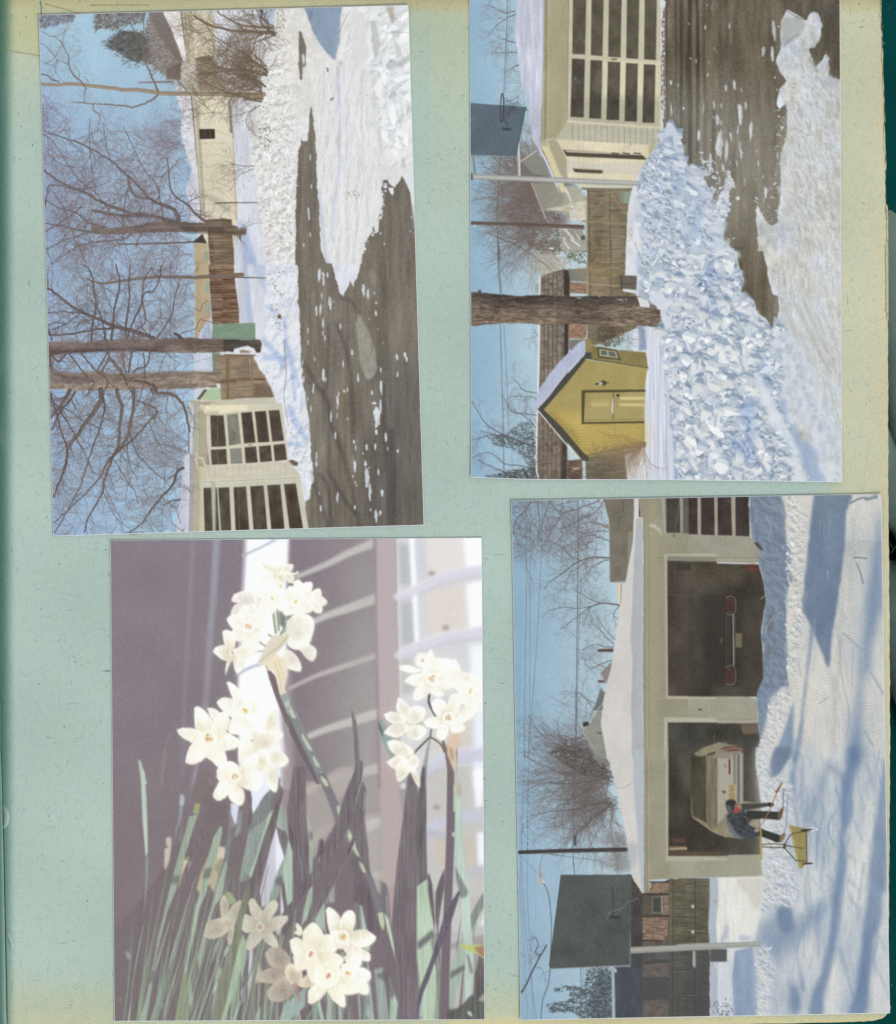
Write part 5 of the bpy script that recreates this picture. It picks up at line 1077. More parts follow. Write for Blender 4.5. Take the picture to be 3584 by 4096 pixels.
 s.part('brace',bb); s.line([(68,1270),(85,1430)],5.5,5.5,K(126,140,132)); s.line([(78,1270),(95,1430)],2,2,K(168,178,170),.8)
 s.line([(225,1285),(330,1380),(430,1450)],2.4,2.4,K(112,124,112),.95,False)
 s.part('brace',bb); s.line([(430,1150),(440,1300),(445,1440)],6,6,K(172,174,172)); s.line([(440,1160),(448,1440)],2,2,K(222,220,212),.9)
 s.part('pole',bb); s.poly([(55,1430),(400,1440),(800,1455),(1440,1485),(1445,1525),(1100,1515),(600,1490),(60,1468)],K(160,160,156),.7)
 s.poly([(60,1442),(800,1470),(1440,1496),(1440,1508),(800,1484),(60,1454)],K(206,204,196),1.2,.9); s.poly([(52,1420),(62,1418),(66,1478),(54,1476)],K(96,98,98),.6)
 s.part('backboard',bb); s.poly([(40,847),(500,880),(416,1282),(40,1272)],s.field(K(92,106,118),[(40,40,72,.01),(2,2,73,.008)]),.6)
 s.line([(500,880),(416,1282)],1.2,1.2,K(58,64,72),.8,False); s.line([(416,1282),(40,1272)],1,1,K(150,156,156),.7,False); s.line([(40,847),(500,880)],1,1,K(64,72,84),.7,False)
 s.part('rim',bb); DKC=K(62,60,64)
 e=s.ell(303,885,13,118,.03,30); s.line(np.vstack([e,e[:1]]),2.2,2.2,DKC,.95)
 s.poly([(300,1045),(380,1050),(378,1072),(302,1068)],K(66,70,78),.9)
 s.part('net',bb)
 for i in range(9):
  y0=800+i*24; s.line([(315,y0),(360+R.uniform(0,30),840+i*12),(430+R.uniform(-20,20),840+i*9)],.9,.8,DKC,.8,wob=.5)
  s.line([(320,y0+10),(345,810+i*22),(400+R.uniform(-20,20),880-i*3)],.8,.7,DKC,.75,wob=.5)
 s.line([(340,830),(400,815),(430,790),(440,810),(430,840),(480,860),(490,830)],1,.8,DKC,.9,wob=.3); s.line([(430,850),(450,870),(500,890),(520,910),(500,900)],1,.8,DKC,.8)
 s.line([(320,980),(370,1040)],1.5,1.2,DKC,.8); s.line([(330,1000),(345,1050)],1,1,DKC,.7)
 s.poly([(1420,1490),(1450,1400),(1500,1300),(1560,1200),(1640,1100),(1660,1400),(1560,1700),(1460,1560)],base,1.5,.9,1,5)
 s.cur=hp; M=s.mpoly(s.P([(1420,1520),(1450,1400),(1500,1300),(1580,1190),(1700,1100),(1700,1700),(1640,2048),(1560,2048),(1500,1900),(1450,1700)]),2); s.put(M,base,.95); s.relief(M,(-.35,.95),HD,HL,[(16,9,.8,77,1.0)],[(8,8,176,.4)],.8,-.3,.9,.8,HM); s.rubble([(1440,1520),(1500,1330),(1600,1200),(1700,1160),(1700,1700),(1640,2048),(1560,2048),(1500,1900),(1450,1700)],150,2.2,11,K(216,222,230),K(184,196,212),K(142,160,188),(-.35,.95),1.9,.9)
 for i in range(60):
  x,y=R.uniform(1450,1640),R.uniform(1300,2040)
  if x-1420<(1500-y) * .7: continue
  slab(x,y,R.uniform(8,26),R.uniform(5,12),R.uniform(-1.4,1.4),(224,226,230),(158,172,200))
 T(Cc)
 for (x,y,L,w_,an) in ((1560,180,50,16,-.9),(1600,300,40,30,.2),(1560,460,50,26,.5),(1640,430,30,20,.4),(1540,120,30,12,-.7)): slab(x,y,L,w_,an,(228,228,230),(160,176,206))
 s.part('printed_snow_heap_edge'); s.poly([(1520,445),(1600,420),(1680,520),(1640,600),(1700,700),(1640,740),(1590,560),(1540,520),(1510,500)],K(214,220,230),1,.95,1)
 s.cur=sky; s.dust(200,seed=12); s.finish(.45,.014,.01,K(190,196,196),.9)
 s.corners=[(938.6,-75),(1680.0,-75),(1683.9,964.5),(942.2,955)]
 return s

def print3():
 s=Ink(216,1070,976,2048,3); R=s.R
 A,B,Cc,D=(210,1065,.2442),(580,1065,.2442),(210,1548,.2442),(580,1548,.2442)
 T=lambda t: s.tile(*t)
 wall=s.part('printed_wall'); s.ID[:]=wall
 X=np.linspace(0,1,s.w,dtype=np.float32)[None,:,None]; Y=np.linspace(0,1,s.h,dtype=np.float32)[:,None,None]
 base=K(138,126,136)*(1-Y)+K(130,118,120)*Y
 k=np.clip((X - .50) / .18,0,1)*np.clip((Y*1.6 + .25+(X - .5)),0,1)
 s.C[:]=base+(K(166,160,158)-base)*k+s.n(80,80,1)[...,None] * .006
 def soft(t,p,c,b,a=1,ident=True): T(t); s.poly(p,K(*c),b,a,ident=ident)
 # blurred verticals on the left
 for p,w_,c,a in (([(722,40),(700,500),(680,900),(660,1200),(645,1600),(630,1990)],9,(146,142,158),.75),([(915,40),(890,500),(865,800),(840,1200),(820,1480)],14,(164,164,178),.85)):
  T(A); q=s.smooth(s.P(p)); q=s.mstroke(q,np.linspace(w_,w_ * .9,len(q))); m=blur(q[2],2.6); m*=np.linspace(1,.55,m.shape[0])[:,None]; s.put((q[0],q[1],m),K(*c),a,False)
 # the bright upright
 po=s.part('printed_window_post')
 soft(A,[(1150,20),(1508,20),(1500,240),(1478,600),(1500,1180),(1440,1440),(1470,1700),(1530,2100),(1100,2100),(1090,1260),(1095,1000),(1130,460)],(244,246,252),3)
 soft(A,[(1440,1180),(1520,1180),(1540,1700),(1545,2100),(1470,2100),(1450,1600)],(176,164,168),6,.8,False)
 soft(Cc,[(1190,-60),(1440,-60),(1460,500),(1470,900),(1470,1300),(1300,1600),(1170,1860),(1100,1860),(1120,1500),(1250,1000),(1100,400)],(236,238,246),3)
 soft(Cc,[(1440,-60),(1540,-60),(1545,700),(1500,700),(1450,300)],(166,152,154),5,.85,False)
 soft(Cc,[(730,300),(800,230),(830,260),(810,400),(740,620),(715,600),(735,420)],(222,222,232),2.5)
 soft(Cc,[(735,960),(765,960),(755,1150),(775,1250),(760,1480),(745,1480),(738,1250),(716,1160)],(214,214,226),2)
 T(A)
 for p,w_ in (([(1130,190),(1260,130),(1420,50)],5),([(1080,1165),(1180,1110),(1270,1080)],6)):
  q=s.smooth(s.P(p)); q=s.mstroke(q,[w_]*len(q)); s.put((q[0],q[1],blur(q[2],1.6)),K(178,182,196),.9,False)
 q=s.mstroke(s.P([(1150,60),(1130,460),(1095,1100)]),[5,5,5]); s.put((q[0],q[1],blur(q[2],2.5)),K(180,172,184),.7,False)
 # slatted light on the far wall
 T(B); bl=s.part('printed_light_slats')
 for p,w_,c,a in (([(60,360),(300,260),(480,170),(700,80)],17,(204,201,196),.9),([(190,730),(330,670),(480,620),(700,540)],20,(208,204,199),.9),([(0,1275),(200,1180),(400,1110),(700,1010)],12,(198,191,187),.9),([(130,1680),(300,1610),(500,1550),(720,1480)],20,(206,201,194),.9),([(100,2110),(360,2020),(560,1970),(730,1930)],20,(200,193,188),.9)):
  q=s.smooth(s.P(p)); q=s.mstroke(q,np.linspace(w_ * .55,w_,len(q))); s.put((q[0],q[1],blur(q[2],2.3)),K(*c),a,False)
 soft(B,[(480,300),(690,160),(690,500),(500,580)],(160,158,158),16,.5,False); soft(B,[(480,720),(700,640),(700,980),(500,1080)],(166,160,158),16,.5,False)
 # brown post and window on the right
 pp=s.part('printed_curtain_post')
 soft(B,[(690,20),(866,20),(880,700),(900,1400),(905,2100),(735,2100),(720,1400),(700,700)],(190,176,178),2.4)
 soft(D,[(735,-60),(860,-60),(930,350),(900,800),(840,1300),(745,1100)],(188,172,170),2.4)
 soft(B,[(680,20),(705,20),(712,700),(730,1500),(742,2100),(722,2100),(700,700)],(146,130,138),2.4,.8)
 wn=s.part('printed_window',0,'bright blurred window with pale slats in the print')
 soft(B,[(868,20),(1640,20),(1640,2100),(905,2100),(900,1400),(880,700)],(214,214,216),1.6)
 soft(D,[(1110,-60),(1640,-60),(1640,1300),(1120,1300)],(204,202,198),2)
 for p,c,b in (([(885,90),(975,90),(1000,430),(905,430)],(186,190,192),4),([(905,580),(1020,560),(1050,900),(915,920)],(186,190,192),4),([(1105,40),(1420,40),(1450,300),(1110,390)],(226,222,218),4),([(1125,480),(1440,430),(1470,800),(1130,870)],(222,216,208),4),([(975,30),(1015,30),(1060,900),(1020,910)],(250,250,254),2.5),([(1420,30),(1640,30),(1640,300),(1445,310)],(246,250,254),4),([(1440,420),(1640,380),(1640,760),(1470,810)],(244,248,254),4),([(1470,920),(1640,900),(1640,1500),(1490,1500)],(236,242,248),5),
      ([(1040,90),(1105,60),(1120,360),(1060,400)],(206,210,216),4),([(905,1060),(1000,1020),(1020,1300),(915,1330)],(192,194,190),4),([(1500,1500),(1600,1500),(1600,2100),(1510,2100)],(232,238,246),5),([(1150,1500),(1480,1500),(1500,1750),(1160,1780)],(214,208,200),5)):
  soft(B,p,c,b,.85)
 T(B)
 for p,w_,c in (([(880,530),(1000,480),(1110,430),(1220,380),(1400,330),(1640,290)],22,(228,227,232)),([(890,1010),(1020,940),(1140,900),(1300,850),(1640,800)],23,(228,227,233)),([(1110,1960),(1300,1850),(1640,1800)],27,(218,219,228)),([(900,1470),(1100,1400),(1300,1360)],20,(220,219,222))):
  q=s.smooth(s.P(p)); q=s.mstroke(q,np.linspace(w_ * .7,w_,len(q))); s.put((q[0],q[1],blur(q[2],2.5)),K(*c),.95)
  q2=q[1]+4; s.shade((q[0],q2,blur(q[2],3)) if q2+q[2].shape[0]<s.h else q,(.93,.93,.95),.7)
 T(D)
 for p,w_,c in (([(1120,440),(1300,380),(1600,330)],22,(204,206,218)),([(1130,480),(1290,520)],16,(190,192,206)),([(1350,850),(1600,780)],22,(196,196,202)),([(1300,1350),(1600,1270)],20,(198,196,198)),([(1200,960),(1280,930)],14,(190,186,186))):
  q=s.smooth(s.P(p)); q=s.mstroke(q,np.linspace(w_,w_,len(q))); s.put((q[0],q[1],blur(q[2],3)),K(*c),.9)
 for p,c in (([(1500,-40),(1570,-40),(1580,260),(1520,280)],(244,248,254)),([(1530,480),(1600,470),(1600,740),(1540,750)],(240,246,252)),([(1190,540),(1290,520),(1290,740),(1200,760)],(208,198,182)),([(1350,520),(1520,500),(1530,750),(1360,780)],(206,198,184)),([(1560,1140),(1600,1140),(1600,1240),(1560,1240)],(238,242,248)),([(1380,1030),(1560,1010),(1570,1130),(1400,1160)],(198,190,178)),([(1300,1440),(1420,1420),(1420,1900),(1310,1920)],(202,196,190)),([(1120,1650),(1180,1650),(1180,2010),(1130,2010)],(200,194,190))): soft(D,p,c,3,.85)
 for t,x,y in ((B,1160,335),(B,1275,780),(D,1200,270)): T(t); s.poly(s.ell(x,y,28,20),K(164,140,134),3,.8)
 soft(B,[(880,20),(890,20),(918,1400),(905,1400)],(226,222,214),2,.6)
 # ------------------------------------------------ leaves
 def leaf(t,pts,c,b=.8,a=1,lab=None,rib=None):
  c=np.array(c,float); c=c+(c.mean()-c) * .3; c=np.clip(c+(c-116) * .12,0,255)
  T(t); s.part('printed_leaf'); s.poly(pts,s.field(K(*c),[(30,60,150,.01),(2.4,70,151,.022)]),b,a)
  if rib: s.line(rib,.9,.6,K(*[min(255,v+26) for v in c]),.5)
 # far dark mass of leaves,lower middle
 s.part('printed_leaf_mass')
 soft(Cc,[(60,2030),(60,1300),(400,900),(700,350),(830,100),(1140,100),(1210,300),(1240,330),(1420,60),(1455,120),(1400,420),(1280,960),(1290,1080),(1250,1180),(1170,1500),(1160,1700),(1060,1860),(1040,2030)],(125,113,116),1.5,.96)
 soft(D,[(-320,2010),(-300,1200),(-60,500),(30,-60),(130,-60),(130,400),(200,700),(380,400),(540,60),(600,60),(650,830),(760,880),(880,1300),(900,2010)],(124,112,117),1.5,.96)
 s.cur=po
 soft(Cc,[(1400,420),(1455,560),(1460,700),(1390,960),(1330,1080),(1285,1090),(1270,960)],(206,204,214),1.6)
 soft(Cc,[(1440,900),(1470,1100),(1465,1200),(1420,1330),(1400,1280),(1440,1150)],(226,228,238),1.6)
 soft(Cc,[(1395,420),(1420,400),(1470,690),(1400,820)],(232,234,242),1.6)
 soft(Cc,[(1180,-40),(1300,-60),(1420,-60),(1440,10),(1300,200),(1210,330),(1200,180)],(228,232,244),1.2)
 soft(Cc,[(1030,240),(1100,240),(1080,400),(1060,420),(1030,350)],(216,220,236),1.4)
 soft(Cc,[(1130,1440),(1190,1450),(1190,1520),(1150,1700),(1100,1700)],(196,196,212),1.8); soft(Cc,[(1110,1850),(1165,1740),(1170,1850),(1150,1870)],(206,208,224),1.8); soft(Cc,[(1250,1530),(1300,1640),(1240,1720),(1210,1660)],(206,190,184),2)
 s.cur=wall
 soft(D,[(130,60),(240,60),(370,300),(360,420),(200,690),(130,420)],(172,164,160),2.4); soft(D,[(130,120),(230,50),(250,100),(140,180)],(196,186,176),3,.8); soft(D,[(170,500),(330,400),(340,440),(180,600)],(184,176,170),3,.8)
 soft(D,[(600,340),(740,320),(740,860),(660,840),(640,760)],(180,174,170),3); soft(D,[(620,380),(740,350),(740,420),(630,480)],(206,202,196),3,.8); soft(D,[(650,800),(740,790),(745,1000),(700,940)],(196,190,182),3,.8)
 soft(D,[(230,50),(420,-60),(560,-60),(420,200),(390,240),(300,40)],(184,176,170),3,.9)
 soft(D,[(310,1000),(365,880),(365,1050),(290,1060)],(178,172,166),2,.9); soft(D,[(800,950),(870,900),(840,1250),(800,1200)],(180,160,158),2,.9)
 # blurred pale blossoms deep in the bunch
 s.part('printed_flower',0,'out of focus cream blossom half hidden by dark leaves in the print')
 for p,c,b in (([(500,520),(540,515),(545,570),(530,700),(500,780),(485,770),(490,610),(520,600),(500,575)],(214,202,186),1.6),([(640,700),(705,690),(700,740),(660,830),(610,950),(605,900),(630,760)],(222,212,180),1.8),([(655,680),(705,680),(700,705),(650,705)],(150,160,110),1.2),
     ([(930,590),(985,600),(985,660),(960,720),(940,780),(900,980),(850,900),(780,980),(750,940),(790,800),(850,670),(900,680)],(204,194,156),2),([(920,590),(990,610),(980,700),(910,680)],(216,206,192),2),([(890,760),(960,680),(975,720),(930,830)],(158,160,130),1.6)): soft(Cc,p,c,b,.92)
 def blade(x0,y0,x1,y1,w_,c,b=.9,a=.95):
  p=np.array([(x0,y0),((x0+x1)/2+R.uniform(-14,14),(y0+y1)/2),(x1,y1)],float); q=s.smooth(s.P(p),8); s.put((lambda m: m and (m[0],m[1],blur(m[2],b)))(s.mstroke(q,np.linspace(w_,.8,len(q)))),s.field(K(*c),[(2.4,60,151,.02)]),a)
 s.part('printed_leaf_mass',0,'thicket of slender green blades')
 for i in range(120):
  T(Cc); x0=R.uniform(120,1560); k=R.random(); c=R.choice([(160,178,158),(182,198,174),(140,156,140),(150,168,148),(124,115,116),(150,164,134),(112,106,108),(118,110,111)]); y1=R.uniform(700,1500)
  blade(x0,2060,x0+(2060-y1)*R.uniform(.05,.34)*(1 if x0<1100 else R.choice((1,.2))),y1,R.uniform(2.4,7),c,R.uniform(.5,1.4),R.uniform(.7,.95))
 for i in range(64):
  T(D); x0=R.uniform(0,1580); c=R.choice([(156,176,160),(180,200,180),(112,104,110),(118,106,114),(140,158,146)]); y1=R.uniform(900,1700)
  blade(x0,2060,x0+R.uniform(-90,110),y1,R.uniform(3,9),c,R.uniform(.6,1.6),R.uniform(.7,.95))
 # left group of leaves (tile C)
 leaf(A,[(272,1860),(290,1865),(320,1950),(345,2060),(300,2060)],(182,198,188),1); leaf(Cc,[(292,-20),(325,-20),(340,200),(350,480),(352,640),(335,680),(310,400)],(184,204,184),1); leaf(Cc,[(345,650),(356,700),(350,850),(325,1150),(332,900),(335,720)],(148,168,150),1.2,.9)
 leaf(A,[(455,2060),(480,1800),(520,1650),(540,1640),(550,1680),(548,1700),(535,1660),(500,1760),(470,2060)],(140,142,140),2,.7)
 leaf(A,[(740,1890),(765,1890),(740,2060),(712,2100)],(150,152,172),2,.7); leaf(Cc,[(715,-20),(740,-20),(700,200),(690,260)],(148,148,160),2,.7)
 leaf(Cc,[(620,165),(640,165),(650,210),(620,380),(580,500),(560,560),(600,380)],(148,160,166),1.6,.9); leaf(Cc,[(618,170),(640,166),(652,210),(640,260),(610,250)],(176,192,192),1.4,.9)
 leaf(Cc,[(635,420),(640,440),(615,560),(600,560)],(138,150,134),1,.8); T(Cc); s.line([(610,395),(640,398),(645,415)],1.2,1.2,K(168,118,108),.9)
 leaf(Cc,[(690,345),(760,330),(700,520),(640,720),(580,960),(520,1100),(480,1250),(430,1440),(400,1580),(395,1680),(370,1850),(335,2030),(290,2030),(330,1850),(370,1680),(360,1650),(400,1540),(430,1400),(480,1150),(540,900),(570,780),(620,600)],(150,172,150),1,1,None,[(720,400),(620,760),(520,1120),(380,1700)])
 soft(Cc,[(540,830),(620,830),(600,900),(530,900)],(118,122,116),2.5,.8,False); soft(Cc,[(370,1600),(440,1620),(400,1720),(350,1700)],(120,122,116),3,.8,False); soft(Cc,[(470,1180),(440,1400),(420,1500),(400,1560),(430,1340)],(186,200,176),2,.6,False)
 leaf(A,[(860,1960),(880,1980),(870,2080),(820,2130),(830,2060)],(134,118,118),1.2,.8); s.part('printed_stem'); soft(Cc,[(760,-20),(880,-20),(880,60),(850,100),(780,250),(730,250),(700,200)],(132,120,118),1.2,.9); soft(Cc,[(735,240),(780,242),(768,322),(725,318)],(164,172,120),.9)
 T(Cc); s.line([(730,320),(768,324)],1.4,1.4,K(178,190,140),.9); s.line([(850,40),(870,50),(862,100)],1,1,K(176,160,160),.8)
 leaf(Cc,[(800,440),(860,440),(700,720),(660,880),(560,1050),(480,1300),(470,1320),(520,1120),(600,960),(640,800),(720,620)],(124,112,112),1.4,.95)
 leaf(Cc,[(940,430),(960,430),(960,480),(930,620),(880,780),(850,860),(830,980),(770,1100),(740,1280),(700,1440),(680,1560),(670,1640),(640,2020),(580,2020),(620,1760),(650,1620),(690,1400),(730,1160),(780,960),(800,860),(850,660),(890,520)],(156,178,154),.9,1,None,[(930,500),(800,900),(700,1400),(630,1980)])
 soft(Cc,[(810,780),(880,760),(860,850),(800,860)],(116,118,112),2,.8,False); soft(Cc,[(640,1620),(670,1640),(640,2020),(580,2020),(620,1780)],(136,148,112),3,.8,False); soft(Cc,[(740,1060),(800,1000),(740,1280),(690,1480)],(188,204,176),2,.5,False)
 leaf(Cc,[(1010,440),(1060,440),(1040,560),(1000,760),(980,900),(940,1100),(950,860),(985,640)],(126,130,126),1.2); leaf(Cc,[(940,840),(990,700),(1000,760),(960,1000),(900,1080),(850,1240),(800,1500),(770,1620),(760,1500),(800,1320),(870,1100)],(160,182,158),1.4)
 leaf(Cc,[(1005,290),(1040,340),(1060,400),(1062,440),(1015,440),(1020,380)],(156,138,138),1)
 leaf(Cc,[(1140,110),(1190,110),(1205,200),(1200,400),(1170,450),(1180,330),(1195,260),(1140,180)],(120,110,112),1); leaf(Cc,[(1095,320),(1130,290),(1110,480),(1060,520),(1070,460)],(146,156,150),1.2,.9)
 leaf(Cc,[(1180,440),(1205,340),(1300,180),(1400,80),(1435,20),(1440,60),(1400,130),(1350,340),(1280,560),(1240,700),(1190,860),(1110,890),(1130,720)],(132,136,134),1)
 leaf(Cc,[(1180,480),(1300,380),(1370,290),(1380,320),(1300,560),(1230,700),(1190,860),(1150,800),(1120,890),(1100,860),(1130,700)],(146,160,152),1); soft(Cc,[(1340,330),(1380,290),(1380,330),(1290,580),(1200,850),(1180,820),(1250,640)],(184,204,180),1.4,.9,False)
 for o in (0,40,75): T(Cc); s.line([(1300-o,420+o * .5),(1200-o * .8,680),(1120-o * .2,860)],1,.8,K(120,132,126),.6)
 leaf(Cc,[(1455,110),(1460,140),(1420,380),(1350,600),(1270,860),(1200,1100),(1160,1200),(1170,1060),(1190,900),(1300,520),(1380,300)],(122,110,113),.9)
 leaf(Cc,[(1440,240),(1480,300),(1510,460),(1545,640),(1545,760),(1530,620),(1480,470),(1430,450),(1400,400)],(160,176,160),1.6,.9); leaf(Cc,[(1400,420),(1480,480),(1540,660),(1545,820),(1480,700),(1430,560)],(124,114,118),1.2,.95)
 leaf(Cc,[(1465,690),(1500,760),(1545,820),(1545,1060),(1530,1070),(1480,900),(1430,860)],(154,176,160),1.4); leaf(Cc,[(1460,700),(1465,760),(1430,980),(1400,1040),(1360,1030),(1350,1010),(1400,840)],(144,162,148),1.2); soft(Cc,[(1400,850),(1460,830),(1450,920),(1390,900)],(112,110,110),2,.8,False)
 leaf(Cc,[(1460,880),(1480,930),(1545,1080),(1545,1200),(1470,1330),(1450,1300),(1470,1140),(1450,980)],(118,106,108),1,.95)
 # front stalk,lower middle
 leaf(Cc,[(1165,930),(1185,900),(1170,1060),(1130,1200),(1110,1360),(1060,1560),(1020,1760),(960,2020),(870,2020),(930,1700),(1010,1500),(1050,1340),(1090,1150),(1130,1000)],(136,140,118),1.2,1,None,[(1165,1000),(1120,1300),(1030,1740),(960,2010)])
 leaf(Cc,[(1130,1310),(1160,1380),(1160,1460),(1120,1600),(1090,1680),(1080,1760),(1020,1900),(980,2020),(950,2020),(1010,1800),(1060,1560),(1080,1440)],(164,190,156),1.2)
 leaf(Cc,[(985,1440),(1010,1400),(1020,1430),(985,1500),(975,1480)],(164,186,164),1.6); leaf(Cc,[(920,1640),(945,1580),(960,1600),(930,1700)],(160,180,156),1.6); leaf(Cc,[(890,1760),(930,1690),(920,1740),(890,1800)],(170,190,160),1.6)
 leaf(Cc,[(895,1420),(930,1350),(945,1350),(900,1480),(880,1540),(870,1530)],(150,170,150),1.4); leaf(Cc,[(690,1690),(700,1700),(712,1780),(725,1840),(710,1900),(690,1890),(685,1800)],(150,178,152),1.6)
 leaf(Cc,[(170,1440),(210,1480),(200,1530),(180,1500)],(166,176,166),2,.8); leaf(Cc,[(120,1830),(135,1825),(130,1870),(118,1870)],(150,160,130),2,.7); leaf(Cc,[(472,1870),(485,1890),(472,1930)],(166,176,156),1.6,.8)
 leaf(Cc,[(830,1880),(890,1780),(880,2020),(800,2020)],(116,118,116),2,.5); leaf(Cc,[(1110,1850),(1115,1860),(1060,2010),(1045,2010)],(180,204,184),1.2)
 leaf(Cc,[(1480,1880),(1640,1760),(1640,1900),(1510,2020),(1420,2020)],(156,182,168),1.6); leaf(Cc,[(1240,1960),(1280,1900),(1270,2010),(1230,2010)],(148,184,156),1.6)
 # middle-right leaves (tile D)
 leaf(D,[(-10,500),(20,640),(30,1060),(-20,1080),(-60,800)],(172,198,176),1.4); leaf(D,[(-20,380),(30,480),(28,640),(-10,540)],(112,100,104),1.4)
 leaf(D,[(30,-60),(128,-60),(128,300),(150,600),(180,820),(120,950),(20,1080),(30,600)],(122,110,116),1.2); leaf(D,[(140,320),(160,380),(180,470),(190,660),(180,830),(160,820),(155,500)],(158,180,158),1.2); T(D); soft(D,[(160,470),(182,470),(184,540),(162,540)],(110,108,104),2,.8,False)
 T(D); s.line([(65,590),(80,700),(110,860),(122,940)],1.4,.8,K(142,168,138),.85)
 leaf(D,[(240,540),(258,525),(275,545),(285,620),(250,740),(215,780),(225,640)],(112,100,108),1.4); leaf(D,[(230,700),(250,660),(240,760),(215,760)],(164,186,168),1.6,.8)
 leaf(D,[(165,900),(188,880),(180,1040),(140,1180),(90,1250),(110,1120)],(160,186,164),1.2); leaf(D,[(260,1070),(285,1060),(285,1290),(210,1220),(200,1180)],(160,184,166),1.4)
 # long flower stalk crossing from the upper left
 st=s.part('printed_stem',0,'long mottled flower stalk crossing the print diagonally')
 T(A); s.poly([(1320,1090),(1400,1180),(1430,1320),(1500,1440),(1570,1560),(1640,1700),(1640,1780),(1560,1680),(1480,1560),(1400,1360),(1345,1200)],K(122,106,112),.8)
 s.poly([(1430,1330),(1490,1300),(1530,1400),(1580,1500),(1640,1640),(1640,1760),(1560,1620),(1500,1500)],K(160,172,168),1)
 for (x,y) in ((1500,1400),(1545,1500),(1620,1680)): s.poly(s.ell(x,y,24,30,.6),K(200,208,196),1.2,.9)
 T(B); s.poly([(0,1360),(30,1440),(110,1600),(200,1780),(320,2040),(240,2060),(130,1830),(40,1640),(-20,1560)],K(136,142,142),.9)
 s.poly([(-20,1480),(60,1660),(200,1950),(240,2060),(215,2060),(120,1880),(0,1640)],K(118,104,112),1)
 for p in ([(0,1400),(20,1450),(55,1520),(20,1520),(-10,1470)],[(100,1640),(150,1720),(190,1790),(150,1780),(95,1670)],[(190,1820),(240,1900),(245,1930),(210,1910),(185,1850)],[(250,1950),(310,2040),(320,2060),(280,2060),(245,1990)]): s.poly(p,K(202,210,186),1.2,.95)
 T(D); s.poly([(215,-10),(290,-10),(420,290),(560,560),(640,740),(750,1060),(780,1180),(760,1280),(710,1250),(640,900),(480,600),(370,380),(290,160)],K(130,126,132),.9)
 for p in ([(250,10),(300,50),(320,100),(290,100),(255,50)],[(385,260),(410,260),(415,330),(400,340),(388,300)],[(480,450),(560,600),(590,700),(560,690),(520,620),(470,510)],[(560,720),(600,740),(625,810),(590,800)],[(710,1140),(760,1130),(775,1220),(765,1280),(740,1240)]): s.poly(p,K(204,212,180),1.2,.95)
 for (x,y) in ((560,690),(600,640),(440,400)): s.poly(s.ell(x,y,30,16,.6),K(104,98,108),1.6,.8)
 # big dark crossing leaves
 leaf(D,[(540,-60),(590,-60),(585,60),(540,240),(480,430),(380,620),(300,760),(200,900),(100,1000),(0,1180),(-180,1300),(0,1060),(150,850),(290,620),(380,400),(440,200)],(122,110,116),.9)
 leaf(B,[(505,1500),(515,1420),(530,1440),(545,1560),(560,1700),(570,1860),(600,1880),(595,1980),(540,2060),(510,2060),(535,1900),(520,1640)],(126,114,122),1); T(B); s.poly([(510,1425),(525,1425),(545,1530),(530,1530)],K(164,180,162),1,.9)
 leaf(D,[(600,80),(620,110),(625,150),(600,330),(550,500),(500,640),(420,800),(320,980),(240,1120),(200,1200),(240,1040),(370,800),(470,620),(540,440),(590,250)],(121,110,116),.9)
 T(D); s.line([(612,140),(600,300),(550,500),(500,640)],1.6,1.2,K(160,182,186),.9); s.line([(590,50),(540,220),(530,300)],1.6,1,K(176,196,176),.8)
 s.line([(500,640),(380,860),(240,1120)],1.1,.8,K(140,164,140),.8)
 leaf(D,[(540,240),(600,300),(640,600),(655,840),(600,740),(540,600),(520,420)],(121,109,116),1.2); leaf(D,[(520,640),(640,900),(720,1160),(740,1300),(700,1400),(640,1300),(560,1060),(480,1000)],(120,106,114),1.6)
 leaf(D,[(740,1000),(750,930),(770,885),(795,910),(810,1010),(815,1180),(780,1140),(745,1060)],(120,112,116),1.4); leaf(D,[(785,990),(808,1000),(812,1180),(790,1150)],(140,146,142),1.6,.8)
 leaf(D,[(570,1070),(590,1080),(640,1330),(620,1440),(590,1300)],(168,194,176),1.4); leaf(D,[(600,1360),(655,1380),(655,1450),(610,1440)],(166,196,172),1.2)
 leaf(D,[(770,1130),(810,1200),(860,1400),(890,1530),(920,1680),(912,1695),(860,1500),(800,1290)],(186,210,176),1); leaf(D,[(860,1400),(885,1360),(890,1420),(880,1500)],(140,170,140),1.2)
 # tall pair of dark blades
 leaf(D,[(960,-60),(1010,-60),(1040,60),(1050,200),(1110,60),(1116,300),(1118,600),(1125,860),(1060,900),(1040,1100),(1035,1350),(1045,1600),(1060,2010),(870,2010),(880,1600),(830,1280),(850,1000),(880,700),(920,400),(950,150)],(125,113,120),1.1)
 leaf(B,[(965,1950),(990,1950),(1040,2000),(1040,2070),(960,2070)],(120,106,116),1.2)
 leaf(B,[(1165,1600),(1150,1700),(1130,1850),(1110,2060),(1060,2060),(1090,1900),(1130,1720),(1150,1600)],(146,156,156),1.2)
 leaf(D,[(1065,60),(1085,-60),(1112,-60),(1114,300),(1100,500),(1040,700),(1020,600),(1030,300)],(112,106,108),1.4); T(D); s.line([(1035,120),(1020,500),(980,900)],1.6,1.2,K(128,134,122),.5)
 leaf(D,[(1040,920),(1125,862),(1130,940),(1165,1150),(1175,1300),(1150,1380),(1200,1600),(1190,2010),(1090,2010),(1070,1750),(1040,1500),(1040,1200)],(178,202,172),1); soft(D,[(1040,1380),(1170,1270),(1180,1330),(1050,1440)],(104,104,106),2.4,.85,False); T(D)
 for x in (1070,1095): s.line([(x,920),(x+6,1250)],1,1,K(150,176,150),.7)
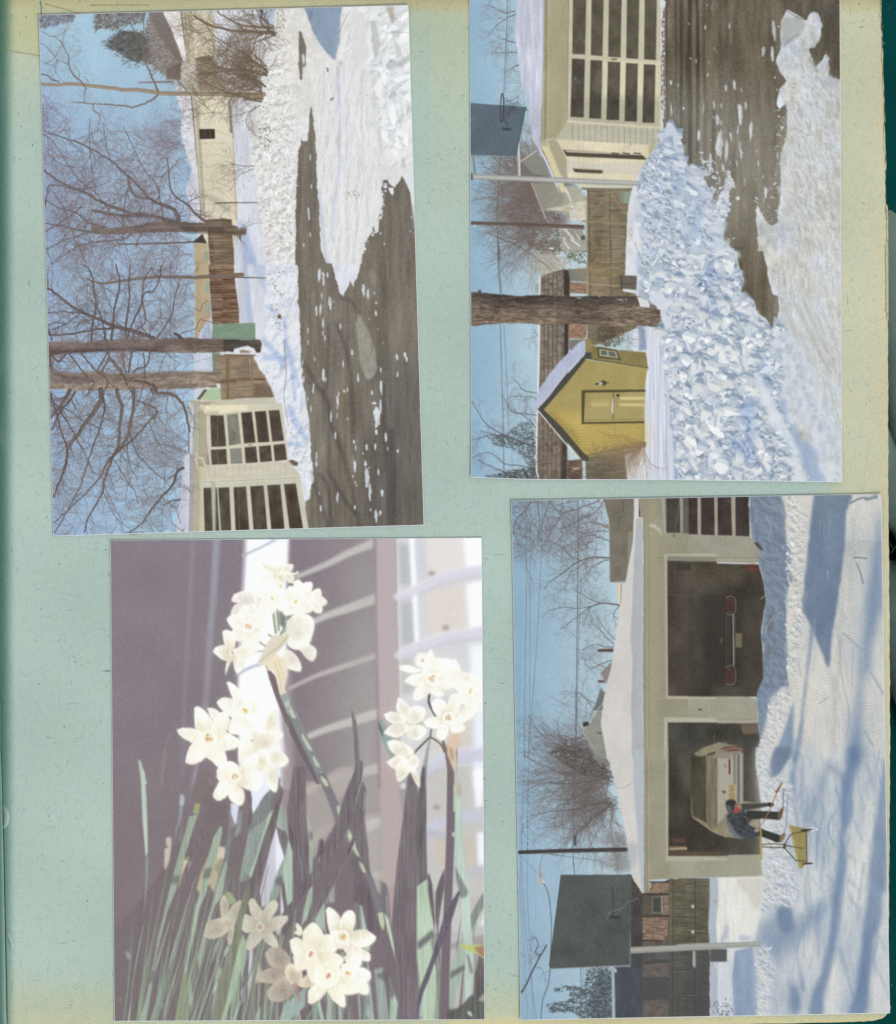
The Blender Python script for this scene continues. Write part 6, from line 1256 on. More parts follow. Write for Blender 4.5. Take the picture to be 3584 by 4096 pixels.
 leaf(D,[(1125,820),(1140,815),(1165,900),(1180,1080),(1190,1300),(1160,1160),(1130,960)],(112,104,106),1.2); leaf(D,[(1265,770),(1270,900),(1240,1060),(1210,1280),(1190,1200),(1190,980),(1230,850)],(118,106,114),1.2)
 # second stalk on the right
 leaf(D,[(1360,80),(1400,160),(1410,400),(1440,760),(1480,1100),(1500,1400),(1510,1780),(1430,1860),(1430,1500),(1400,1040),(1350,700),(1345,500)],(178,200,186),1.4); leaf(D,[(1350,750),(1400,850),(1460,960),(1450,1000),(1400,1020),(1365,880)],(122,132,132),1.6,.9)
 leaf(D,[(1480,1150),(1590,950),(1600,1060),(1530,1200),(1490,1300)],(132,142,134),1.4); leaf(D,[(1510,1260),(1600,1060),(1600,1120),(1520,1320)],(176,196,178),1.4,.8); leaf(D,[(1440,1460),(1470,1500),(1500,1620),(1480,1640)],(116,118,116),1.6,.8)
 leaf(D,[(1420,1300),(1430,1500),(1400,1640),(1340,1900),(1300,1960),(1300,1640),(1360,1440)],(160,182,162),1.6); soft(D,[(1310,1620),(1430,1560),(1430,1600),(1310,1680)],(104,106,104),2,.8,False)
 leaf(D,[(1545,1500),(1600,1400),(1600,1760),(1500,1820),(1510,1640)],(112,104,106),1.4); leaf(D,[(1400,1900),(1600,1720),(1600,1780),(1460,1940),(1380,1960)],(108,104,104),1.4)
 s2=s.part('printed_stem',0,'straight dark flower stalk near the right edge of the print')
 T(D); s.poly([(1288,-60),(1355,-60),(1352,300),(1345,600),(1335,900),(1320,1300),(1310,1600),(1305,2000),(1230,2000),(1240,1500),(1262,1000),(1280,500)],K(122,108,118),.9)
 s.poly([(1325,480),(1350,470),(1348,520),(1330,510)],K(190,206,184),.9); s.poly([(1340,-60),(1362,-60),(1362,300),(1338,310)],K(192,208,178),1); s.line([(1345,620),(1325,1100),(1300,1900)],1.6,1.6,K(164,184,178),.6)
 T(B); s.poly([(1265,1780),(1300,1700),(1370,1740),(1368,1900),(1355,2060),(1290,2060),(1290,1950),(1275,1850)],K(128,110,114),.9)
 s.poly([(1280,1720),(1320,1660),(1380,1620),(1390,1700),(1360,1800),(1370,1900),(1345,1960),(1320,1900),(1290,1820)],K(222,200,176),1.2); s.poly([(1300,1750),(1340,1780),(1340,1880),(1310,1840)],K(180,152,128),1.4,.7); s.poly([(1345,1900),(1365,1900),(1360,2060),(1345,2060)],K(196,206,190),1)
 leaf(D,[(1375,960),(1395,955),(1390,990),(1340,1150),(1260,1360),(1180,1560),(1110,1760),(1060,1900),(1040,2010),(1020,2010),(1060,1760),(1140,1560),(1210,1340),(1260,1160),(1320,1050)],(108,98,116),.9)
 leaf(D,[(1205,1480),(1222,1560),(1228,1700),(1215,2010),(1180,2010),(1200,1800),(1215,1650)],(144,172,146),1.2); leaf(D,[(1130,1700),(1100,1840),(1080,1980),(1070,1980),(1090,1800)],(180,206,196),1)
 # tulip-like bud tip
 s.part('printed_leaf',0,'bright yellow green leaf tip with a red blotch at the right edge of the print'); T(D)
 s.poly([(1378,1392),(1440,1400),(1500,1396),(1590,1400),(1600,1530),(1560,1490),(1480,1450),(1420,1430)],K(194,204,120),.9); s.poly([(1510,1420),(1600,1400),(1600,1510),(1540,1470)],K(168,116,96),2,.8)
 leaf(D,[(1280,1950),(1300,1930),(1370,1920),(1440,1870),(1540,1850),(1600,1870),(1600,2010),(1280,2010)],(102,106,98),1.8); leaf(D,[(1450,1940),(1480,1945),(1500,1990),(1460,1970)],(190,210,196),1.4); leaf(D,[(1370,60),(1395,80),(1405,150),(1390,200),(1370,160)],(196,170,140),1.6,.9)
 # bottom right strips
 leaf(D,[(690,1600),(760,1580),(800,1900),(810,2010),(725,2010)],(150,166,160),1.6); leaf(D,[(805,1640),(850,1780),(885,1880),(870,2010),(815,2010),(820,1860)],(172,198,174),1.4); soft(D,[(700,1650),(790,1600),(860,1800),(830,1850),(780,1700)],(112,106,108),2.4,.8,False)
 leaf(D,[(220,1880),(240,1830),(280,2010),(250,2010)],(168,194,176),1.4); leaf(D,[(300,1790),(320,1840),(350,2010),(335,2010)],(160,184,150),1); leaf(D,[(395,1900),(420,1880),(425,2010),(398,2010)],(160,186,166),1.4); leaf(D,[(640,1880),(690,2010),(650,2010),(625,1960)],(160,186,170),1.8); leaf(D,[(130,2000),(260,1800),(290,1780),(200,1920),(150,2010)],(132,154,124),1.2)
 leaf(D,[(0,1900),(60,1820),(150,1720),(120,1800),(30,1950),(-30,2010)],(152,180,172),1.6)
 # ------------------------------------------------ blossoms
 W=(253,252,246)
 def flower(t,petals,cup=None,lab='',base=W,sh=(224,220,206),eye=(208,168,112),soft_=.9):
  T(t); f=s.part('printed_flower',0,lab)
  if cup: s.poly(s.ell(cup[0],cup[1],cup[2]*1.7,cup[2]*1.7),K(*(np.array(base) * .97)),1.6,.9)
  for i,p in enumerate(petals):
   pc_=np.array(p,float); cc_=np.array(cup[:2]) if cup else pc_.mean(0); p=(pc_.mean(0)+(pc_-pc_.mean(0))*1.13+(cc_-pc_.mean(0)) * .04).tolist()
   pt=s.smooth(s.P(list(p)+[p[0]]),4); pt=pt+np.array([[R.gauss(0,.35),R.gauss(0,.35)] for _ in pt]); c=np.array(base)*R.uniform(.975,1.0)
   s.put(s.mpoly(pt+np.array([1.2,1.6]),1.6),K(*sh),.6,False)
   M=s.mpoly(pt,soft_); ctr=pt.mean(0)
   if M is None: continue
   x,y,m=M; h,w=m.shape; yy,xx=np.mgrid[0:h,0:w]
   a=R.uniform(0,6.28); g=((xx-w/2)*math.cos(a)/(w+1)+(yy-h/2)*math.sin(a)/(h+1))*1.2
   o_=s.P([cup[:2]])[0] if cup else ctr; dd=np.hypot(xx+x-o_[0],yy+y-o_[1]); L_=max(6,np.hypot(*(pt-o_).T).max()); rim=blur(m,2.2); k=np.clip(.02+g * .5 + .62*np.clip(1-dd/L_*1.15,0,1)+s.n(5,9,160)[y:y+h,x:x+w] * .07 - .35*np.clip(1-rim,0,1),0,.8)[...,None]
   col=np.zeros((s.h,s.w,3),np.float32); col[y:y+h,x:x+w]=K(*c)*(1-k)+K(*sh)*k
   s.put(M,col,.97)
   # petal midrib
   far=pt[np.argmax(((pt-(np.array(s.P([cup[:2]])[0]) if cup else ctr))**2).sum(1))]; o=s.P([cup[:2]])[0] if cup else ctr
   s.put(s.mstroke(np.array([o+(far-o) * .25,o+(far-o) * .85]),[1.6,.6]),K(*[v * .95 for v in sh]),.22,False)
  if cup:
   cx,cy,r=cup; s.poly(s.ell(cx,cy,r,r*1.02,0,14),K(*np.minimum(255,np.array(base)*1.02)),.8); s.poly(s.ell(cx,cy,r * .78,r * .8),K(*(np.array(base) * .45+np.array(sh) * .55)),1.2,.95)
   for k in range(4): s.poly(s.ell(cx+R.gauss(0,r * .22),cy+R.gauss(0,r * .22),r * .16,r * .26,R.random()*3,8),K(*eye),.9,.85)
 def petal(cx,cy,ang,L,w_):
  c,q=math.cos(ang),math.sin(ang); o=[(0,-.12),(.35,-.46),(.65,-.5),(.88,-.28),(1.0,0),(.88,.28),(.65,.5),(.35,.46),(0,.12)]
  return [(cx+(a*L)*c-(b*w_)*q,cy+(a*L)*q+(b*w_)*c) for a,b in o]
 def rosette(t,cx,cy,L,w_,a0,n=6,cup=None,lab='',skip=(),sq=1.0,tilt=0,**k):
  ps=[]
  for i in range(n):
   if i in skip: continue
   a=a0+i*2*math.pi/n; LL=L*(1-(1-sq)*abs(math.sin(a-tilt)))*R.uniform(.92,1.06); ps.append(petal(cx,cy,a+R.gauss(0,.06),LL,w_))
  flower(t,ps,(cx,cy,cup) if cup else None,lab,**k)
 # top cluster
 s.part('printed_stem'); T(A)
 for p,w_ in (([(1380,620),(1385,700),(1400,820)],6),([(1410,620),(1425,800)],5),([(1470,620),(1465,800)],6),([(1560,650),(1500,730),(1440,830)],5),([(1600,690),(1520,760),(1440,840)],4),([(1310,820),(1380,860)],4),([(1270,900),(1330,940)],4),([(1180,975),(1300,970)],3)):
  s.line(p,w_,w_ * .9,K(150,164,132),.95); s.line([(a+6,b) for a,b in p],1.4,1.2,K(206,212,180),.7)
 s.poly([(1420,640),(1480,660),(1470,780),(1430,760)],K(110,116,112),1.6,.8)
 rosette(A,1440,330,150,60,-2.7,6,None,'topmost blossom of the upper cluster, seen from behind',sq=.55,sh=(212,204,184)); T(A)
 s.part('printed_petal'); s.poly([(1270,240),(1300,250),(1400,300),(1440,330),(1400,345),(1320,310)],K(232,228,210),1.2); s.poly([(1480,320),(1560,330),(1580,310),(1588,335),(1550,350),(1500,350)],K(244,242,226),1); s.poly([(1490,370),(1560,400),(1590,380),(1600,400),(1560,420),(1500,410)],K(240,236,220),1)
 s.line([(1435,360),(1440,450)],7,6,K(222,216,170),.9)
 rosette(A,1330,400,120,50,2.6,5,None,'drooping blossom at the left shoulder of the upper cluster',sq=.6)
 rosette(A,1600,500,120,76,.3,6,30,'small blossom at the right shoulder of the upper cluster')
 flower(A,[[(1050,560),(1070,510),(1130,485),(1200,470),(1290,540),(1240,590),(1130,580)],[(1030,690),(1080,590),(1200,590),(1250,560),(1210,640),(1120,670)],[(1240,480),(1300,480),(1340,560),(1300,620),(1240,580)]],None,'folded blossom with a shaded lower petal in the upper cluster',sh=(204,194,184))
 rosette(A,1370,545,130,80,.5,6,34,'blossom facing forward near the top of the upper cluster',eye=(224,190,110))
 rosette(A,1560,570,140,84,.2,6,34,'bright blossom right of centre in the upper cluster',eye=(224,184,90)); rosette(A,1700,560,110,70,.0,6,None,'blossom at the far right of the upper cluster'); 
 rosette(A,1175,770,175,110,.35,6,46,'large open blossom at the left of the upper cluster',sh=(214,206,190))
 flower(A,[[(890,975),(920,940),(990,925),(1050,940),(1060,1000),(1040,1040),(960,1030)],[(965,810),(1000,800),(1050,830),(1055,920),(1000,925),(975,880)],[(1040,1040),(1010,1100),(985,1165),(1000,1060),(1030,1020)],[(1060,1000),(1100,1040),(1130,1100),(1090,1150),(1060,1100)],[(1070,960),(1150,930),(1240,970),(1160,1010),(1120,1060)]],(1045,985,26),'small pointed blossom at the lower left of the upper cluster',sh=(206,194,168),eye=(188,140,96))
 flower(A,[[(1500,740),(1560,690),(1660,690),(1700,760),(1660,900),(1560,940),(1500,880)],[(1470,960),(1540,990),(1590,1060),(1595,1125),(1540,1120),(1490,1100),(1460,1040)],[(1560,900),(1640,900),(1720,960),(1700,1040),(1640,1010)]],None,'back of a blossom on the right of the upper cluster',sh=(212,206,190))
 T(A); s.part('printed_sheath'); s.poly([(1250,1060),(1280,1000),(1330,900),(1380,840),(1505,835),(1500,880),(1440,960),(1370,1020),(1300,1090),(1255,1085)],K(222,214,196),1.2); s.line([(1500,850),(1420,940),(1330,1000),(1270,1060)],1.6,1,K(160,150,120),.8)
 s.poly([(1300,1080),(1400,990),(1480,1050),(1490,1180),(1470,1280),(1490,1310),(1440,1330),(1410,1220),(1380,1130),(1330,1130)],K(232,222,198),1.2); s.line([(1390,1060),(1430,1180),(1450,1310)],1.4,1,K(190,168,134),.7); s.line([(1420,1040),(1460,1200)],1.2,1,K(200,180,150),.6); s.line([(1320,1090),(1350,1200),(1380,1260)],2,1,K(150,120,110),.7)
 # middle cluster
 T(A); s.part('printed_stem'); s.line([(1000,1550),(1070,1520)],5,4,K(170,178,140)); s.line([(1180,1710),(1270,1700)],7,6,K(186,190,140)); s.line([(1060,1780),(1100,1700)],4,4,K(160,168,130))
 flower(A,[[(840,1440),(900,1450),(950,1500),(930,1560),(880,1530)]],None,'petal tip peeping behind the middle cluster')
 flower(A,[[(1000,1230),(1040,1235),(1100,1300),(1130,1400),(1080,1410),(1050,1360)],[(920,1390),(960,1360),(1040,1370),(1090,1430),(1060,1510),(1000,1480),(940,1430)],[(1160,1380),(1200,1350),(1240,1310),(1260,1320),(1240,1480),(1190,1440)],[(1060,1500),(1120,1500),(1180,1560),(1240,1600),(1160,1640),(1080,1650),(1020,1620)],[(1220,1480),(1300,1500),(1310,1540),(1240,1570)]],(1150,1460,56),'tall creamy blossom at the top of the middle cluster',eye=(220,188,90))
 flower(A,[[(1330,1530),(1370,1455),(1395,1480),(1395,1590),(1370,1640),(1320,1680),(1290,1620)],[(1170,1630),(1240,1600),(1270,1720),(1230,1690)],[(1200,1740),(1280,1660),(1420,1640),(1440,1680),(1370,1740),(1260,1790),(1210,1780)],[(1380,1780),(1440,1800),(1495,1860),(1450,1910),(1390,1900),(1340,1830)],[(1260,1780),(1340,1800),(1340,1880),(1290,1990),(1250,1930)],[(1350,1910),(1390,1940),(1410,2020),(1400,2110),(1350,2080),(1330,1990)]],None,'sidelong blossom at the right of the middle cluster',sh=(210,202,178))
 flower(A,[[(740,1440),(770,1432),(830,1480),(885,1570),(870,1640),(800,1640),(745,1590)],[(595,1620),(640,1605),(720,1610),(800,1660),(780,1730),(700,1710),(620,1660)],[(665,1880),(680,1800),(720,1740),(810,1710),(835,1800),(790,1860),(720,1890)],[(850,1750),(920,1740),(970,1790),(990,1880),(940,1920),(880,1870),(830,1830)],[(900,1660),(980,1640),(1080,1690),(1105,1730),(1040,1770),(960,1780),(900,1740)],[(880,1630),(900,1540),(950,1480),(1000,1480),(1015,1540),(990,1620),(920,1660)]],(850,1685,62),'wide six petalled blossom with a ribbed cup, left of the middle cluster',sh=(216,208,184),eye=(206,150,84))
 T(A); s.put(s.mstroke(s.P(np.vstack([s.ell(850,1685,56,58,0,9),s.ell(850,1685,56,58,0,9)[:1]])),[2.0]*10),K(250,246,226),.95)
 flower(A,[[(1100,1780),(1110,1700),(1170,1640),(1200,1740),(1190,1830),(1110,1860)],[(920,1990),(930,1930),(1010,1880),(1080,1920),(1040,2000),(960,2050)],[(1170,1850),(1250,1820),(1240,1900),(1180,1990),(1090,1960)],[(1120,2000),(1230,1960),(1290,2030),(1250,2110),(1150,2090),(1100,2050)],[(1010,2060),(1080,2080),(1130,2130),(1130,2200),(1100,2230),(1040,2200),(1010,2140)],[(930,2060),(1000,2060),(1010,2130),(960,2180),(920,2190),(888,2150)]],(1070,1995,46),'lowest blossom of the middle cluster, cup turned down',sh=(218,208,184),eye=(212,160,80))
 # right cluster
 T(B); s.part('printed_stem'); s.line([(1140,1330),(1140,1400),(1190,1500)],5,5,K(104,92,104)); s.line([(1160,1590),(1150,1680)],3,3,K(120,122,122)); s.line([(1260,1780),(1220,1720),(1150,1680),(1110,1710),(1020,1800)],3,5,K(120,120,110)); s.line([(940,1850),(1020,1790)],6,4,K(196,184,136)); s.line([(1000,1575),(1100,1560)],5,4,K(190,190,150)); s.line([(1250,1700),(1270,1790)],6,8,K(128,116,110))
 s.poly([(720,1520),(760,1540),(830,1640),(880,1760),(960,2040),(900,2060),(830,1860),(740,1680)],K(150,170,164),1.6,.95); s.poly([(720,1530),(770,1640),(760,1680),(725,1600)],K(102,110,106),1.4,.9)
 flower(B,[[(895,1100),(960,1090),(1010,1110),(1060,1130),(990,1150),(920,1130)],[(1030,1040),(1060,990),(1110,1000),(1150,965),(1170,1040),(1110,1090),(1050,1080)],[(1170,1040),(1260,1040),(1330,1060),(1290,1140),(1210,1160),(1160,1120)]],(1085,1045,34),'small blossom topping the right hand cluster',eye=(208,160,110))
 flower(B,[[(940,1220),(1000,1170),(1100,1170),(1130,1230),(1060,1260),(980,1240)],[(1080,1160),(1100,1100),(1160,1090),(1210,1160),(1160,1190)],[(1200,1160),(1290,1120),(1340,1190),(1300,1240),(1220,1240)],[(1010,1360),(1030,1290),(1110,1240),(1150,1270),(1110,1340),(1040,1375)],[(1170,1270),(1230,1280),(1255,1330),(1210,1345),(1160,1310)],[(1230,1230),(1330,1190),(1365,1220),(1330,1270),(1260,1280)]],(1165,1200,48),'open blossom in the upper left of the right hand cluster',eye=(212,160,96),sh=(214,208,190))
 rosette(B,1480,1300,150,90,.5,6,36,'overexposed blossom at the far right of the right hand cluster',eye=(224,180,90)); flower(B,[[(1310,1100),(1350,1050),(1390,1120),(1400,1200),(1340,1260),(1320,1180)],[(1400,1150),(1460,1160),(1500,1250),(1440,1260)]],None,'upright petals beside the right edge of the print')
 flower(B,[[(875,1430),(895,1362),(950,1400),(990,1470),(950,1530),(900,1490)],[(775,1490),(840,1470),(900,1500),(940,1540),(860,1560),(800,1530)],[(950,1520),(1010,1430),(1100,1450),(1080,1530),(1000,1560)],[(775,1640),(850,1570),(950,1570),(930,1640),(860,1670)],[(950,1600),(1030,1580),(1110,1620),(1060,1690),(980,1680)]],None,'blossom seen from behind at the left of the right hand cluster',sh=(208,202,184))
 flower(B,[[(1160,1400),(1200,1362),(1260,1390),(1290,1470),(1220,1500),(1175,1450)],[(1290,1440),(1320,1340),(1380,1330),(1390,1420),(1340,1480)],[(1340,1500),(1430,1440),(1540,1420),(1500,1500),(1400,1550)],[(1100,1555),(1160,1520),(1250,1520),(1280,1570),(1200,1600),(1130,1590)],[(1200,1640),(1230,1590),(1290,1600),(1270,1680),(1240,1700),(1205,1680)],[(1320,1570),(1400,1560),(1430,1610),(1380,1640),(1330,1630)]],(1298,1515,46),'star shaped blossom low in the right hand cluster',eye=(196,140,100),sh=(212,206,186))
 flower(B,[[(805,1720),(860,1705),(950,1740),(1000,1790),(960,1830),(880,1820),(830,1780)],[(800,1880),(880,1830),(950,1850),(930,1900),(860,1930)],[(880,2020),(870,1950),(900,1880),(960,1880),(985,1940),(940,2000),(900,2030)],[(960,1880),(1010,1830),(1050,1860),(1040,1920),(990,1930)],[(980,1930),(1030,1940),(1060,2060),(1030,2050)]],None,'drooping blossom at the bottom of the right hand cluster',sh=(212,204,182))
 # lower blossoms
 flower(Cc,[[(945,1060),(970,1000),(1000,1030),(1010,1090),(990,1180),(955,1150)],[(1000,1160),(1050,1080),(1110,1050),(1100,1120),(1060,1220),(1030,1230)],[(825,1290),(850,1220),(930,1190),(1010,1180),(1020,1230),(980,1300),(900,1335),(830,1325)],[(1000,1340),(1030,1240),(1055,1240),(1050,1340),(1020,1390)]],None,'shaded blossom crossed by a leaf, lower left of the print',base=(214,210,188),sh=(170,160,146))
 T(Cc); s.poly([(985,960),(1030,970),(1080,1040),(1070,1060),(1020,1070),(1000,1020)],K(164,176,140),1.2); s.poly(s.ell(1010,1225,34,26),K(190,150,132),3,.5)
 flower(Cc,[[(1180,1050),(1210,1022),(1250,1070),(1290,1140),(1270,1220),(1210,1170)],[(1290,1130),(1350,1050),(1400,1040),(1410,1090),(1360,1170),(1300,1210)],[(1310,1220),(1400,1170),(1490,1170),(1460,1230),(1380,1280),(1310,1260)],[(1290,1270),(1350,1290),(1400,1350),(1410,1420),(1340,1390),(1290,1330)],[(1160,1430),(1170,1360),(1210,1290),(1270,1290),(1270,1360),(1200,1430)],[(1115,1260),(1130,1160),(1190,1170),(1250,1220),(1240,1270),(1160,1290)]],(1270,1250,36),'grey shaded open blossom in the lower middle of the print',base=(220,217,196),sh=(176,166,150),eye=(206,150,90))
 leaf(Cc,[(1130,1000),(1180,900),(1170,1060),(1130,1200),(1110,1360),(1060,1560),(1040,1560),(1050,1340),(1090,1150)],(132,138,112),1)
 s.part('printed_flower',0,'sunlit bud tip above the bottom cluster'); T(D); s.poly([(45,1230),(60,1215),(100,1260),(105,1300),(80,1330),(30,1300),(55,1280)],K(240,234,214),1)
 flower(Cc,[[(1320,1480),(1370,1430),(1440,1435),(1500,1500),(1500,1590),(1440,1610),(1360,1560)],[(1245,1670),(1330,1600),(1450,1590),(1500,1640),(1440,1700),(1300,1700)],[(1340,1780),(1400,1710),(1500,1670),(1560,1700),(1520,1800),(1440,1850),(1360,1840)]],None,'shadowed blossom at the left of the bottom cluster',base=(202,192,172),sh=(154,140,132))
 T(Cc); s.poly(s.ell(1490,1620,24,26),K(150,96,92),2.5,.7)
 flower(D,[[(-40,1620),(0,1560),(80,1600),(90,1680),(10,1710)],[(60,1720),(160,1640),(260,1640),(230,1720),(130,1740)]],None,'half hidden blossom low in the bottom cluster',base=(236,228,204),sh=(184,168,150))
 flower(D,[[(0,1370),(60,1345),(130,1400),(170,1460),(90,1495),(30,1470)],[(30,1500),(100,1470),(170,1500),(140,1580),(60,1600)],[(110,1300),(180,1222),(250,1280),(265,1380),(190,1450),(120,1400)],[(210,1340),(330,1320),(390,1400),(320,1480),(200,1480)],[(190,1480),(330,1460),(430,1520),(350,1600),(220,1560)],[(140,1510),(220,1510),(240,1620),(195,1705),(145,1620)]],(178,1478,44),'pale blossom with a rosy eye in the heart of the bottom cluster',base=(250,248,236),sh=(216,208,184),eye=(186,116,104))
 T(D)
 flower(D,[[(298,1120),(320,1095),(360,1120),(400,1170),(410,1280),(370,1320),(320,1260)],[(410,1280),(420,1190),(460,1130),(510,1125),(530,1180),(510,1270),(450,1310)],[(500,1300),(600,1280),(670,1310),(697,1350),(640,1400),(560,1410),(500,1370)],[(440,1420),(520,1400),(600,1440),(650,1480),(640,1530),(560,1510),(480,1470)],[(330,1300),(380,1290),(430,1330),(420,1420),(350,1380)],[(430,1480),(500,1470),(580,1520),(560,1590),(500,1590)]],(430,1335,56),'bright blossom at the upper right of the bottom cluster',eye=(214,176,96),sh=(208,198,172))
 flower(D,[[(520,1600),(600,1590),(655,1630),(640,1690),(560,1700),(510,1660)],[(540,1690),(620,1700),(645,1790),(590,1800),(530,1750)],[(430,1560),(500,1560),(540,1640),(500,1690),(430,1660)]],(475,1635,46),'blossom at the right of the bottom cluster',eye=(216,172,84))
 flower(D,[[(150,1870),(155,1780),(220,1730),(300,1740),(250,1830),(180,1875)],[(300,1750),(380,1720),(440,1790),(450,1890),(420,1900),(350,1840)],[(340,1680),(430,1660),(540,1700),(580,1760),(500,1800),(400,1770)],[(200,1640),(260,1580),(340,1560),(400,1600),(380,1700),(300,1740),(220,1710)]],(310,1655,50),'big blossom at the bottom of the bottom cluster',base=(251,249,238),sh=(220,212,186),eye=(190,130,112))
 T(D); s.part('printed_leaf'); s.poly(s.ell(120,1625,16,18),K(110,96,104),1.6,.9); s.poly(s.ell(445,1475,18,16),K(116,112,110),1.6,.9); s.poly([(20,1720),(60,1700),(100,1850),(80,1880)],K(172,146,138),2,.8)
 s.cur=wall; s.dust(170,K(214,220,220),.5,seed=13); hi=np.clip(s.C - .80,0,1); s.C=s.C+blur(hi,9) * .4+blur(hi,3) * .12; s.finish(.55,.012,.02,K(200,190,194),.9)
 s.corners=[(220.6,1079.8),(963.9,1074.8),(970.2,2039.3),(228.5,2042.7)]
 return s

def print4():
 s=Ink(1016,982,1788,2046,4); R=s.R
 A,B,Cc,D=(1015,980,.2613),(1392,980,.2613),(1015,1500,.2676),(1392,1500,.2676)
 T=lambda t: s.tile(*t)
 sky=s.part('printed_sky'); s.ID[:]=sky
 X=np.linspace(0,1,s.w,dtype=np.float32)[None,:,None]; Y=np.linspace(0,1,s.h,dtype=np.float32)[:,None,None]
 k=np.clip(X*3.2,0,1); g=K(138,176,204)*(1-k)+K(188,213,223)*k
 s.C[:]=g+s.n(60,60,1)[...,None] * .007
 s.C[:,400:]=K(206,212,216)
 WC=K(100,106,116)
 w_=s.part('printed_cable')
 T(A)
 for p,ww,a in (([(95,60),(100,900),(95,1500),(90,1990)],.7,.35),([(140,60),(145,700),(135,1300),(128,2048)],1.0,.8),([(172,60),(172,900),(170,1600),(160,2048)],.9,.75),([(268,60),(250,700),(215,1300),(180,1750),(160,2040)],1.0,.8),([(540,60),(538,700),(530,1300),(518,2048)],2.0,.9),([(560,660),(545,1200),(532,1700),(525,2048)],1.1,.8)):
  s.line(p,ww,ww,WC,a)
 T(Cc)
 for p,ww,a in (([(130,0),(105,560),(110,1000),(150,1500),(215,2010)],.9,.75),([(160,0),(150,560),(150,1100),(185,1800),(190,2010)],.9,.75),([(112,560),(95,1000),(130,1600),(150,2010)],.8,.6),([(500,0),(495,400),(490,760),(500,925)],2.0,.9),([(545,1625),(548,1800),(535,2005)],1.6,.85),([(565,1625),(560,1800),(555,2005)],1.1,.7),([(375,790),(350,1150)],.6,.4),([(190,620),(210,1100),(205,1300)],.6,.4)):
  s.line(p,ww,ww,WC,a)
 s.poly([(497,632),(515,638),(512,712),(498,715)],K(60,62,66),.7); s.line([(500,660),(520,690),(505,716)],.8,.8,K(60,62,66))
 for y in (555,580,610,690): s.poly(s.ell(115,y,5,8),K(120,124,128),.6,.8)
 for y in (530,575,700): s.poly(s.ell(150,y,5,10),K(86,88,92),.6,.8)
 s.line([(115,560),(130,640),(180,680),(205,730)],.8,.8,WC,.8); s.line([(150,570),(190,620),(205,700)],.8,.8,WC,.8)
 s.line([(90,785),(150,840),(220,920)],.8,.8,WC,.85); s.line([(540,840),(575,920)],.6,.6,WC,.6)
 s.line([(260,980),(300,1060),(318,1160),(328,1300),(325,1440),(318,1640),(300,1760),(265,1860),(248,2010)],1.6,1.8,K(84,90,96),.9,wob=.25)
 # bare trees along the top
 TC=K(104,94,90)
 def crowns(t,L,name,lab,col=TC):
  T(t); s.part(name,0,lab)
  for p,a_,b_,n_,tl in L: s.branch(p,a_,b_,col,n_,tl,2,ta=.62)
 crowns(A,[([(775,520),(700,515),(620,520),(560,540),(480,590),(400,650),(330,700),(280,760)],3.4,1,30,36),([(620,520),(560,580),(480,640),(440,760)],1.8,.8,20,30),([(775,530),(700,560),(640,600),(560,700)],1.8,.8,16,26),([(560,540),(480,500),(420,440),(330,400),(240,380)],1.6,.8,22,34),
      ([(775,390),(700,360),(600,350),(500,400),(400,460)],1.8,.8,20,30),([(775,315),(680,315),(580,330),(500,300),(440,240)],1.8,.8,20,30),([(740,270),(640,250),(540,270),(440,330),(360,420)],2,.8,24,34),([(740,80),(680,160),(560,230),(460,280),(380,300)],2,.8,22,34),
      ([(700,85),(600,120),(500,160),(400,170),(340,110),(320,60)],2,1.2,20,34),([(180,80),(140,150),(70,230),(40,300)],2.6,1.2,10,34),([(60,230),(100,320),(130,470),(150,600),(200,720)],1.2,.7,14,30),([(230,90),(250,300),(230,440)],1.6,.8,16,34),([(40,300),(90,420),(200,480)],1.2,.7,10,30),
      ([(330,80),(280,200),(240,330),(180,440)],1.6,.8,22,36),([(420,70),(400,200),(330,320),(280,420)],1.6,.8,22,36)],'printed_bare_tree','dense bare tree crowns in the top corner of the print')
 for i in range(330):
  T(A); px,py=s.P([(R.uniform(60,760),R.uniform(60,460))])[0]; s.twig(px,py,math.pi+R.gauss(0,1.0),R.uniform(20,55),R.uniform(.8,1.4),K(112,102,104),2,.5)
 for i in range(90):
  px,py=s.P([(R.uniform(420,770),R.uniform(430,760))])[0]; s.twig(px,py,math.pi+R.gauss(0,.8),R.uniform(16,40),.9,K(116,106,106),2,.5)
 crowns(A,[([(855,880),(800,872),(720,868),(640,890),(560,950),(480,1010),(400,1070)],3,.9,24,34),([(720,868),(640,840),(560,790),(480,740)],1.8,.8,18,30),([(700,870),(560,905),(420,900),(300,920)],1.6,.8,20,30),([(640,890),(600,980),(570,1060)],1.4,.7,12,24),([(855,890),(820,930),(810,960),(850,1000)],1.6,.8,8,20)],'printed_bare_tree','bare tree fanning out above the middle of the snowy roof in the print')
 crowns(A,[([(830,1150),(760,1080),(700,1000),(660,930)],1.4,.7,14,24),([(820,1190),(740,1110),(680,1040),(620,1020)],1.4,.7,14,24),([(810,1200),(740,1200),(690,1180),(620,1200),(570,1230)],2,.8,14,24),([(800,1300),(720,1330),(650,1360),(600,1340),(600,1290)],1.8,.8,14,22),([(760,1360),(700,1340),(640,1300),(560,1290)],1.2,.7,10,20)],'printed_bare_tree','row of small bare trees beyond the chimneys in the print')
 for i in range(130):
  px,py=s.P([(R.uniform(600,810),R.uniform(800,1460))])[0]; s.twig(px,py,math.pi+R.gauss(0,.8),R.uniform(14,34),.7,K(124,116,118),2,.45)
 s.part('printed_bare_tree',0,'wide spray of bare twigs left of the telephone pole in the print')
 for (x,y,n,L) in ((790,2110,20,150),):
  pass
 T(Cc)
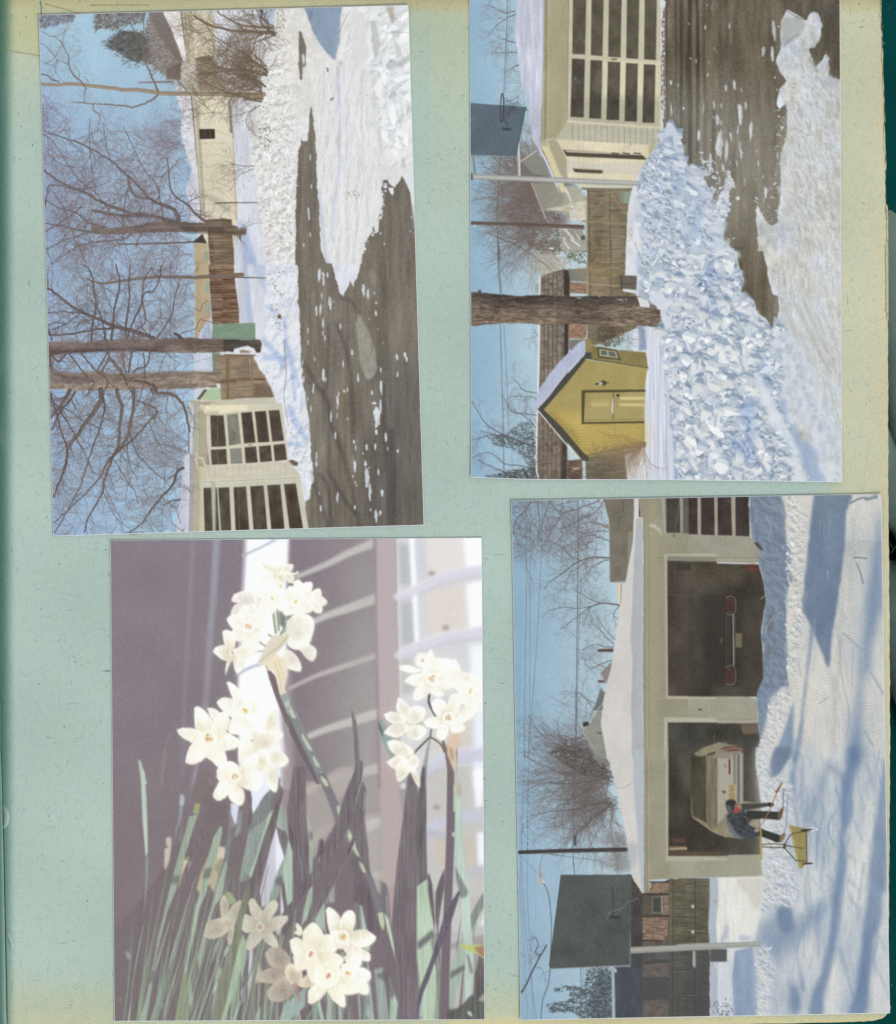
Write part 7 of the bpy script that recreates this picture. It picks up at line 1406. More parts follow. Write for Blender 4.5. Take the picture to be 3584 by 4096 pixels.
 for i in range(120):
  px,py=s.P([(R.uniform(700,800),R.uniform(60,260))])[0]; s.twig(px,py,math.pi+R.gauss(0,.55),R.uniform(70,190),R.uniform(.8,1.5),K(104,92,88),1,.6,.3,.35)
 for i in range(70):
  px,py=s.P([(R.uniform(740,830),R.uniform(350,440))])[0]; s.twig(px,py,2.9+R.gauss(0,.45),R.uniform(60,170),R.uniform(.8,1.4),K(104,92,88),1,.6,.3,.35)
 for p in ([(780,390),(640,410),(500,440),(320,460),(180,490)],[(780,400),(700,470),(580,560),(490,660)],[(780,170),(600,150),(420,170),(260,110),(120,40)],[(790,200),(640,230),(440,250),(250,250),(80,340)],[(720,120),(560,60),(400,-30),(250,-120),(150,-260)]): s.branch(p,2.2,.9,K(98,86,82),16,40,2,ta=.6)
 T(A)
 for p in ([(640,1650),(560,1560),(420,1560)],[(700,1640),(600,1600),(540,1540)],[(600,2048),(480,1950),(360,1850),(200,1720)],[(560,1990),(420,1900),(300,1880),(180,1900)],[(560,2040),(440,1990),(260,1960)]): s.branch(p,1.3,.8,K(112,102,100),12,34,2,ta=.55)
 ev=s.part('printed_evergreen_tree',0,'dark evergreen behind bare twigs in the print')
 def spruce(t,pts,n,base,L=8,ang=(2.4,3.9),w=1.0):
  T(t); p=s.P(pts); M=s.mpoly(p,0); ys,xs=np.nonzero(M[2]>.5)
  for i in range(n):
   j=R.randrange(len(xs)); x,y=xs[j]+M[0],ys[j]+M[1]; an=R.uniform(*ang); l=L*R.uniform(.4,1.2)
   s.put(s.mstroke(np.array([(x,y),(x+math.cos(an)*l * .5,y+math.sin(an)*l * .5+R.gauss(0,.8)),(x+math.cos(an)*l,y+math.sin(an)*l)]),np.array([w*1.6,w,.4])),np.clip(base*R.uniform(.7,1.4),0,1).astype(np.float32),.8)
 spruce(Cc,[(310,20),(500,-40),(620,0),(740,120),(760,220),(600,200),(450,120)],620,K(84,78,74))
 spruce(A,[(440,1900),(600,1880),(640,2048),(320,2048)],220,K(92,84,80))
 # houses beyond the roof
 nb=s.part('printed_distant_house',0,'grey gabled house peeping over the snowy roof in the print'); T(A)
 s.poly([(625,1770),(715,1510),(730,1530),(640,1700)],K(112,120,122),.7)
 s.poly([(570,1840),(650,1770),(720,1620),(720,1760),(740,1830),(760,2048),(690,2048)],s.field(K(146,146,136),[(20,20,74,.01)]),.8)
 s.poly([(720,1540),(745,1540),(735,1680),(650,1690)],K(104,104,100),.8,.9)
 s.line([(575,1842),(740,1615)],2.2,2,K(186,182,166),.9,False); s.line([(575,1842),(690,2030)],2,2,K(170,168,154),.9,False); s.line([(650,1690),(715,1760)],1.6,1.4,K(178,176,160),.8,False)
 s.poly([(575,1780),(620,1770),(622,1800),(580,1815)],K(58,52,50),.8); s.poly([(685,1855),(722,1855),(722,1865),(685,1865)],K(80,78,74),.6)
 T(Cc); s.poly([(640,0),(740,0),(740,60),(700,120),(640,60)],K(136,138,128),1.5,.7)
 T(A); s.part('printed_chimney'); s.poly([(688,1218),(812,1212),(810,1240),(688,1238)],K(98,74,68),.7); s.part('printed_chimney'); s.poly([(692,1455),(750,1455),(752,1475),(692,1472)],K(98,74,68),.7)
 s.part('printed_distant_house',0,'small house with a pink edged gable beyond the roof ridge in the print'); s.poly([(710,1400),(800,1310),(790,1400),(750,1480)],K(140,132,124),.8); s.line([(712,1400),(755,1480)],1.4,1.2,K(190,160,140),.8,False)
 bl=s.part('printed_flat_roofed_building',0,'flat roofed grey brown building behind the garage roof in the print')
 s.poly([(740,40),(980,40),(968,230),(958,400),(905,700),(782,702),(778,240),(740,90)],s.field(K(122,114,100),[(20,20,75,.012)]),.7)
 s.line([(780,240),(786,700)],1.2,1.2,K(150,146,132),.8,False); s.line([(782,703),(905,708)],1.6,1.4,K(152,140,112),.9,False)
 s.poly([(920,318),(956,318),(960,380),(935,545),(920,550)],K(144,144,124),.8,.8)
 s.poly([(832,712),(880,714),(870,885),(850,870)],K(216,204,180),.8); s.line([(870,720),(868,860)],2,1.6,K(168,130,84),.8); s.line([(856,720),(860,860)],1,1,K(240,232,214),.8)
 for p in ([(890,70),(880,150),(850,170),(800,190)],[(885,150),(890,200),(840,200)],[(860,200),(850,300)]): s.line(p,1.6,1,K(78,70,62),.7,wob=.4)
 s.poly([(725,268),(775,262),(776,300),(730,286)],K(140,112,96),.8,.8)
 # right of the garage: brick house,board fence,yard
 br=s.part('printed_brick_house',0,'brick house with dark roof behind the board fence in the print')
 T(Cc)
 s.poly([(900,920),(960,980),(1020,1075),(1012,2010),(780,2010),(800,1620),(920,1620),(918,1180)],s.field(K(70,68,66),[(16,30,76,.012)]),.8)
 s.poly([(780,1630),(1010,1620),(1010,2010),(780,2010)],s.field(K(72,80,88),[(10,30,76,.018)]),1)
 T(A); T(Cc)
 s.poly([(1010,1060),(1215,960),(1215,2010),(1010,2010)],s.field(K(96,86,74),[(12,30,77,.012)]),.8)
 bk=s.field(K(138,112,94),[(9,1.9,78,.045),(3,3,79,.02)])
 for q in ([(1070,990),(1212,990),(1200,1068),(1065,1068)],[(1160,1080),(1205,1080),(1205,1230),(1160,1230)],[(1010,1250),(1200,1252),(1195,1400),(1150,1425),(1010,1415)],[(1010,1600),(1205,1590),(1205,1690),(1010,1700)],[(1012,1875),(1205,1860),(1205,2008),(1012,2008)]): s.part('brick_pier',br); s.poly(q,bk,.7)
 s.cur=br
 s.poly([(1010,1700),(1210,1700),(1210,1860),(1010,1870)],K(84,74,70),1,.8)
 for p in ([(1065,985),(1200,985)],[(1020,1078),(1200,1080)],[(1010,1242),(1210,1238)],[(1010,1420),(1150,1425)],[(1020,1590),(1210,1580)]): s.line(p,3,3,K(52,48,46),.8,False)
 s.part('window',br); s.poly([(1078,1095),(1155,1090),(1155,1218),(1078,1218)],K(120,118,104),.6); s.poly([(1086,1102),(1146,1100),(1146,1210),(1086,1210)],K(72,72,68),.6); s.line([(1152,1092),(1156,1220)],1.6,1.6,K(170,184,196),.8,False)
 s.part('window',br); s.poly([(1105,1505),(1210,1505),(1210,1562),(1105,1562)],K(106,108,108),.7)
 T(Cc)
 fn=s.part('printed_board_fence',0,'olive brown board fence behind the snowy yard in the print')
 fc=s.field(K(100,94,76),[(26,2.6,80,.022),(20,40,81,.018)])
 s.poly([(1212,958),(1300,970),(1560,955),(1560,2010),(1200,2010),(1205,1500)],fc,.7)
 T(D); s.poly([(-140,955),(105,958),(105,1050),(95,1300),(105,1480),(110,2000),(-160,2000)],fc,.7)
 T(D); M=s.mpoly(s.P([(-600,1480),(115,1480),(115,2010),(-600,2010)]),8); s.put(M,K(74,78,84),.55,False)
 s.poly([(-90,1490),(110,1490),(110,2000),(-90,2000)],K(62,66,72),2,.35,ident=False)
 T(Cc)
 for x in (1240,1405): s.line([(x,970),(x-5,2000)],3.2,3.2,K(70,66,56),.6,False); s.line([(x+8,970),(x+4,2000)],.8,.8,K(140,132,100),.35,False)
 for i in range(46):
  y=985+i*22; s.line([(1215,y),(1480,y+3)],.6,.6,K(70,66,54),.5,False)
  if R.random()<.35: x=R.uniform(1250,1340); s.line([(x,y+10),(x+R.uniform(40,100),y+11)],1,.5,K(168,160,124),.6,False)
 for (x,y) in ((1384,1168),(1384,1360)): s.poly(s.ell(x,y,13,15,0,6),K(190,190,178),.7)
 s.poly([(1384,1500),(1404,1500),(1406,1610),(1396,1632),(1382,1600)],K(176,178,172),.8,.9)
 s.line([(1345,1345),(1480,1350)],1.2,1,K(180,174,140),.7,False)
 T(D)
 for i in range(44): y=975+i*23; s.line([(0,y),(100,y+3)],.6,.6,K(66,62,52),.5,False)
 # evergreen lower left
 s.part('printed_evergreen_tree',0,'dark conifer boughs beside the backboard pole in the print')
 spruce(Cc,[(600,1640),(770,1620),(790,1800),(790,2005),(560,2005),(500,1960),(330,1960),(300,1900),(440,1880),(480,1800),(330,1800),(430,1760),(580,1780)],1300,K(76,84,88),8,(2.3,3.9),1.1)
 s.poly([(650,1700),(790,1640),(790,2008),(600,2008)],K(66,74,80),6,.55,ident=False)
 for i in range(24): px,py=s.P([(R.uniform(640,780),R.uniform(1610,1720))])[0]; s.twig(px,py,3.0+R.gauss(0,.5),20,.8,K(90,92,90),1,.6)
 s.line([(300,1900),(420,1880),(560,1890)],1.2,1.6,K(80,84,88),.8)
 # overhanging limb
 s.part('printed_broken_branch'); s.line([(292,1458),(250,1530),(200,1620),(150,1730),(98,1820)],2.8,3.4,K(84,76,78),.95,wob=.4)
 s.branch([(250,1530),(215,1525),(212,1495),(228,1460),(215,1410),(185,1390)],2,1.2,K(90,80,82),8,18,1); s.branch([(190,1620),(250,1630),(275,1680),(285,1740)],1.2,.6,K(96,88,88),3,16,1); s.branch([(180,1600),(170,1560),(185,1400),(180,1360)],1,.6,K(110,104,110),6,20,1)
 for i in range(10): px,py=s.P([(R.uniform(100,140),R.uniform(1330,1560))])[0]; s.twig(px,py,R.uniform(0,6),20,.6,K(130,124,134),1,.5)
 # twiggy hedge behind roof near pole
 s.part('printed_bare_shrub',0,'reddish bare brush against the sky right of the telephone pole in the print')
 for i in range(80): px,py=s.P([(R.uniform(780,910),R.uniform(560,920))])[0]; s.twig(px,py,math.pi+R.gauss(0,.7),R.uniform(16,44),.8,K(116,92,84),1,.55)
 s.poly([(795,600),(880,640),(910,800),(930,900),(800,920),(790,800)],K(112,100,96),4,.45,ident=False)
 for i in range(26): px,py=s.P([(R.uniform(940,1010),R.uniform(960,1280))])[0]; s.twig(px,py,math.pi+R.gauss(0,.9),20,.8,K(126,104,84),1,.6)
 # telephone pole and lamp
 po=s.part('printed_telephone_pole',0,'dark telephone pole with a street lamp arm in the print')
 s.poly([(78,750),(500,735),(900,728),(905,760),(500,766),(78,778)],s.field(K(72,68,66),[(20,3,82,.015)]),.7); s.poly([(78,752),(900,732),(900,742),(78,762)],K(54,52,54),1,.7)
 for i in range(8): s.line([(150+i*80,748-i),(152+i*80,735)],1,1,K(60,58,58),.8)
 s.part('lamp_arm',po); s.line([(400,790),(340,785),(310,775),(270,785),(250,830),(243,880),(238,910)],1.6,2.2,K(140,146,146),.95); s.line([(315,775),(480,800),(600,815),(700,830),(780,850)],1,.8,K(84,80,80),.8,wob=.3)
 s.part('lamp_head',po); s.poly([(236,905),(245,893),(256,895),(262,930),(272,960),(274,985),(262,1000),(255,1020),(240,1025),(228,1000),(222,970),(228,930)],K(176,184,182),.7); s.poly([(238,910),(250,910),(256,950),(240,960)],K(130,138,138),1,.8); s.poly(s.ell(268,984,6,7),K(236,236,226),.5)
 # garage
 ga=s.part('printed_garage',0,'wide cream garage with two open bays and a snowy roof in the print'); T(A)
 wall=s.field(K(154,149,124),[(40,40,83,.01)])
 s.poly([(1000,60),(1600,40),(1620,2060),(1000,2060),(1000,1700),(1010,250),(1005,210)],wall,.7)
 T(Cc); s.poly([(1020,-20),(1640,-20),(1640,940),(1420,950),(1060,970),(1065,1060),(1015,1070),(1010,900)],s.field(K(156,152,128),[(40,40,83,.01)]),.7)
 T(D); s.poly([(-200,-20),(160,-20),(400,300),(480,780),(500,945),(400,948),(-200,955)],s.field(K(160,158,136),[(40,40,83,.01)]),.7)
 T(B); s.poly([(-60,40),(412,40),(412,350),(480,380),(490,470),(515,545),(440,560),(-60,545)],s.field(K(158,154,136),[(30,30,83,.012)]),.7)
 s.poly([(-60,1580),(400,1582),(460,1600),(470,1680),(480,1760),(480,1782),(-60,1778)],s.field(K(160,156,136),[(30,30,83,.012)]),.7)
 for i in range(12): x=10+i*36; s.line([(x,355),(x,520)],.7,.7,K(136,132,114),.6,False); s.line([(x,1600),(x,1750)],.7,.7,K(138,134,116),.6,False)
 for y,c in ((520,(120,116,96)),(536,(178,172,148)),(548,(126,120,98)),(1596,(172,168,146)),(1754,(136,132,112)),(1768,(176,172,150))): s.line([(-300,y-3),(470,y)],1,1,K(*c),.8,False)
 s.part('sign',ga); s.poly([(15,1672),(46,1674),(46,1688),(15,1686)],K(96,84,72),.5); s.cur=ga
 T(A)
 for y in (352,480): s.line([(1205,y-140 if y<400 else y+10),(1600,y+8)],.8,.8,K(178,174,150),.5,False)
 for x,c,w2 in ((1045,(132,128,110),1.4),(1068,(190,182,148),1.0),(1078,(128,124,100),1.2)): s.line([(x-3,230),(x,1000),(x+2,2048)],w2,w2,K(*c),.75,False)
 M=s.mpoly(s.P([(1080,100),(1150,100),(1150,2048),(1080,2048)]),4); s.put(M,K(168,160,124),.6,False)
 s.poly([(1085,262),(1130,262),(1175,325),(1180,340),(1120,290),(1085,280)],K(190,186,168),.7); s.line([(1165,290),(1175,345)],3,3,K(178,172,150))
 s.line([(1000,75),(1010,205)],3,3,K(66,62,56),.9,False)
 T(Cc)
 for x,c,w2 in ((1020,(124,120,100),1.6),(1042,(118,114,96),1.2),(1052,(188,178,144),1.0)): s.line([(x,-10),(x,700),(x+5,1065)],w2,w2,K(*c),.75,False)
 # white door at the top
 d0=s.part('garage_door',ga); T(A)
 s.poly([(1175,50),(1600,40),(1600,345),(1195,335)],K(152,150,140),.8)
 s.line([(1188,60),(1205,335)],1.6,1.6,K(186,184,176),.8,False)
 for q,c in (([(1212,62),(1318,58),(1322,328),(1216,326)],(70,62,54)),([(1342,58),(1452,54),(1454,338),(1342,332)],(96,92,84)),([(1478,54),(1600,50),(1600,345),(1480,340)],(66,56,48))): s.part('pane',d0); s.poly(q,s.field(K(*c),[(20,20,84,.012)]),.6)
 s.cur=d0; s.line([(1320,60),(1300,190),(1275,335)],.9,.7,K(190,170,140),.9); s.line([(1275,335),(1272,362)],1.6,1.4,K(90,76,66))
 T(B)
 s.poly([(-60,45),(410,40),(412,350),(-60,345)],s.field(K(166,158,140),[(20,20,84,.01)]),.7)
 for q in ([(-60,52),(10,50),(12,340),(-60,338)],[(36,50),(138,48),(142,345),(38,342)],[(164,48),(266,46),(276,348),(166,346)],[(300,46),(405,44),(410,355),(302,350)]): s.part('pane',d0); s.poly(q,s.field(K(62,52,48),[(20,20,84,.014)]),.6)
 # snow roof
 rf=s.part('snow',ga); T(A)
 sf_=s.field(K(214,210,204),[(30,60,85,.01)])
 s.poly([(970,60),(1005,60),(1002,205),(1035,210),(1040,700),(1035,1300),(1042,2060),(762,2060),(715,1800),(735,1600),(800,1330),(860,900),(905,700),(960,400)],sf_,.8,1,.5)
 T(Cc); s.poly([(735,-10),(800,240),(860,500),(900,740),(925,900),(945,980),(1010,1075),(1016,1060),(1018,-10)],sf_,.8,1,.5)
 T(A)
 shd=s.field(K(178,180,186),[(30,60,85,.008)])
 s.poly([(985,220),(1030,210),(1038,700),(1030,1300),(1040,2060),(955,2060),(945,1700),(955,1300),(940,1100),(958,800),(975,400)],shd,1,1,.5,5,2)
 T(Cc); s.poly([(940,-10),(940,200),(960,500),(970,640),(1000,1060),(1018,1070),(1018,-10)],s.field(K(182,190,200),[(30,60,85,.008)]),1,1,.5,5,2)
 s.poly([(890,700),(975,700),(975,800),(930,900),(905,850)],K(160,166,178),4,.5,ident=False)
 s.line([(800,250),(830,285),(880,275),(940,240)],1.8,1.6,K(170,168,168),.8); s.line([(900,720),(930,690),(968,655)],1.4,1.2,K(180,180,184),.8)
 s.line([(890,300),(900,500),(940,660)],3,2,K(206,204,200),.6)
 # dark bays
 b1=s.part('garage_bay',ga,'dark open bay with a car parked deep inside'); T(A)
 s.poly([(1200,490),(1600,485),(1600,1600),(1210,1600)],K(180,174,150),.7); s.line([(1207,495),(1212,1600)],.8,.8,K(140,134,112),.8,False)
 s.poly([(1222,538),(1600,545),(1600,1578),(1228,1576)],s.field(K(76,68,58),[(40,50,86,.02),(2,2,87,.01)]),.8); s.poly([(1220,505),(1600,512),(1600,545),(1222,538)],K(128,126,112),1,.9)
 T(B); s.poly([(-60,555),(480,570),(500,640),(525,740),(540,860),(520,940),(500,1080),(515,1280),(520,1440),(485,1520),(470,1582),(-60,1578)],s.field(K(68,62,53),[(40,50,86,.02),(2,2,87,.01)]),.9)
 s.shade(s.mpoly(s.P([(-60,560),(480,575),(480,700),(-60,760)]),9),(1.3,1.26,1.2),.7)
 s.poly([(385,580),(440,565),(490,600),(490,630),(400,620)],K(104,56,46),2,.9)
 T(A)
 s.poly([(1295,560),(1400,560),(1400,615),(1295,612)],K(56,50,44),1.5,.8); s.line([(1225,640),(1400,660)],1,1,K(56,48,42),.6); s.line([(1240,800),(1540,815)],2.5,2,K(104,86,70),.5); s.line([(1230,720),(1520,730)],1.2,1,K(92,76,64),.5)
 T(B)
 for (x,y,l) in ((90,790,120),(60,700,60),(200,660,100)): s.line([(x,y),(x+l,y+6)],3,2,K(88,72,58),.5)
 car1=s.part('printed_car',0,'dark car showing red tail lights and a chrome bumper inside the left bay in the print')
 s.poly([(40,800),(180,790),(360,800),(360,1500),(160,1500),(60,1480)],K(50,42,38),6,.6)
 s.part('bumper',car1); s.line([(232,960),(232,1350)],1.2,1.2,K(96,88,76),.8,False); s.line([(250,950),(250,1360)],1,1,K(84,76,66),.8,False)
 s.line([(284,955),(288,1340)],2.2,2.2,K(160,160,152),.9,False); s.line([(296,960),(298,1330)],1,1,K(110,106,98),.8,False)
 for (ya,yb,nm) in ((830,945,0),(1362,1480,1)):
  s.part('tail_light',car1); s.poly([(232,ya),(270,ya-6),(288,ya+20),(286,yb-12),(264,yb),(234,yb-4)],K(84,56,47),1.3); s.poly([(245,ya+24),(272,ya+20),(272,yb-24),(245,yb-20)],K(74,44,38),.8,.9)
  s.line([(230,ya-4),(262,ya-18),(292,ya-6),(302,ya+30),(302,yb-20),(286,yb+4),(256,yb+10),(232,yb)],1.5,1.5,K(128,120,112),.9)
 s.part('number_plate',car1); s.poly([(302,1095),(352,1097),(350,1206),(302,1204)],K(112,104,80),.9); s.specks([(308,1105),(346,1105),(346,1200),(308,1200)],26,K(84,74,52),.4,1,1,0,.7)
 s.poly([(186,1132),(202,1134),(202,1174),(186,1172)],K(100,92,80),.7,.8)
 b2=s.part('garage_bay',ga,'open bay with the rear of a pale hatchback showing'); T(A)
 s.poly([(1200,1740),(1600,1745),(1600,2060),(1195,2060)],K(184,178,156),.7); s.poly([(1226,1778),(1600,1780),(1600,2060),(1228,2060)],s.field(K(70,70,62),[(30,40,88,.02)]),.8)
 T(Cc); s.poly([(1180,-20),(1205,-20),(1200,790),(1640,790),(1640,825),(1180,830)],K(182,176,152),.7); s.line([(1186,-10),(1184,825)],.8,.8,K(140,134,110),.8,False)
 s.poly([(1202,-20),(1640,-20),(1640,790),(1202,790)],s.field(K(66,60,50),[(30,40,88,.024),(2,2,87,.01)]),.8)
 T(D); s.poly([(-140,-20),(450,-20),(445,80),(460,200),(490,380),(480,560),(480,780),(-140,788)],s.field(K(64,60,50),[(30,40,88,.024),(2,2,87,.01)]),.9)
 T(B); s.poly([(-60,1782),(482,1785),(492,1900),(460,2060),(-60,2060)],s.field(K(66,64,56),[(30,40,88,.024)]),.9)
 s.poly([(350,1790),(488,1786),(495,1860),(360,1870),(340,1820)],K(112,96,78),1.4,.9); s.line([(140,1880),(138,1960)],1,1,K(150,144,130),.7)
 T(Cc)
 s.poly([(1205,730),(1340,725),(1340,745),(1205,748)],K(222,204,160),1,.9); s.line([(1205,740),(1330,738)],1,1,K(80,60,48),.8,False); s.poly([(1205,715),(1335,715),(1335,726),(1205,728)],K(128,96,70),1,.8)
 s.poly([(1230,660),(1330,660),(1335,690),(1240,692)],K(112,80,60),2,.7); s.poly([(1205,750),(1640,760),(1640,790),(1205,790)],K(112,92,72),2,.6)
 s.poly([(1320,300),(1420,380),(1490,560),(1560,640),(1640,640),(1640,780),(1330,700)],K(52,46,38),8,.6,ident=False); s.poly([(1220,20),(1340,0),(1400,60),(1380,300),(1300,260)],K(104,98,84),9,.35,ident=False)
 cr=s.part('printed_car',0,'pale hatchback seen from behind in the right bay in the print')
 s.poly([(1370,90),(1400,60),(1490,10),(1560,-40),(1640,-60),(1640,640),(1560,620),(1490,570),(1380,505),(1370,470)],K(120,110,90),1,.9)
 T(D)
 s.poly([(-20,510),(60,560),(120,610),(220,650),(330,660),(460,620),(470,560),(480,400),(350,380),(350,20),(300,-30),(170,-60),(60,-20),(-10,20)],s.field(K(142,132,106),[(20,40,89,.015)]),1)
 s.poly([(160,30),(350,30),(350,400),(240,400),(230,470),(160,560)],s.field(K(170,164,146),[(10,40,89,.01)]),.9)
 s.part('rear_window',cr); T(Cc); s.poly([(1388,95),(1410,70),(1500,25),(1552,10),(1552,500),(1490,545),(1400,500),(1388,480)],s.field(K(72,68,56),[(20,30,90,.02)]),.9)
 T(D); s.poly([(-40,30),(75,60),(80,530),(-20,490),(-40,300)],s.field(K(74,68,54),[(20,30,90,.02)]),.9); s.cur=cr
 s.poly([(80,40),(158,40),(160,580),(110,590),(82,540)],s.field(K(122,114,90),[(6,30,91,.02)]),.9)
 s.line([(0,515),(70,570),(150,620),(230,650)],2,2,K(160,146,118),.8)
 s.line([(60,30),(78,80),(80,530)],1.6,1.6,K(150,136,108),.8)
 T(B); s.part('tail_light',cr); s.poly([(180,1985),(230,1962),(310,1960),(360,1975),(360,1992),(250,2005)],K(112,72,60),.8); s.cur=cr; s.line([(200,1990),(290,1975),(355,1985)],1.2,1.2,K(176,168,154),.8)
 s.poly([(100,2048),(180,1998),(350,2005),(355,2060)],K(140,134,118),1,.9)
 T(D); s.part('tail_light',cr); s.poly([(242,70),(256,66),(258,180),(244,182)],K(112,56,50),.6)
 s.part('bumper',cr); s.poly([(278,20),(355,30),(352,400),(280,395)],K(126,122,112),.8); s.line([(300,40),(300,390)],1.4,1.4,K(190,188,182),.85,False); s.line([(335,30),(338,400)],1.8,1.8,K(202,200,194),.85,False); s.line([(318,40),(318,390)],1.6,1.6,K(78,74,66),.8,False); s.line([(266,30),(268,230)],1.4,1.4,K(186,184,176),.8,False)
 s.part('number_plate',cr); s.poly([(240,255),(295,257),(297,375),(240,373)],K(186,162,104),.8)
 # plate characters,read along the plate: 525 4621
 def seg(ch,x,y,hh,ww):  # glyph in plate space: up=-x,along=-y
  G={'5': [(1,0),(0,0),(0,.5),(1,.5),(1,1),(0,1)],'2': [(0,0),(1,0),(1,.5),(0,.5),(0,1),(1,1)],'4': [(0,0),(0,.5),(1,.5),(1,0),(1,1)],'6': [(1,0),(0,0),(0,1),(1,1),(1,.5),(0,.5)],'1': [(.5,0),(.5,1)]}[ch]
  s.line([(x+v*hh,y-u*ww) for u,v in G],.9,.9,K(96,80,58),.9,False)
 for i,ch in enumerate('525'): seg(ch,251,368-i*17,30,10)
 for i,ch in enumerate('4621'): seg(ch,251,312-i*14,30,9)
 s.cur=cr
 s.poly([(205,298),(218,305),(222,318),(212,328),(200,322),(190,308)],K(100,94,84),.6); s.poly([(212,102),(224,100),(222,134),(214,136)],K(120,124,128),.6)
 s.specks([(120,560),(160,560),(160,620),(120,620)],16,K(206,196,160),.4,1,1,0,.7)
 # ground snow
 gr=s.part('printed_snow',0,'sunlit tracked snow with long blue tree shadows in the print')
 T(B)
 lit=s.field(K(214,210,202),[(20,60,92,.012),(3,8,93,.014)])
 gp=[(405,30),(1420,20),(1450,2060),(458,2060),(490,1900),(478,1780),(470,1650),(462,1600),(485,1520),(522,1440),(515,1280),(500,1080),(520,930),(540,880),(525,740),(500,640),(482,560),(512,520),(480,440),(462,400),(412,350),(410,200)]
 s.poly(gp,lit,.8,1,.8)
 T(D); lit2=s.field(K(204,208,210),[(20,60,92,.012),(3,8,93,.014)])
 gp2=[(445,-20),(1440,-20),(1455,1990),(100,2005),(105,1480),(95,1300),(110,1120),(105,955),(500,945),(500,800),(485,600),(490,400),(470,250),(445,120)]
 s.poly(gp2,lit2,.8,1,.8)
 M=s.mpoly(s.P([(440,-20),(1450,-20),(1450,900),(500,800)]),30); s.put(M,s.field(K(214,211,203),[(20,60,92,.012),(3,8,93,.014)]),.6,False)
 T(B)
 # granular and rutted texture
 M=s.mpoly(s.P([(700,60),(1440,60),(1450,2060),(500,2060),(700,1500)]),10)
 s.relief(M,(-.2,1),K(186,186,180),K(230,226,216),[],[(7,44,94,1.1),(3,6,95,.35)],.9,1.3,.5)
 T(D); M=s.mpoly(s.P([(460,-20),(1440,-20),(1450,1990),(450,1990),(560,1300),(520,900)]),10)
 s.relief(M,(-.2,1),K(180,184,184),K(228,228,224),[],[(7,44,96,1.1),(3,6,97,.35)],.9,1.3,.5)
 # yard snow beside garage
 T(D); s.part('printed_snow_yard')
 s.poly([(105,955),(160,950),(168,1050),(150,1300),(165,1480),(225,1490),(230,1580),(105,1585),(110,1990),(160,1990),(160,1860),(165,1700),(105,1480),(95,1300)],K(176,186,200),1.4)
 s.poly([(165,955),(500,945),(530,960),(530,1050),(480,1250),(440,1420),(330,1440),(250,1440),(160,1440),(150,1320),(170,1080)],s.field(K(232,230,222),[(5,40,98,.014)]),1)
 s.poly([(290,960),(490,950),(530,1000),(520,1100),(470,1200),(430,1180),(380,1080),(320,1020)],s.field(K(212,210,198),[(10,30,98,.012)]),3,.9)
 s.poly([(225,1290),(245,1330),(235,1400),(200,1440),(180,1430)],K(176,186,200),2,.8); s.poly([(320,1380),(400,1390),(420,1420),(330,1430)],K(170,186,206),3,.8)
 s.poly([(165,1590),(270,1560),(290,1500),(320,1440),(260,1445),(232,1500),(225,1585)],K(218,218,216),1)
 s.poly([(165,1590),(265,1570),(270,1860),(285,1990),(160,1990)],s.field(K(206,212,220),[(4,40,98,.02)]),1)
 s.poly([(290,1500),(420,1470),(460,1700),(460,1990),(280,1990),(270,1700)],s.field(K(142,162,190),[(10,40,98,.014)]),1.4)
 for i in range(12): x=172+i*7; s.line([(x,1000+R.uniform(0,400)),(x+R.uniform(-6,14),1500+R.uniform(-60,460))],1.4,.6,K(176,186,202),.35)
 s.specks([(130,1110),(170,1110),(200,1190),(140,1180)],40,K(170,130,100),.4,1.1,1,0,.7)
 for i in range(50): px,py=s.P([(R.uniform(130,280),R.uniform(1860,1990))])[0]; s.put(s.mstroke(np.array([(px,py),(px+R.gauss(0,5),py+R.gauss(0,5))]),[1.4,.6]),K(70,78,92),.7,False)
 s.poly([(105,1480),(230,1488),(230,1580),(105,1582)],K(86,88,88),1)
 # big shaded bank in front of the bays
 bk_=s.part('printed_snow_bank',0,'blue shaded snow bank in front of the open garage bays in the print'); T(B)
 bs=s.field(K(118,134,154),[(20,30,99,.014),(6,8,100,.012)])
 bp=[(412,40),(640,40),(670,100),(690,180),(680,260),(685,400),(720,450),(735,540),(695,590),(730,640),(740,660),(715,730),(690,830),(685,880),(690,1060),(690,1130),(700,1250),(715,1310),(685,1360),(700,1420),(710,1500),(650,1500),(620,1580),(570,1640),(545,1760),(500,1900),(470,1990),(458,2020),(492,1900),(478,1780),(466,1620),(470,1560),(500,1480),(522,1440),(515,1280),(520,1220),(500,1130),(510,1010),(530,900),(540,860),(525,740),(500,620),(482,570),(490,480),(455,400),(425,350),(412,200)]
 s.poly(bp,bs,1.2,1,1.2,5)
 M=s.mpoly(s.P(bp),2); s.relief(M,(-.7,.7),K(104,120,142),K(138,152,170),[],[(12,12,101,.8),(4,4,102,.4)],.9,0,.7)
 s.poly([(570,930),(595,960),(585,1060),(560,1110),(540,1060),(550,980)],K(96,98,90),2.5,.6); s.poly([(545,1180),(575,1190),(565,1280),(540,1260)],K(96,98,90),2.5,.6)
 s.poly([(440,400),(470,400),(510,450),(515,470),(470,440)],K(62,58,52),1,.8)
 # mound edge casting (lit lip)
 s.cur=gr
 s.relief(s.mpoly(s.P([(660,40),(740,40),(870,230),(820,700),(830,1000),(770,1300),(740,1500),(700,1330),(740,900),(740,640),(700,260)]),5),(-.4,.9),K(170,174,174),K(232,228,220),[(16,12,.6,110,.9)],[(6,6,103,.8)],1,.7,.8)
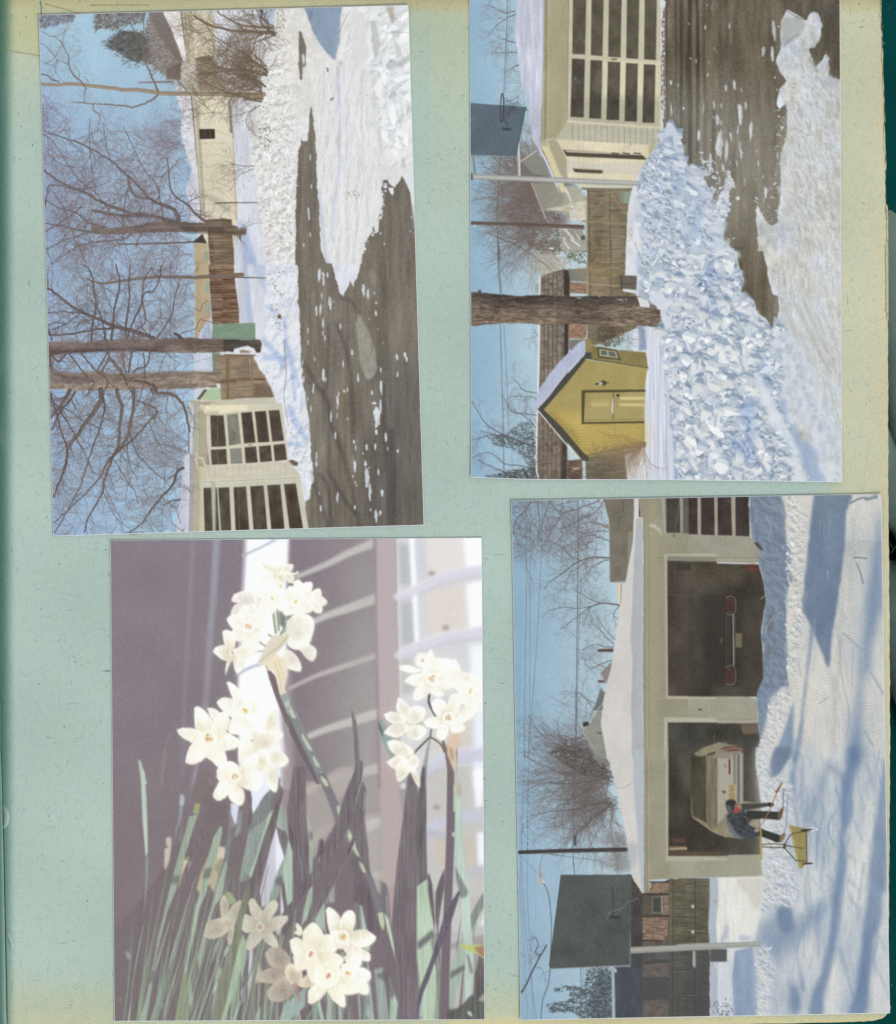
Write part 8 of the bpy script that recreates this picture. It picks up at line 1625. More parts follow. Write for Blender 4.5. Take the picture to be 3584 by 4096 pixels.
 for (cx,cy,n) in ((790,390,9),(770,600,7),(760,760,6),(740,1180,7),(740,1480,8),(960,1560,9),(1150,1120,8),(1000,1450,9),(1300,1650,6),(1330,1820,6)):
  for k2 in range(n):
   y=cy+(k2-n/2)*12; s.line([(cx-60,y+30),(cx+10,y),(cx+90,y+26)],1.4,1.0,K(178,176,168) if k2 % 2 else K(232,228,218),.55)
 for (x,y) in ((765,650),(740,1215),(745,1310),(980,1605)): s.line([(x-40,y+30),(x,y),(x+36,y-22)],2.6,1.4,K(150,158,166),.6)
 # tyre tread tracks
 for (x0,x1,y0,y1) in ((1235,1160,60,1000),(1140,1060,500,2040),(1110,1045,900,2000),(880,800,1030,2040)):
  n=int((y1-y0)/13)
  for i in range(n):
   k2=i/n; x=x0+(x1-x0)*k2+10*math.sin(i * .4); y=y0+(y1-y0)*k2
   for o in (-16,6): s.poly(s.ell(x+o+R.uniform(-5,5),y+R.uniform(-4,4),R.uniform(4,9),R.uniform(3,5),.4,7),K(176,172,162),.6,.55)
 for i in range(18): y=395+i*6; s.line([(1150,y),(1260,y-12),(1400,y-2)],1.2,1,K(160,160,150) if i % 2 else K(226,224,214),.6)
 s.line([(1205,515),(1310,522)],3.2,3,K(116,122,124),.7); s.line([(1230,560),(1260,640),(1275,710)],4,5,K(150,152,152),.7); s.line([(1180,100),(1250,65),(1300,60)],5,4,K(120,136,156),.8); s.line([(1300,70),(1380,55)],7,6,K(120,136,156),.8)
 T(B)
 for p,ww in (([(1130,1100),(1190,1150),(1270,1230)],4),([(1340,1400),(1400,1500),(1430,1560)],5),([(1290,1850),(1350,1950)],5),([(1100,1150),(1110,1400),(1170,1700),(1150,1880)],3),([(1200,1200),(1195,1500)],3),([(780,1300),(800,1420)],3)):
  q=s.mstroke(s.smooth(s.P(p)),[ww]*len(s.smooth(s.P(p)))); s.put((q[0],q[1],blur(q[2],1.2)),K(160,168,176),.6,False)
 T(D)
 for i in range(150):
  x=R.uniform(640,1400); y=R.uniform(-20,1500); q=s.smooth(s.P([(x,y),(x+R.uniform(-30,30),y+120),(x+R.uniform(-50,20),y+R.uniform(200,360))])); q=s.mstroke(q,[R.uniform(1.5,5)]*len(q)); s.put(q and (q[0],q[1],blur(q[2],1.5)),K(*R.choice([(168,182,198),(150,168,190),(232,232,226),(190,194,194)])),.5,False)
 # long tree shadows
 for p,n in (([(700,100),(790,60),(800,900),(760,1500),(700,1480),(690,900)],110),): T(B); s.rubble(p,n,1.2,6,K(234,231,224),K(210,210,208),K(150,160,176),(-.4,.9),1.7,1.4,.75,.4)
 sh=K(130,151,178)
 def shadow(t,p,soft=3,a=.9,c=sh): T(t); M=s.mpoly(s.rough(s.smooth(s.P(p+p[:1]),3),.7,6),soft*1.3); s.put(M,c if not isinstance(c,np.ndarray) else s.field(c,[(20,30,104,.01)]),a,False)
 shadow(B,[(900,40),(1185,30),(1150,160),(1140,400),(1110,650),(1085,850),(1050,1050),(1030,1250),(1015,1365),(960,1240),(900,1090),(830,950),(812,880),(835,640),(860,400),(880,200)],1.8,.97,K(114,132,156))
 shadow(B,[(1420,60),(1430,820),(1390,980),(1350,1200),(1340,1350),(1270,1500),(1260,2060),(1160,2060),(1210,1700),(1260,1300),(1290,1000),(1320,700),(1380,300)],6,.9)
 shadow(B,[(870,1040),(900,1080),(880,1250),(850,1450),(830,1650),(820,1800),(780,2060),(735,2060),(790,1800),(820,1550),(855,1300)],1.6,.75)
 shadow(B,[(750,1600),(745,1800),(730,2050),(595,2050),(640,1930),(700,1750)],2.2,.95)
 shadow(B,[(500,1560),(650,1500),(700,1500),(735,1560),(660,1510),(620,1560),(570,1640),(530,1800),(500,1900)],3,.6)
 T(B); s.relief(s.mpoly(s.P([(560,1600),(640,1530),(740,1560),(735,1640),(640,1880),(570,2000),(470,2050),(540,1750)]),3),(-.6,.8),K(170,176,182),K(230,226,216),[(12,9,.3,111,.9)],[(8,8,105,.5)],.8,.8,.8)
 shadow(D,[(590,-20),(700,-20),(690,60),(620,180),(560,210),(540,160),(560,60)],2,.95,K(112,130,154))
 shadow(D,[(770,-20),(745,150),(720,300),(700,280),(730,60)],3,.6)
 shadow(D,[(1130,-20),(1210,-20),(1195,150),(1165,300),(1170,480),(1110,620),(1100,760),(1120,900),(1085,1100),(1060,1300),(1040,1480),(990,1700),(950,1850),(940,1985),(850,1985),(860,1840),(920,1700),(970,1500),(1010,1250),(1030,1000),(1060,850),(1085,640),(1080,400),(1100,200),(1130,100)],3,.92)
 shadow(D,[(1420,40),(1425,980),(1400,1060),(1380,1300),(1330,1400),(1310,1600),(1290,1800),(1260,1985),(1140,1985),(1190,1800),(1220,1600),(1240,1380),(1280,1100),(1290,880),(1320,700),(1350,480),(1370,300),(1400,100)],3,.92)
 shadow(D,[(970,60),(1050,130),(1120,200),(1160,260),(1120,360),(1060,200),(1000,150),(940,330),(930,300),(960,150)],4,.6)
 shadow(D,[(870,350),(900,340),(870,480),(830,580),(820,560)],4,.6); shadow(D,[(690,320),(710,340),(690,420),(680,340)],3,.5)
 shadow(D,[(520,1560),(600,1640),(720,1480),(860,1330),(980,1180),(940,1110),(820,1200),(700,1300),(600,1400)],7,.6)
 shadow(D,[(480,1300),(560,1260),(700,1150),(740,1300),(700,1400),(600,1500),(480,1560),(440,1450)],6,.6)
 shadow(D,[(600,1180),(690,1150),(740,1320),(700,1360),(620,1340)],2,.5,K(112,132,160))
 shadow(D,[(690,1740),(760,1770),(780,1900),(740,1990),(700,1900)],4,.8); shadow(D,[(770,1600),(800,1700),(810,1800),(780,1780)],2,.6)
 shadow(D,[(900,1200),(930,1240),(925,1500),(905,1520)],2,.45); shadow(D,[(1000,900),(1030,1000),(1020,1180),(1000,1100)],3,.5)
 for p in ([(1100,760),(1160,800),(1200,830)],[(1140,970),(1200,1030),(1230,1060)],[(1130,1090),(1180,1150),(1230,1190)],[(980,940),(1010,970),(1040,1000)],[(1160,480),(1210,600),(1250,700)],[(1270,100),(1310,200),(1300,240)],[(1370,60),(1400,130)],[(1060,1480),(1110,1640),(1180,1840)],[(1340,1600),(1400,1740),(1440,1860)],[(1350,1360),(1420,1500)],[(1080,1480),(1130,1640)],[(1270,1050),(1290,960)]):
  T(D); q=s.smooth(s.P(p)); q=s.mstroke(q,[5]*len(q)); s.put((q[0],q[1],blur(q[2],2.2)),K(154,168,184),.45,False)
 for i in range(60):
  T(D if i % 2 else B); x=R.uniform(760,1400); y=R.uniform(60,1900); s.line([(x,y),(x+R.uniform(-16,10),y+R.uniform(60,220))],R.uniform(1,3),.6,K(*R.choice([(232,230,222),(176,180,182),(160,172,186)])),.35)
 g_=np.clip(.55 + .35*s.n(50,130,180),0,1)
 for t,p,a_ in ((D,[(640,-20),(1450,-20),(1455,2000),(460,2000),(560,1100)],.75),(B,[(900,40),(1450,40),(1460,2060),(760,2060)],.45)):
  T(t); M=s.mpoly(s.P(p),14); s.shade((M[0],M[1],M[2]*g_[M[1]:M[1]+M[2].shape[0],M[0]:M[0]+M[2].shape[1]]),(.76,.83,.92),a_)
 # churned snow in front
 T(D)
 for p,sd in (([(450,0),(540,20),(560,210),(640,200),(720,260),(720,500),(700,560),(640,500),(560,560),(500,540),(490,380),(460,200)],120),([(500,780),(640,760),(740,900),(760,1100),(740,1180),(600,1150),(520,1200),(480,1290),(500,1080),(530,960)],121),([(440,1440),(560,1480),(600,1640),(540,1985),(450,1985)],122),([(500,540),(690,560),(720,900),(520,960)],123)):
  s.relief(s.mpoly(s.P(p),5),(-.5,.8),K(150,164,184),K(230,230,226),[(10,10,.3,sd,.7)],[(9,9,sd+5,.7),(4,4,sd+9,.2)],.8,.8,.7)
 for p,n in (([(500,780),(640,760),(740,900),(760,1100),(740,1180),(600,1150),(520,1200),(480,1290),(500,1080),(530,960)],130),([(450,20),(560,210),(640,200),(720,260),(700,560),(560,560),(490,380)],90),([(440,1440),(560,1480),(600,1640),(540,1985),(450,1985)],90)): s.rubble(p,n,1,5,K(230,231,230),K(200,206,212),K(150,162,182),(-.5,.8),1.6,1.3,.7,.4)
 T(B); s.rubble([(560,1600),(640,1530),(740,1560),(735,1640),(640,1880),(570,2000),(470,2050),(540,1750)],90,1,5,K(232,230,226),K(204,206,208),K(150,158,172),(-.5,.8),1.6,1.3,.7,.4)
 for p in ([(650,150),(660,200),(655,250)],[(540,200),(570,290),(560,340)],[(660,440),(700,400),(680,340)],[(500,830),(540,800)],[(680,720),(700,900),(690,950)],[(600,960),(550,1030),(530,1100)],[(640,940),(600,1000)]): s.line(p,4,2.5,K(160,172,188),.5)
 # snow shovel,child,frame
 per=s.part('printed_person',0,'person in a dark jacket and cap shovelling snow in the print'); T(D)
 nv,dk,gy=K(62,66,72),K(46,46,46),K(98,104,108)
 s.poly([(335,400),(470,398),(520,395),(560,392),(580,400),(575,415),(555,425),(540,420),(500,428),(400,445),(345,450)],K(70,68,66),.8)       # forward arm and glove
 s.poly([(540,392),(580,398),(578,418),(555,426),(538,418)],K(58,50,44),.7)
 s.poly([(380,450),(500,455),(620,460),(632,470),(630,520),(610,522),(500,512),(400,520),(360,500)],K(54,58,52),.8)    # near leg
 s.poly([(480,580),(520,600),(600,625),(640,640),(645,655),(630,690),(600,690),(540,665),(470,640)],K(50,54,48),.8)     # far leg
 s.poly([(250,470),(330,440),(360,445),(375,480),(372,530),(400,560),(440,580),(475,590),(475,640),(400,655),(340,665),(290,650),(250,600),(228,540),(228,490)],s.field(nv,[(5,5,106,.02)]),.8)   # jacket
 s.poly([(232,500),(260,560),(300,620),(340,650),(400,640),(340,664),(285,652),(245,605),(226,540)],K(120,128,136),1.4,.8)   # light on the back
 for i in range(14): s.line([(240+i*12,540+i*7),(262+i*12,560+i*6)],1,.6,K(150,156,162) if i % 2 else K(50,54,60),.5)
 s.poly([(340,500),(420,520),(380,560),(360,545)],K(44,46,48),1.4,.7)
 s.line([(355,495),(376,502)],1,1,K(180,180,176),.8); s.line([(370,580),(410,540),(440,520),(470,515)],1,1,K(130,116,90),.8)
 s.part('head',per); s.poly([(280,405),(300,395),(322,402),(332,420),(328,440),(300,445),(282,440)],K(150,110,90),.7); s.poly([(318,412),(330,420),(326,434),(316,432)],K(176,130,106),.6)
 s.part('hood',per); s.poly([(275,440),(295,425),(318,430),(336,440),(335,455),(310,470),(285,474),(272,462)],K(166,80,70),1.1); s.poly([(285,450),(320,448),(310,466),(288,470)],K(168,56,50),1,.6)
 s.part('cap',per); s.poly([(218,395),(230,375),(262,368),(290,374),(300,395),(290,410),(285,440),(270,472),(245,470),(225,430)],K(52,52,52),.8); s.poly([(222,405),(262,420),(272,470),(250,472),(232,440)],K(96,106,112),1,.8)
 s.part('glove',per); s.poly([(432,600),(448,580),(470,580),(474,606),(455,614),(436,612)],K(150,142,128),.7)
 s.part('boot',per); s.poly([(610,470),(640,430),(655,432),(650,460),(640,505),(622,522),(612,515)],K(112,88,62),.7); s.part('boot',per); s.poly([(630,640),(660,610),(668,640),(648,680),(626,692),(622,670)],K(132,110,84),.7)
 sh_=s.part('printed_shovel',0,'long handled snow shovel held by the bending person in the print'); s.line([(470,580),(500,540),(550,450),(590,350),(640,245)],1.8,2.4,K(168,110,84),.95,False); s.poly([(590,310),(640,243),(645,250),(625,290),(600,330)],K(150,100,80),.7)
 T(D); q=s.smooth(s.P([(655,290),(650,360),(650,430)])); s.put(s.mstroke(q,[3]*len(q)),K(120,134,156),.8,False); q=s.smooth(s.P([(680,350),(680,440),(672,560),(660,620)])); s.put(s.mstroke(q,[3]*len(q)),K(130,146,170),.7,False)
 pl=s.part('printed_snow_pusher',0,'yellow bladed snow pusher with brown tube handles in the print')
 s.part('blade',pl); s.poly([(693,557),(830,590),(835,600),(830,830),(800,880),(770,885),(760,840),(730,720)],s.field(K(156,143,82),[(20,20,107,.012)]),.7); s.poly([(740,600),(800,620),(800,800),(770,780)],K(150,136,76),4,.6)
 s.poly([(693,557),(700,556),(775,880),(768,886)],K(196,180,112),.7,.8)
 s.part('handle',pl); BRN=K(98,84,70)
 s.poly([(478,585),(490,585),(494,822),(480,822)],K(178,150,70),.7)
 for p in ([(495,705),(560,700),(640,704),(660,705),(700,640),(730,622),(830,605)],[(495,722),(580,728),(650,728),(665,735),(745,825),(820,832)],[(660,712),(800,735)]): s.line(p,2.4,2.4,BRN,.95,False); s.line([(a,b+4) for a,b in p],.7,.7,K(150,136,116),.6,False)
 s.poly([(650,700),(672,700),(672,738),(650,738)],K(84,72,60),.8)
 s.line([(822,600),(828,835)],2.4,2.4,K(88,84,76),.95,False)
 s.part('wheel',pl); s.poly([(780,600),(800,590),(868,588),(870,602),(785,612)],K(56,54,52),.7); s.part('wheel',pl); s.poly([(792,848),(830,840),(872,842),(874,852),(800,856)],K(56,54,52),.7)
 s.cur=gr; s.line([(845,580),(890,582),(905,594),(860,602)],1.4,2.5,K(236,236,232),.9); s.line([(830,620),(850,640),(840,800)],2.4,1.6,K(140,154,178),.8)
 for p in ([(840,640),(880,500),(930,360),(980,180),(1000,60)],[(850,700),(900,560),(940,380)]): s.line(p,1.8,1,K(160,172,190),.7)
 # hoop pole and board in front
 bb=s.part('printed_basketball_hoop',0,'large grey backboard on a pale pole in the print'); T(Cc)
 s.part('pole',bb); s.poly([(918,1472),(1300,1456),(1640,1440),(1640,1484),(1300,1500),(920,1520)],K(158,158,148),.7); s.poly([(918,1486),(1640,1452),(1640,1462),(918,1500)],K(178,176,164),1,.9)
 T(D); s.poly([(-140,1450),(100,1440),(400,1432),(480,1430),(484,1470),(200,1480),(-140,1496)],K(158,162,156),.7); s.line([(-140,1468),(470,1446)],2,2,K(182,182,172),.8,False)
 T(Cc); s.part('brace',bb); s.poly([(778,1615),(798,1614),(806,2004),(780,2004)],K(156,172,188),.7); s.line([(788,1620),(790,2000)],1.6,1.6,K(190,204,214),.8,False)
 s.poly([(798,1635),(812,1630),(815,1660),(804,1665)],K(196,204,208),.7)
 s.part('backboard',bb); s.poly([(400,932),(918,930),(930,930),(912,1608),(318,1636),(312,1600)],s.field(K(82,88,86),[(40,40,108,.012),(2,2,109,.008)]),.6)
 s.line([(400,933),(312,1615)],1.2,1.2,K(56,62,66),.9,False); s.line([(315,1634),(912,1608)],1.3,1.3,K(160,164,160),.8,False)
 s.part('rim',bb); s.line([(784,1020),(786,1150),(785,1240)],2.4,2.2,K(62,62,60),.9,False); s.poly([(762,1238),(845,1240),(845,1262),(765,1258)],K(60,60,58),1,.9); s.line([(790,1060),(805,1130),(800,1210)],1.1,1,K(60,60,58),.7)
 s.poly(s.ell(517,1197,8,6),K(62,64,62),.8,.8)
 s.part('loose_thread',bb); s.line([(740,1262),(760,1220),(800,1198),(840,1192),(870,1170),(895,1140),(930,1125),(968,1106),(974,1120)],.7,.7,K(170,200,200),.95)
 s.cur=sky; s.dust(260,K(190,214,212),.55,seed=14); s.finish(.45,.014,.03,K(160,166,160),.86)
 s.corners=[(1022.3,1000.9),(1762.6,987.3),(1779.3,2025.8),(1041,2040)]
 return s

# ---------------------------------------------------------------- building helpers
def lin(c):
 c=np.asarray(c,np.float32); return np.where(c <= .04045,c/12.92,((c + .055)/1.055)**2.4)
def col(*c): return tuple(float(v) for v in lin(np.array(c)/255.)/KEXP)+(1,)
def mesh(name,verts,faces,mat,parent=None,colors=None,smooth=False):
 v=np.asarray(verts,np.float32); f=np.asarray(faces,np.int32); me=bpy.data.meshes.new(name)
 me.vertices.add(len(v)); me.vertices.foreach_set('co',v.ravel())
 k=f.shape[1]; me.loops.add(f.size); me.loops.foreach_set('vertex_index',f.ravel())
 me.polygons.add(len(f)); me.polygons.foreach_set('loop_start',np.arange(len(f),dtype=np.int32)*k)
 me.update(calc_edges=True)
 if colors is not None:
  a=me.color_attributes.new('ink','FLOAT_COLOR','POINT'); c4=np.ones((len(v),4),np.float32); c4[:,:3]=colors; a.data.foreach_set('color',c4.ravel())
 if smooth: me.polygons.foreach_set('use_smooth',np.ones(len(f),bool))
 me.materials.append(mat); o=bpy.data.objects.new(name,me); sc.collection.objects.link(o)
 if parent is not None: o.parent=parent
 return o
def tag(o,label=None,cat=None,group=None,kind=None):
 for k_,v_ in (('label',label),('category',cat),('group',group),('kind',kind)):
  if v_: o[k_]=v_
 return o
def nodes(name):
 m=bpy.data.materials.new(name); m.use_nodes=True; nt=m.node_tree; b=nt.nodes['Principled BSDF']
 return m,nt,b
def N(nt,t,**k):
 n=nt.nodes.new(t)
 for a,v_ in k.items(): setattr(n,a,v_)
 return n
# glossy colour print
m_print,nt,b=nodes('print_emulsion')
a=N(nt,'ShaderNodeAttribute',attribute_name='ink'); nt.links.new(a.outputs['Color'],b.inputs['Base Color'])
b.inputs['Roughness'].default_value=.42; b.inputs['Specular IOR Level'].default_value=.08
m_white,nt,b=nodes('print_paper')
n=N(nt,'ShaderNodeTexNoise'); n.inputs['Scale'].default_value=3000; r=N(nt,'ShaderNodeValToRGB')
r.color_ramp.elements[0].color=col(206,212,224); r.color_ramp.elements[1].color=col(246,248,250)
tc=N(nt,'ShaderNodeTexCoord'); nt.links.new(tc.outputs['Object'],n.inputs['Vector']); nt.links.new(n.outputs['Fac'],r.inputs[0]); nt.links.new(r.outputs[0],b.inputs['Base Color']); b.inputs['Roughness'].default_value=.6; b.inputs['Specular IOR Level'].default_value=.1
# coarse album paper: tone from the aged sheet and its painted gutter shade,fibres and flecks from noise
def paper_mat(name,strength=1.35):
 m,nt,b=nodes(name); L=nt.links.new
 tc=N(nt,'ShaderNodeTexCoord'); at_=N(nt,'ShaderNodeAttribute',attribute_name='ink'); cur=at_.outputs['Color']
 def layer(cur,scale,stretch,lo,hi,color,fac,rot=0.0,dist=0.0,tex='ShaderNodeTexNoise'):
  mp=N(nt,'ShaderNodeMapping'); mp.inputs['Scale'].default_value=stretch; mp.inputs['Rotation'].default_value=(0,0,rot); L(tc.outputs['Object'],mp.inputs[0])
  n=N(nt,tex)
  n.inputs['Scale'].default_value=scale
  if tex=='ShaderNodeTexNoise': n.inputs['Detail'].default_value=3; n.inputs['Distortion'].default_value=dist; out=n.outputs['Fac']
  else: out=n.outputs['Distance']
  L(mp.outputs[0],n.inputs['Vector'])
  r=N(nt,'ShaderNodeMapRange'); r.inputs['From Min'].default_value=lo; r.inputs['From Max'].default_value=hi; r.inputs['To Max'].default_value=fac*strength; L(out,r.inputs['Value'])
  mx=N(nt,'ShaderNodeMix',data_type='RGBA'); L(r.outputs[0],mx.inputs[0]); L(cur,mx.inputs[6]); mx.inputs[7].default_value=color; return mx.outputs[2]
 S=1/U
 cur=layer(cur,S/90,(1,1,1),.5,.8,col(188,200,178),.2)
 cur=layer(cur,S/7,(1,.45,1),.5,.8,col(146,172,162),.34,.2,1.5)
 cur=layer(cur,S/3.2,(1,.5,1),.52,.8,col(206,212,194),.55,-.3,2.5)
 cur=layer(cur,S/3.6,(.4,1,1),.55,.8,col(126,158,148),.5,.5,2.5)
 cur=layer(cur,S/7,(.16,1,1),.70,.77,col(204,202,168),.4,.9,1.2)      # straw flecks
 cur=layer(cur,S/7,(1,.14,1),.71,.78,col(204,200,166),.4,.35,1.2)
 cur=layer(cur,S/8,(.10,1,1),.70,.77,col(96,132,128),.6,-1.1,1.6)     # blue green fibres
 cur=layer(cur,S/9,(1,.12,1),.71,.78,col(104,124,110),.6,-.35,1.6)
 L(cur,b.inputs['Base Color']); b.inputs['Roughness'].default_value=.95; b.inputs['Specular IOR Level'].default_value=.05
 n=N(nt,'ShaderNodeTexNoise'); n.inputs['Scale'].default_value=S/4; L(tc.outputs['Object'],n.inputs['Vector']); bp=N(nt,'ShaderNodeBump'); bp.inputs['Strength'].default_value=.35; bp.inputs['Distance'].default_value=.6*U
 L(n.outputs['Fac'],bp.inputs['Height']); L(bp.outputs[0],b.inputs['Normal']); return m
m_paper=paper_mat('album_paper')

# ---------------------------------------------------------------- what lies under the page
m_dark,nt,b=nodes('dark_teal_board'); tc=N(nt,'ShaderNodeTexCoord'); n=N(nt,'ShaderNodeTexNoise'); n.inputs['Scale'].default_value=60; r=N(nt,'ShaderNodeValToRGB')
r.color_ramp.elements[0].color=col(2,62,62); r.color_ramp.elements[1].color=col(8,80,78); nt.links.new(tc.outputs['Object'],n.inputs['Vector']); nt.links.new(n.outputs['Fac'],r.inputs[0])
v=N(nt,'ShaderNodeTexVoronoi'); v.inputs['Scale'].default_value=260; nt.links.new(tc.outputs['Object'],v.inputs['Vector']); mr=N(nt,'ShaderNodeMapRange'); mr.inputs['From Min'].default_value=.07; mr.inputs['From Max'].default_value=.03; nt.links.new(v.outputs['Distance'],mr.inputs['Value'])
mx=N(nt,'ShaderNodeMix',data_type='RGBA'); nt.links.new(mr.outputs[0],mx.inputs[0]); nt.links.new(r.outputs[0],mx.inputs[6]); mx.inputs[7].default_value=col(110,150,148); nt.links.new(mx.outputs[2],b.inputs['Base Color']); b.inputs['Roughness'].default_value=.8; b.inputs['Specular IOR Level'].default_value=.05
q=1.2; o=mesh('ground',[(-q,-q,-.045),(q,-q,-.045),(q,q,-.045),(-q,q,-.045)],[(0,1,2,3)],m_dark); tag(o,kind='structure')

# ---------------------------------------------------------------- the album page
def edge_x(y):   # right edge of the sheet
 ys=[-60,0,150,300,500,700,1000,1250,1500,1900,1990,2048]; xs=[1761,1762,1767,1771,1774.5,1776.5,1777,1779.5,1780.5,1777.5,1779,1780]
 return float(np.interp(y,ys,xs)) + .5*math.sin(y * .19) + .35*math.sin(y * .53+1)
def edge_y(x):   # bottom edge
 b_=float(np.interp(x,[-80,400,900,1300,1600,1700,1744,1764,1774,1779,1781],[2080,2072,2062,2052,2047,2044.5,2042.5,2038,2030,2018,2004]))
 return b_ + .4*math.sin(x * .31)
def page_z(x,y):
 g=max(0.0,(30-x)/30); z=-34*g**2.2
 if x>1700: z-=3*((x-1700)/80)**2
 if y>2020: z-=6*((y-2020)/30)**2
 if y<12 : z-=2.0*((12-y)/12)**2
 return z
XS=np.unique(np.concatenate([np.linspace(-70,60,34),np.linspace(60,1700,100),np.linspace(1700,1781,26)])); YS=np.unique(np.concatenate([np.linspace(-60,30,20),np.linspace(30,2000,150),np.linspace(2000,2080,34)]))
def tone(x,y):
 c=np.array([178,198,188.]); f=lambda t: max(0.,min(1.,t)); yl=np.array([200,194,152.]); gr=np.array([190,198,168.]); bl=np.array([178,200,194.])
 c=c+(bl-c)*f(1-abs(y-1300)/700) * .5
 c=c+(gr-c)*f((200-y)/190) * .7
 if x>1640: c=c+(np.array([206,205,174.])-c)*f((x-1640)/45) * .95; c=c+(np.array([214,200,160.])-c)*f((x-1735)/40) * .6
 elif x>860: c=c+(gr-c)*f((520-y)/420) * .6
 c=c+(yl-c)*f((1-(x+y*1.6)/520)) * .55
 c=c+(np.array([196,196,158.])-c)*f((y-1930)/110) * .8
 if y<30: c=c+(np.array([196,184,136.])-c)*f((30-y)/20) * .8
 stain=y<95+x * .22+3*math.sin(x * .2) and x<84
 if stain: c=c+(np.array([192,188,136.])-c) * .55
 if y>2022 and x>900: c=c+(np.array([214,200,150.])-c)*f((y-2028)/12) * .8
 g=f((34-x)/36)**1.3; c=c*(1-g * .75)+np.array([60,134,116.])*g * .75  # teal gutter shade mixed into the page colour towards the spine
 c=c+3*math.sin(x * .013+y * .007)+2*math.sin(y * .021-x * .01)
 return c
verts,cols=[],[]
for yy in YS:
 for xx in XS:
  xe=edge_x(yy); x=min(xx,xe) if xx<1775 else xe*(1 if xx >= 1781 else 1)-(1781-xx) * .5
  x=min(x,xe); ye=edge_y(x); y=min(yy,ye)
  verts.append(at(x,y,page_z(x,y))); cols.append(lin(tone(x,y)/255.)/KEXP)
nx,ny=len(XS),len(YS); faces=[]
for j in range(ny-1):
 for i in range(nx-1):
  p=[j*nx+i,(j+1)*nx+i,(j+1)*nx+i+1,j*nx+i+1]; a_,b_,c_=verts[p[0]],verts[p[1]],verts[p[2]]
  if abs((b_[0]-a_[0])*(c_[1]-a_[1])-(c_[0]-a_[0])*(b_[1]-a_[1]))>1e-12: faces.append(p)
page=bpy.data.objects.new('album_page',None); sc.collection.objects.link(page); page.location=at(896,1024,-3)
tag(page,'sage green coarse paper album page, yellowed along its edges, carrying four colour prints','album page')
pz=Vector(page.location)
def under(o,p):       # parent without moving
 o.parent=p; o.matrix_parent_inverse=p.matrix_world.inverted(); return o
bpy.context.view_layer.update()
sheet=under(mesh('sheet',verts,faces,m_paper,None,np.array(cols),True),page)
sm=sheet.modifiers.new('thickness','SOLIDIFY'); sm.thickness=3.0*U; sm.offset=-1
# spine side: fold of the binding strip,torn paper at its holes,old tape line
def ribbon(name,pts,wd,z,mat,c,parent,seg=1,up=0.0,dz=None):
 v_,f_=[],[]; P=np.array(pts,float); n_=len(P)
 for i in range(n_):
  t_=P[min(i+1,n_-1)]-P[max(i-1,0)]; t_ /= np.hypot(*t_)+1e-9; nn=np.array([-t_[1],t_[0]]); ww=wd[i] if hasattr(wd,'__len__') else wd
  for k in range(5):
   s_=(k-2)/2; q_=P[i]+nn*s_*ww/2; zz=(page_z(*q_) if dz is None else dz)+z*(1-s_*s_*up); v_.append(at(q_[0],q_[1],zz))
 for i in range(n_-1):
  for k in range(4): a0=i*5+k; f_.append((a0,a0+1,a0+6,a0+5))
 o=mesh(name,v_,f_,mat,None,np.tile(lin(np.array(c)/255.)/KEXP,(len(v_),1)),True)
 s2=o.modifiers.new('thickness','SOLIDIFY'); s2.thickness=.8*U; s2.offset=-1
 return under(o,parent) if parent else o
R0=random.Random(5)
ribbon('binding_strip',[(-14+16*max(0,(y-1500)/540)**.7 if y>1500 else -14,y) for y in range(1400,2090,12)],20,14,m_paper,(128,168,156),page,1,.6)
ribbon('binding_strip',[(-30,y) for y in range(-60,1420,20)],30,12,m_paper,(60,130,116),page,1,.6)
ribbon('paper_tear',[(4,1612),(10,1622),(12,1634),(10,1648),(5,1658)],[5,11,14,11,4],3.2,m_paper,(176,200,188),page,1,.9)
ribbon('paper_tear',[(12,1858),(18,1872),(24,1888),(22,1904)],[4,10,12,4],3.2,m_paper,(166,192,178),page,1,.9)
ribbon('tape_patch',[(-10+11.0*i,97+i*1.8) for i in range(9)],2.0,.8,m_paper,(176,168,116),page)
ribbon('tape_patch',[(90+12*i,8+i*3.2) for i in range(8)],2.0,.8,m_paper,(176,160,112),page); ribbon('tape_patch',[(180+40*i,10.5) for i in range(4)],1.6,.8,m_paper,(184,160,118),page)
ribbon('crack_line',[(80,-10),(81,6),(83,14),(82,30)],[2.2,3.4,2.6,2],.7,m_paper,(84,138,134),page)  # crack in the sheet, drawn as a dark strip laid on it
m_fib,nt,b=nodes('straw_fibre'); a=N(nt,'ShaderNodeAttribute',attribute_name='ink'); nt.links.new(a.outputs['Color'],b.inputs['Base Color']); b.inputs['Roughness'].default_value=.9
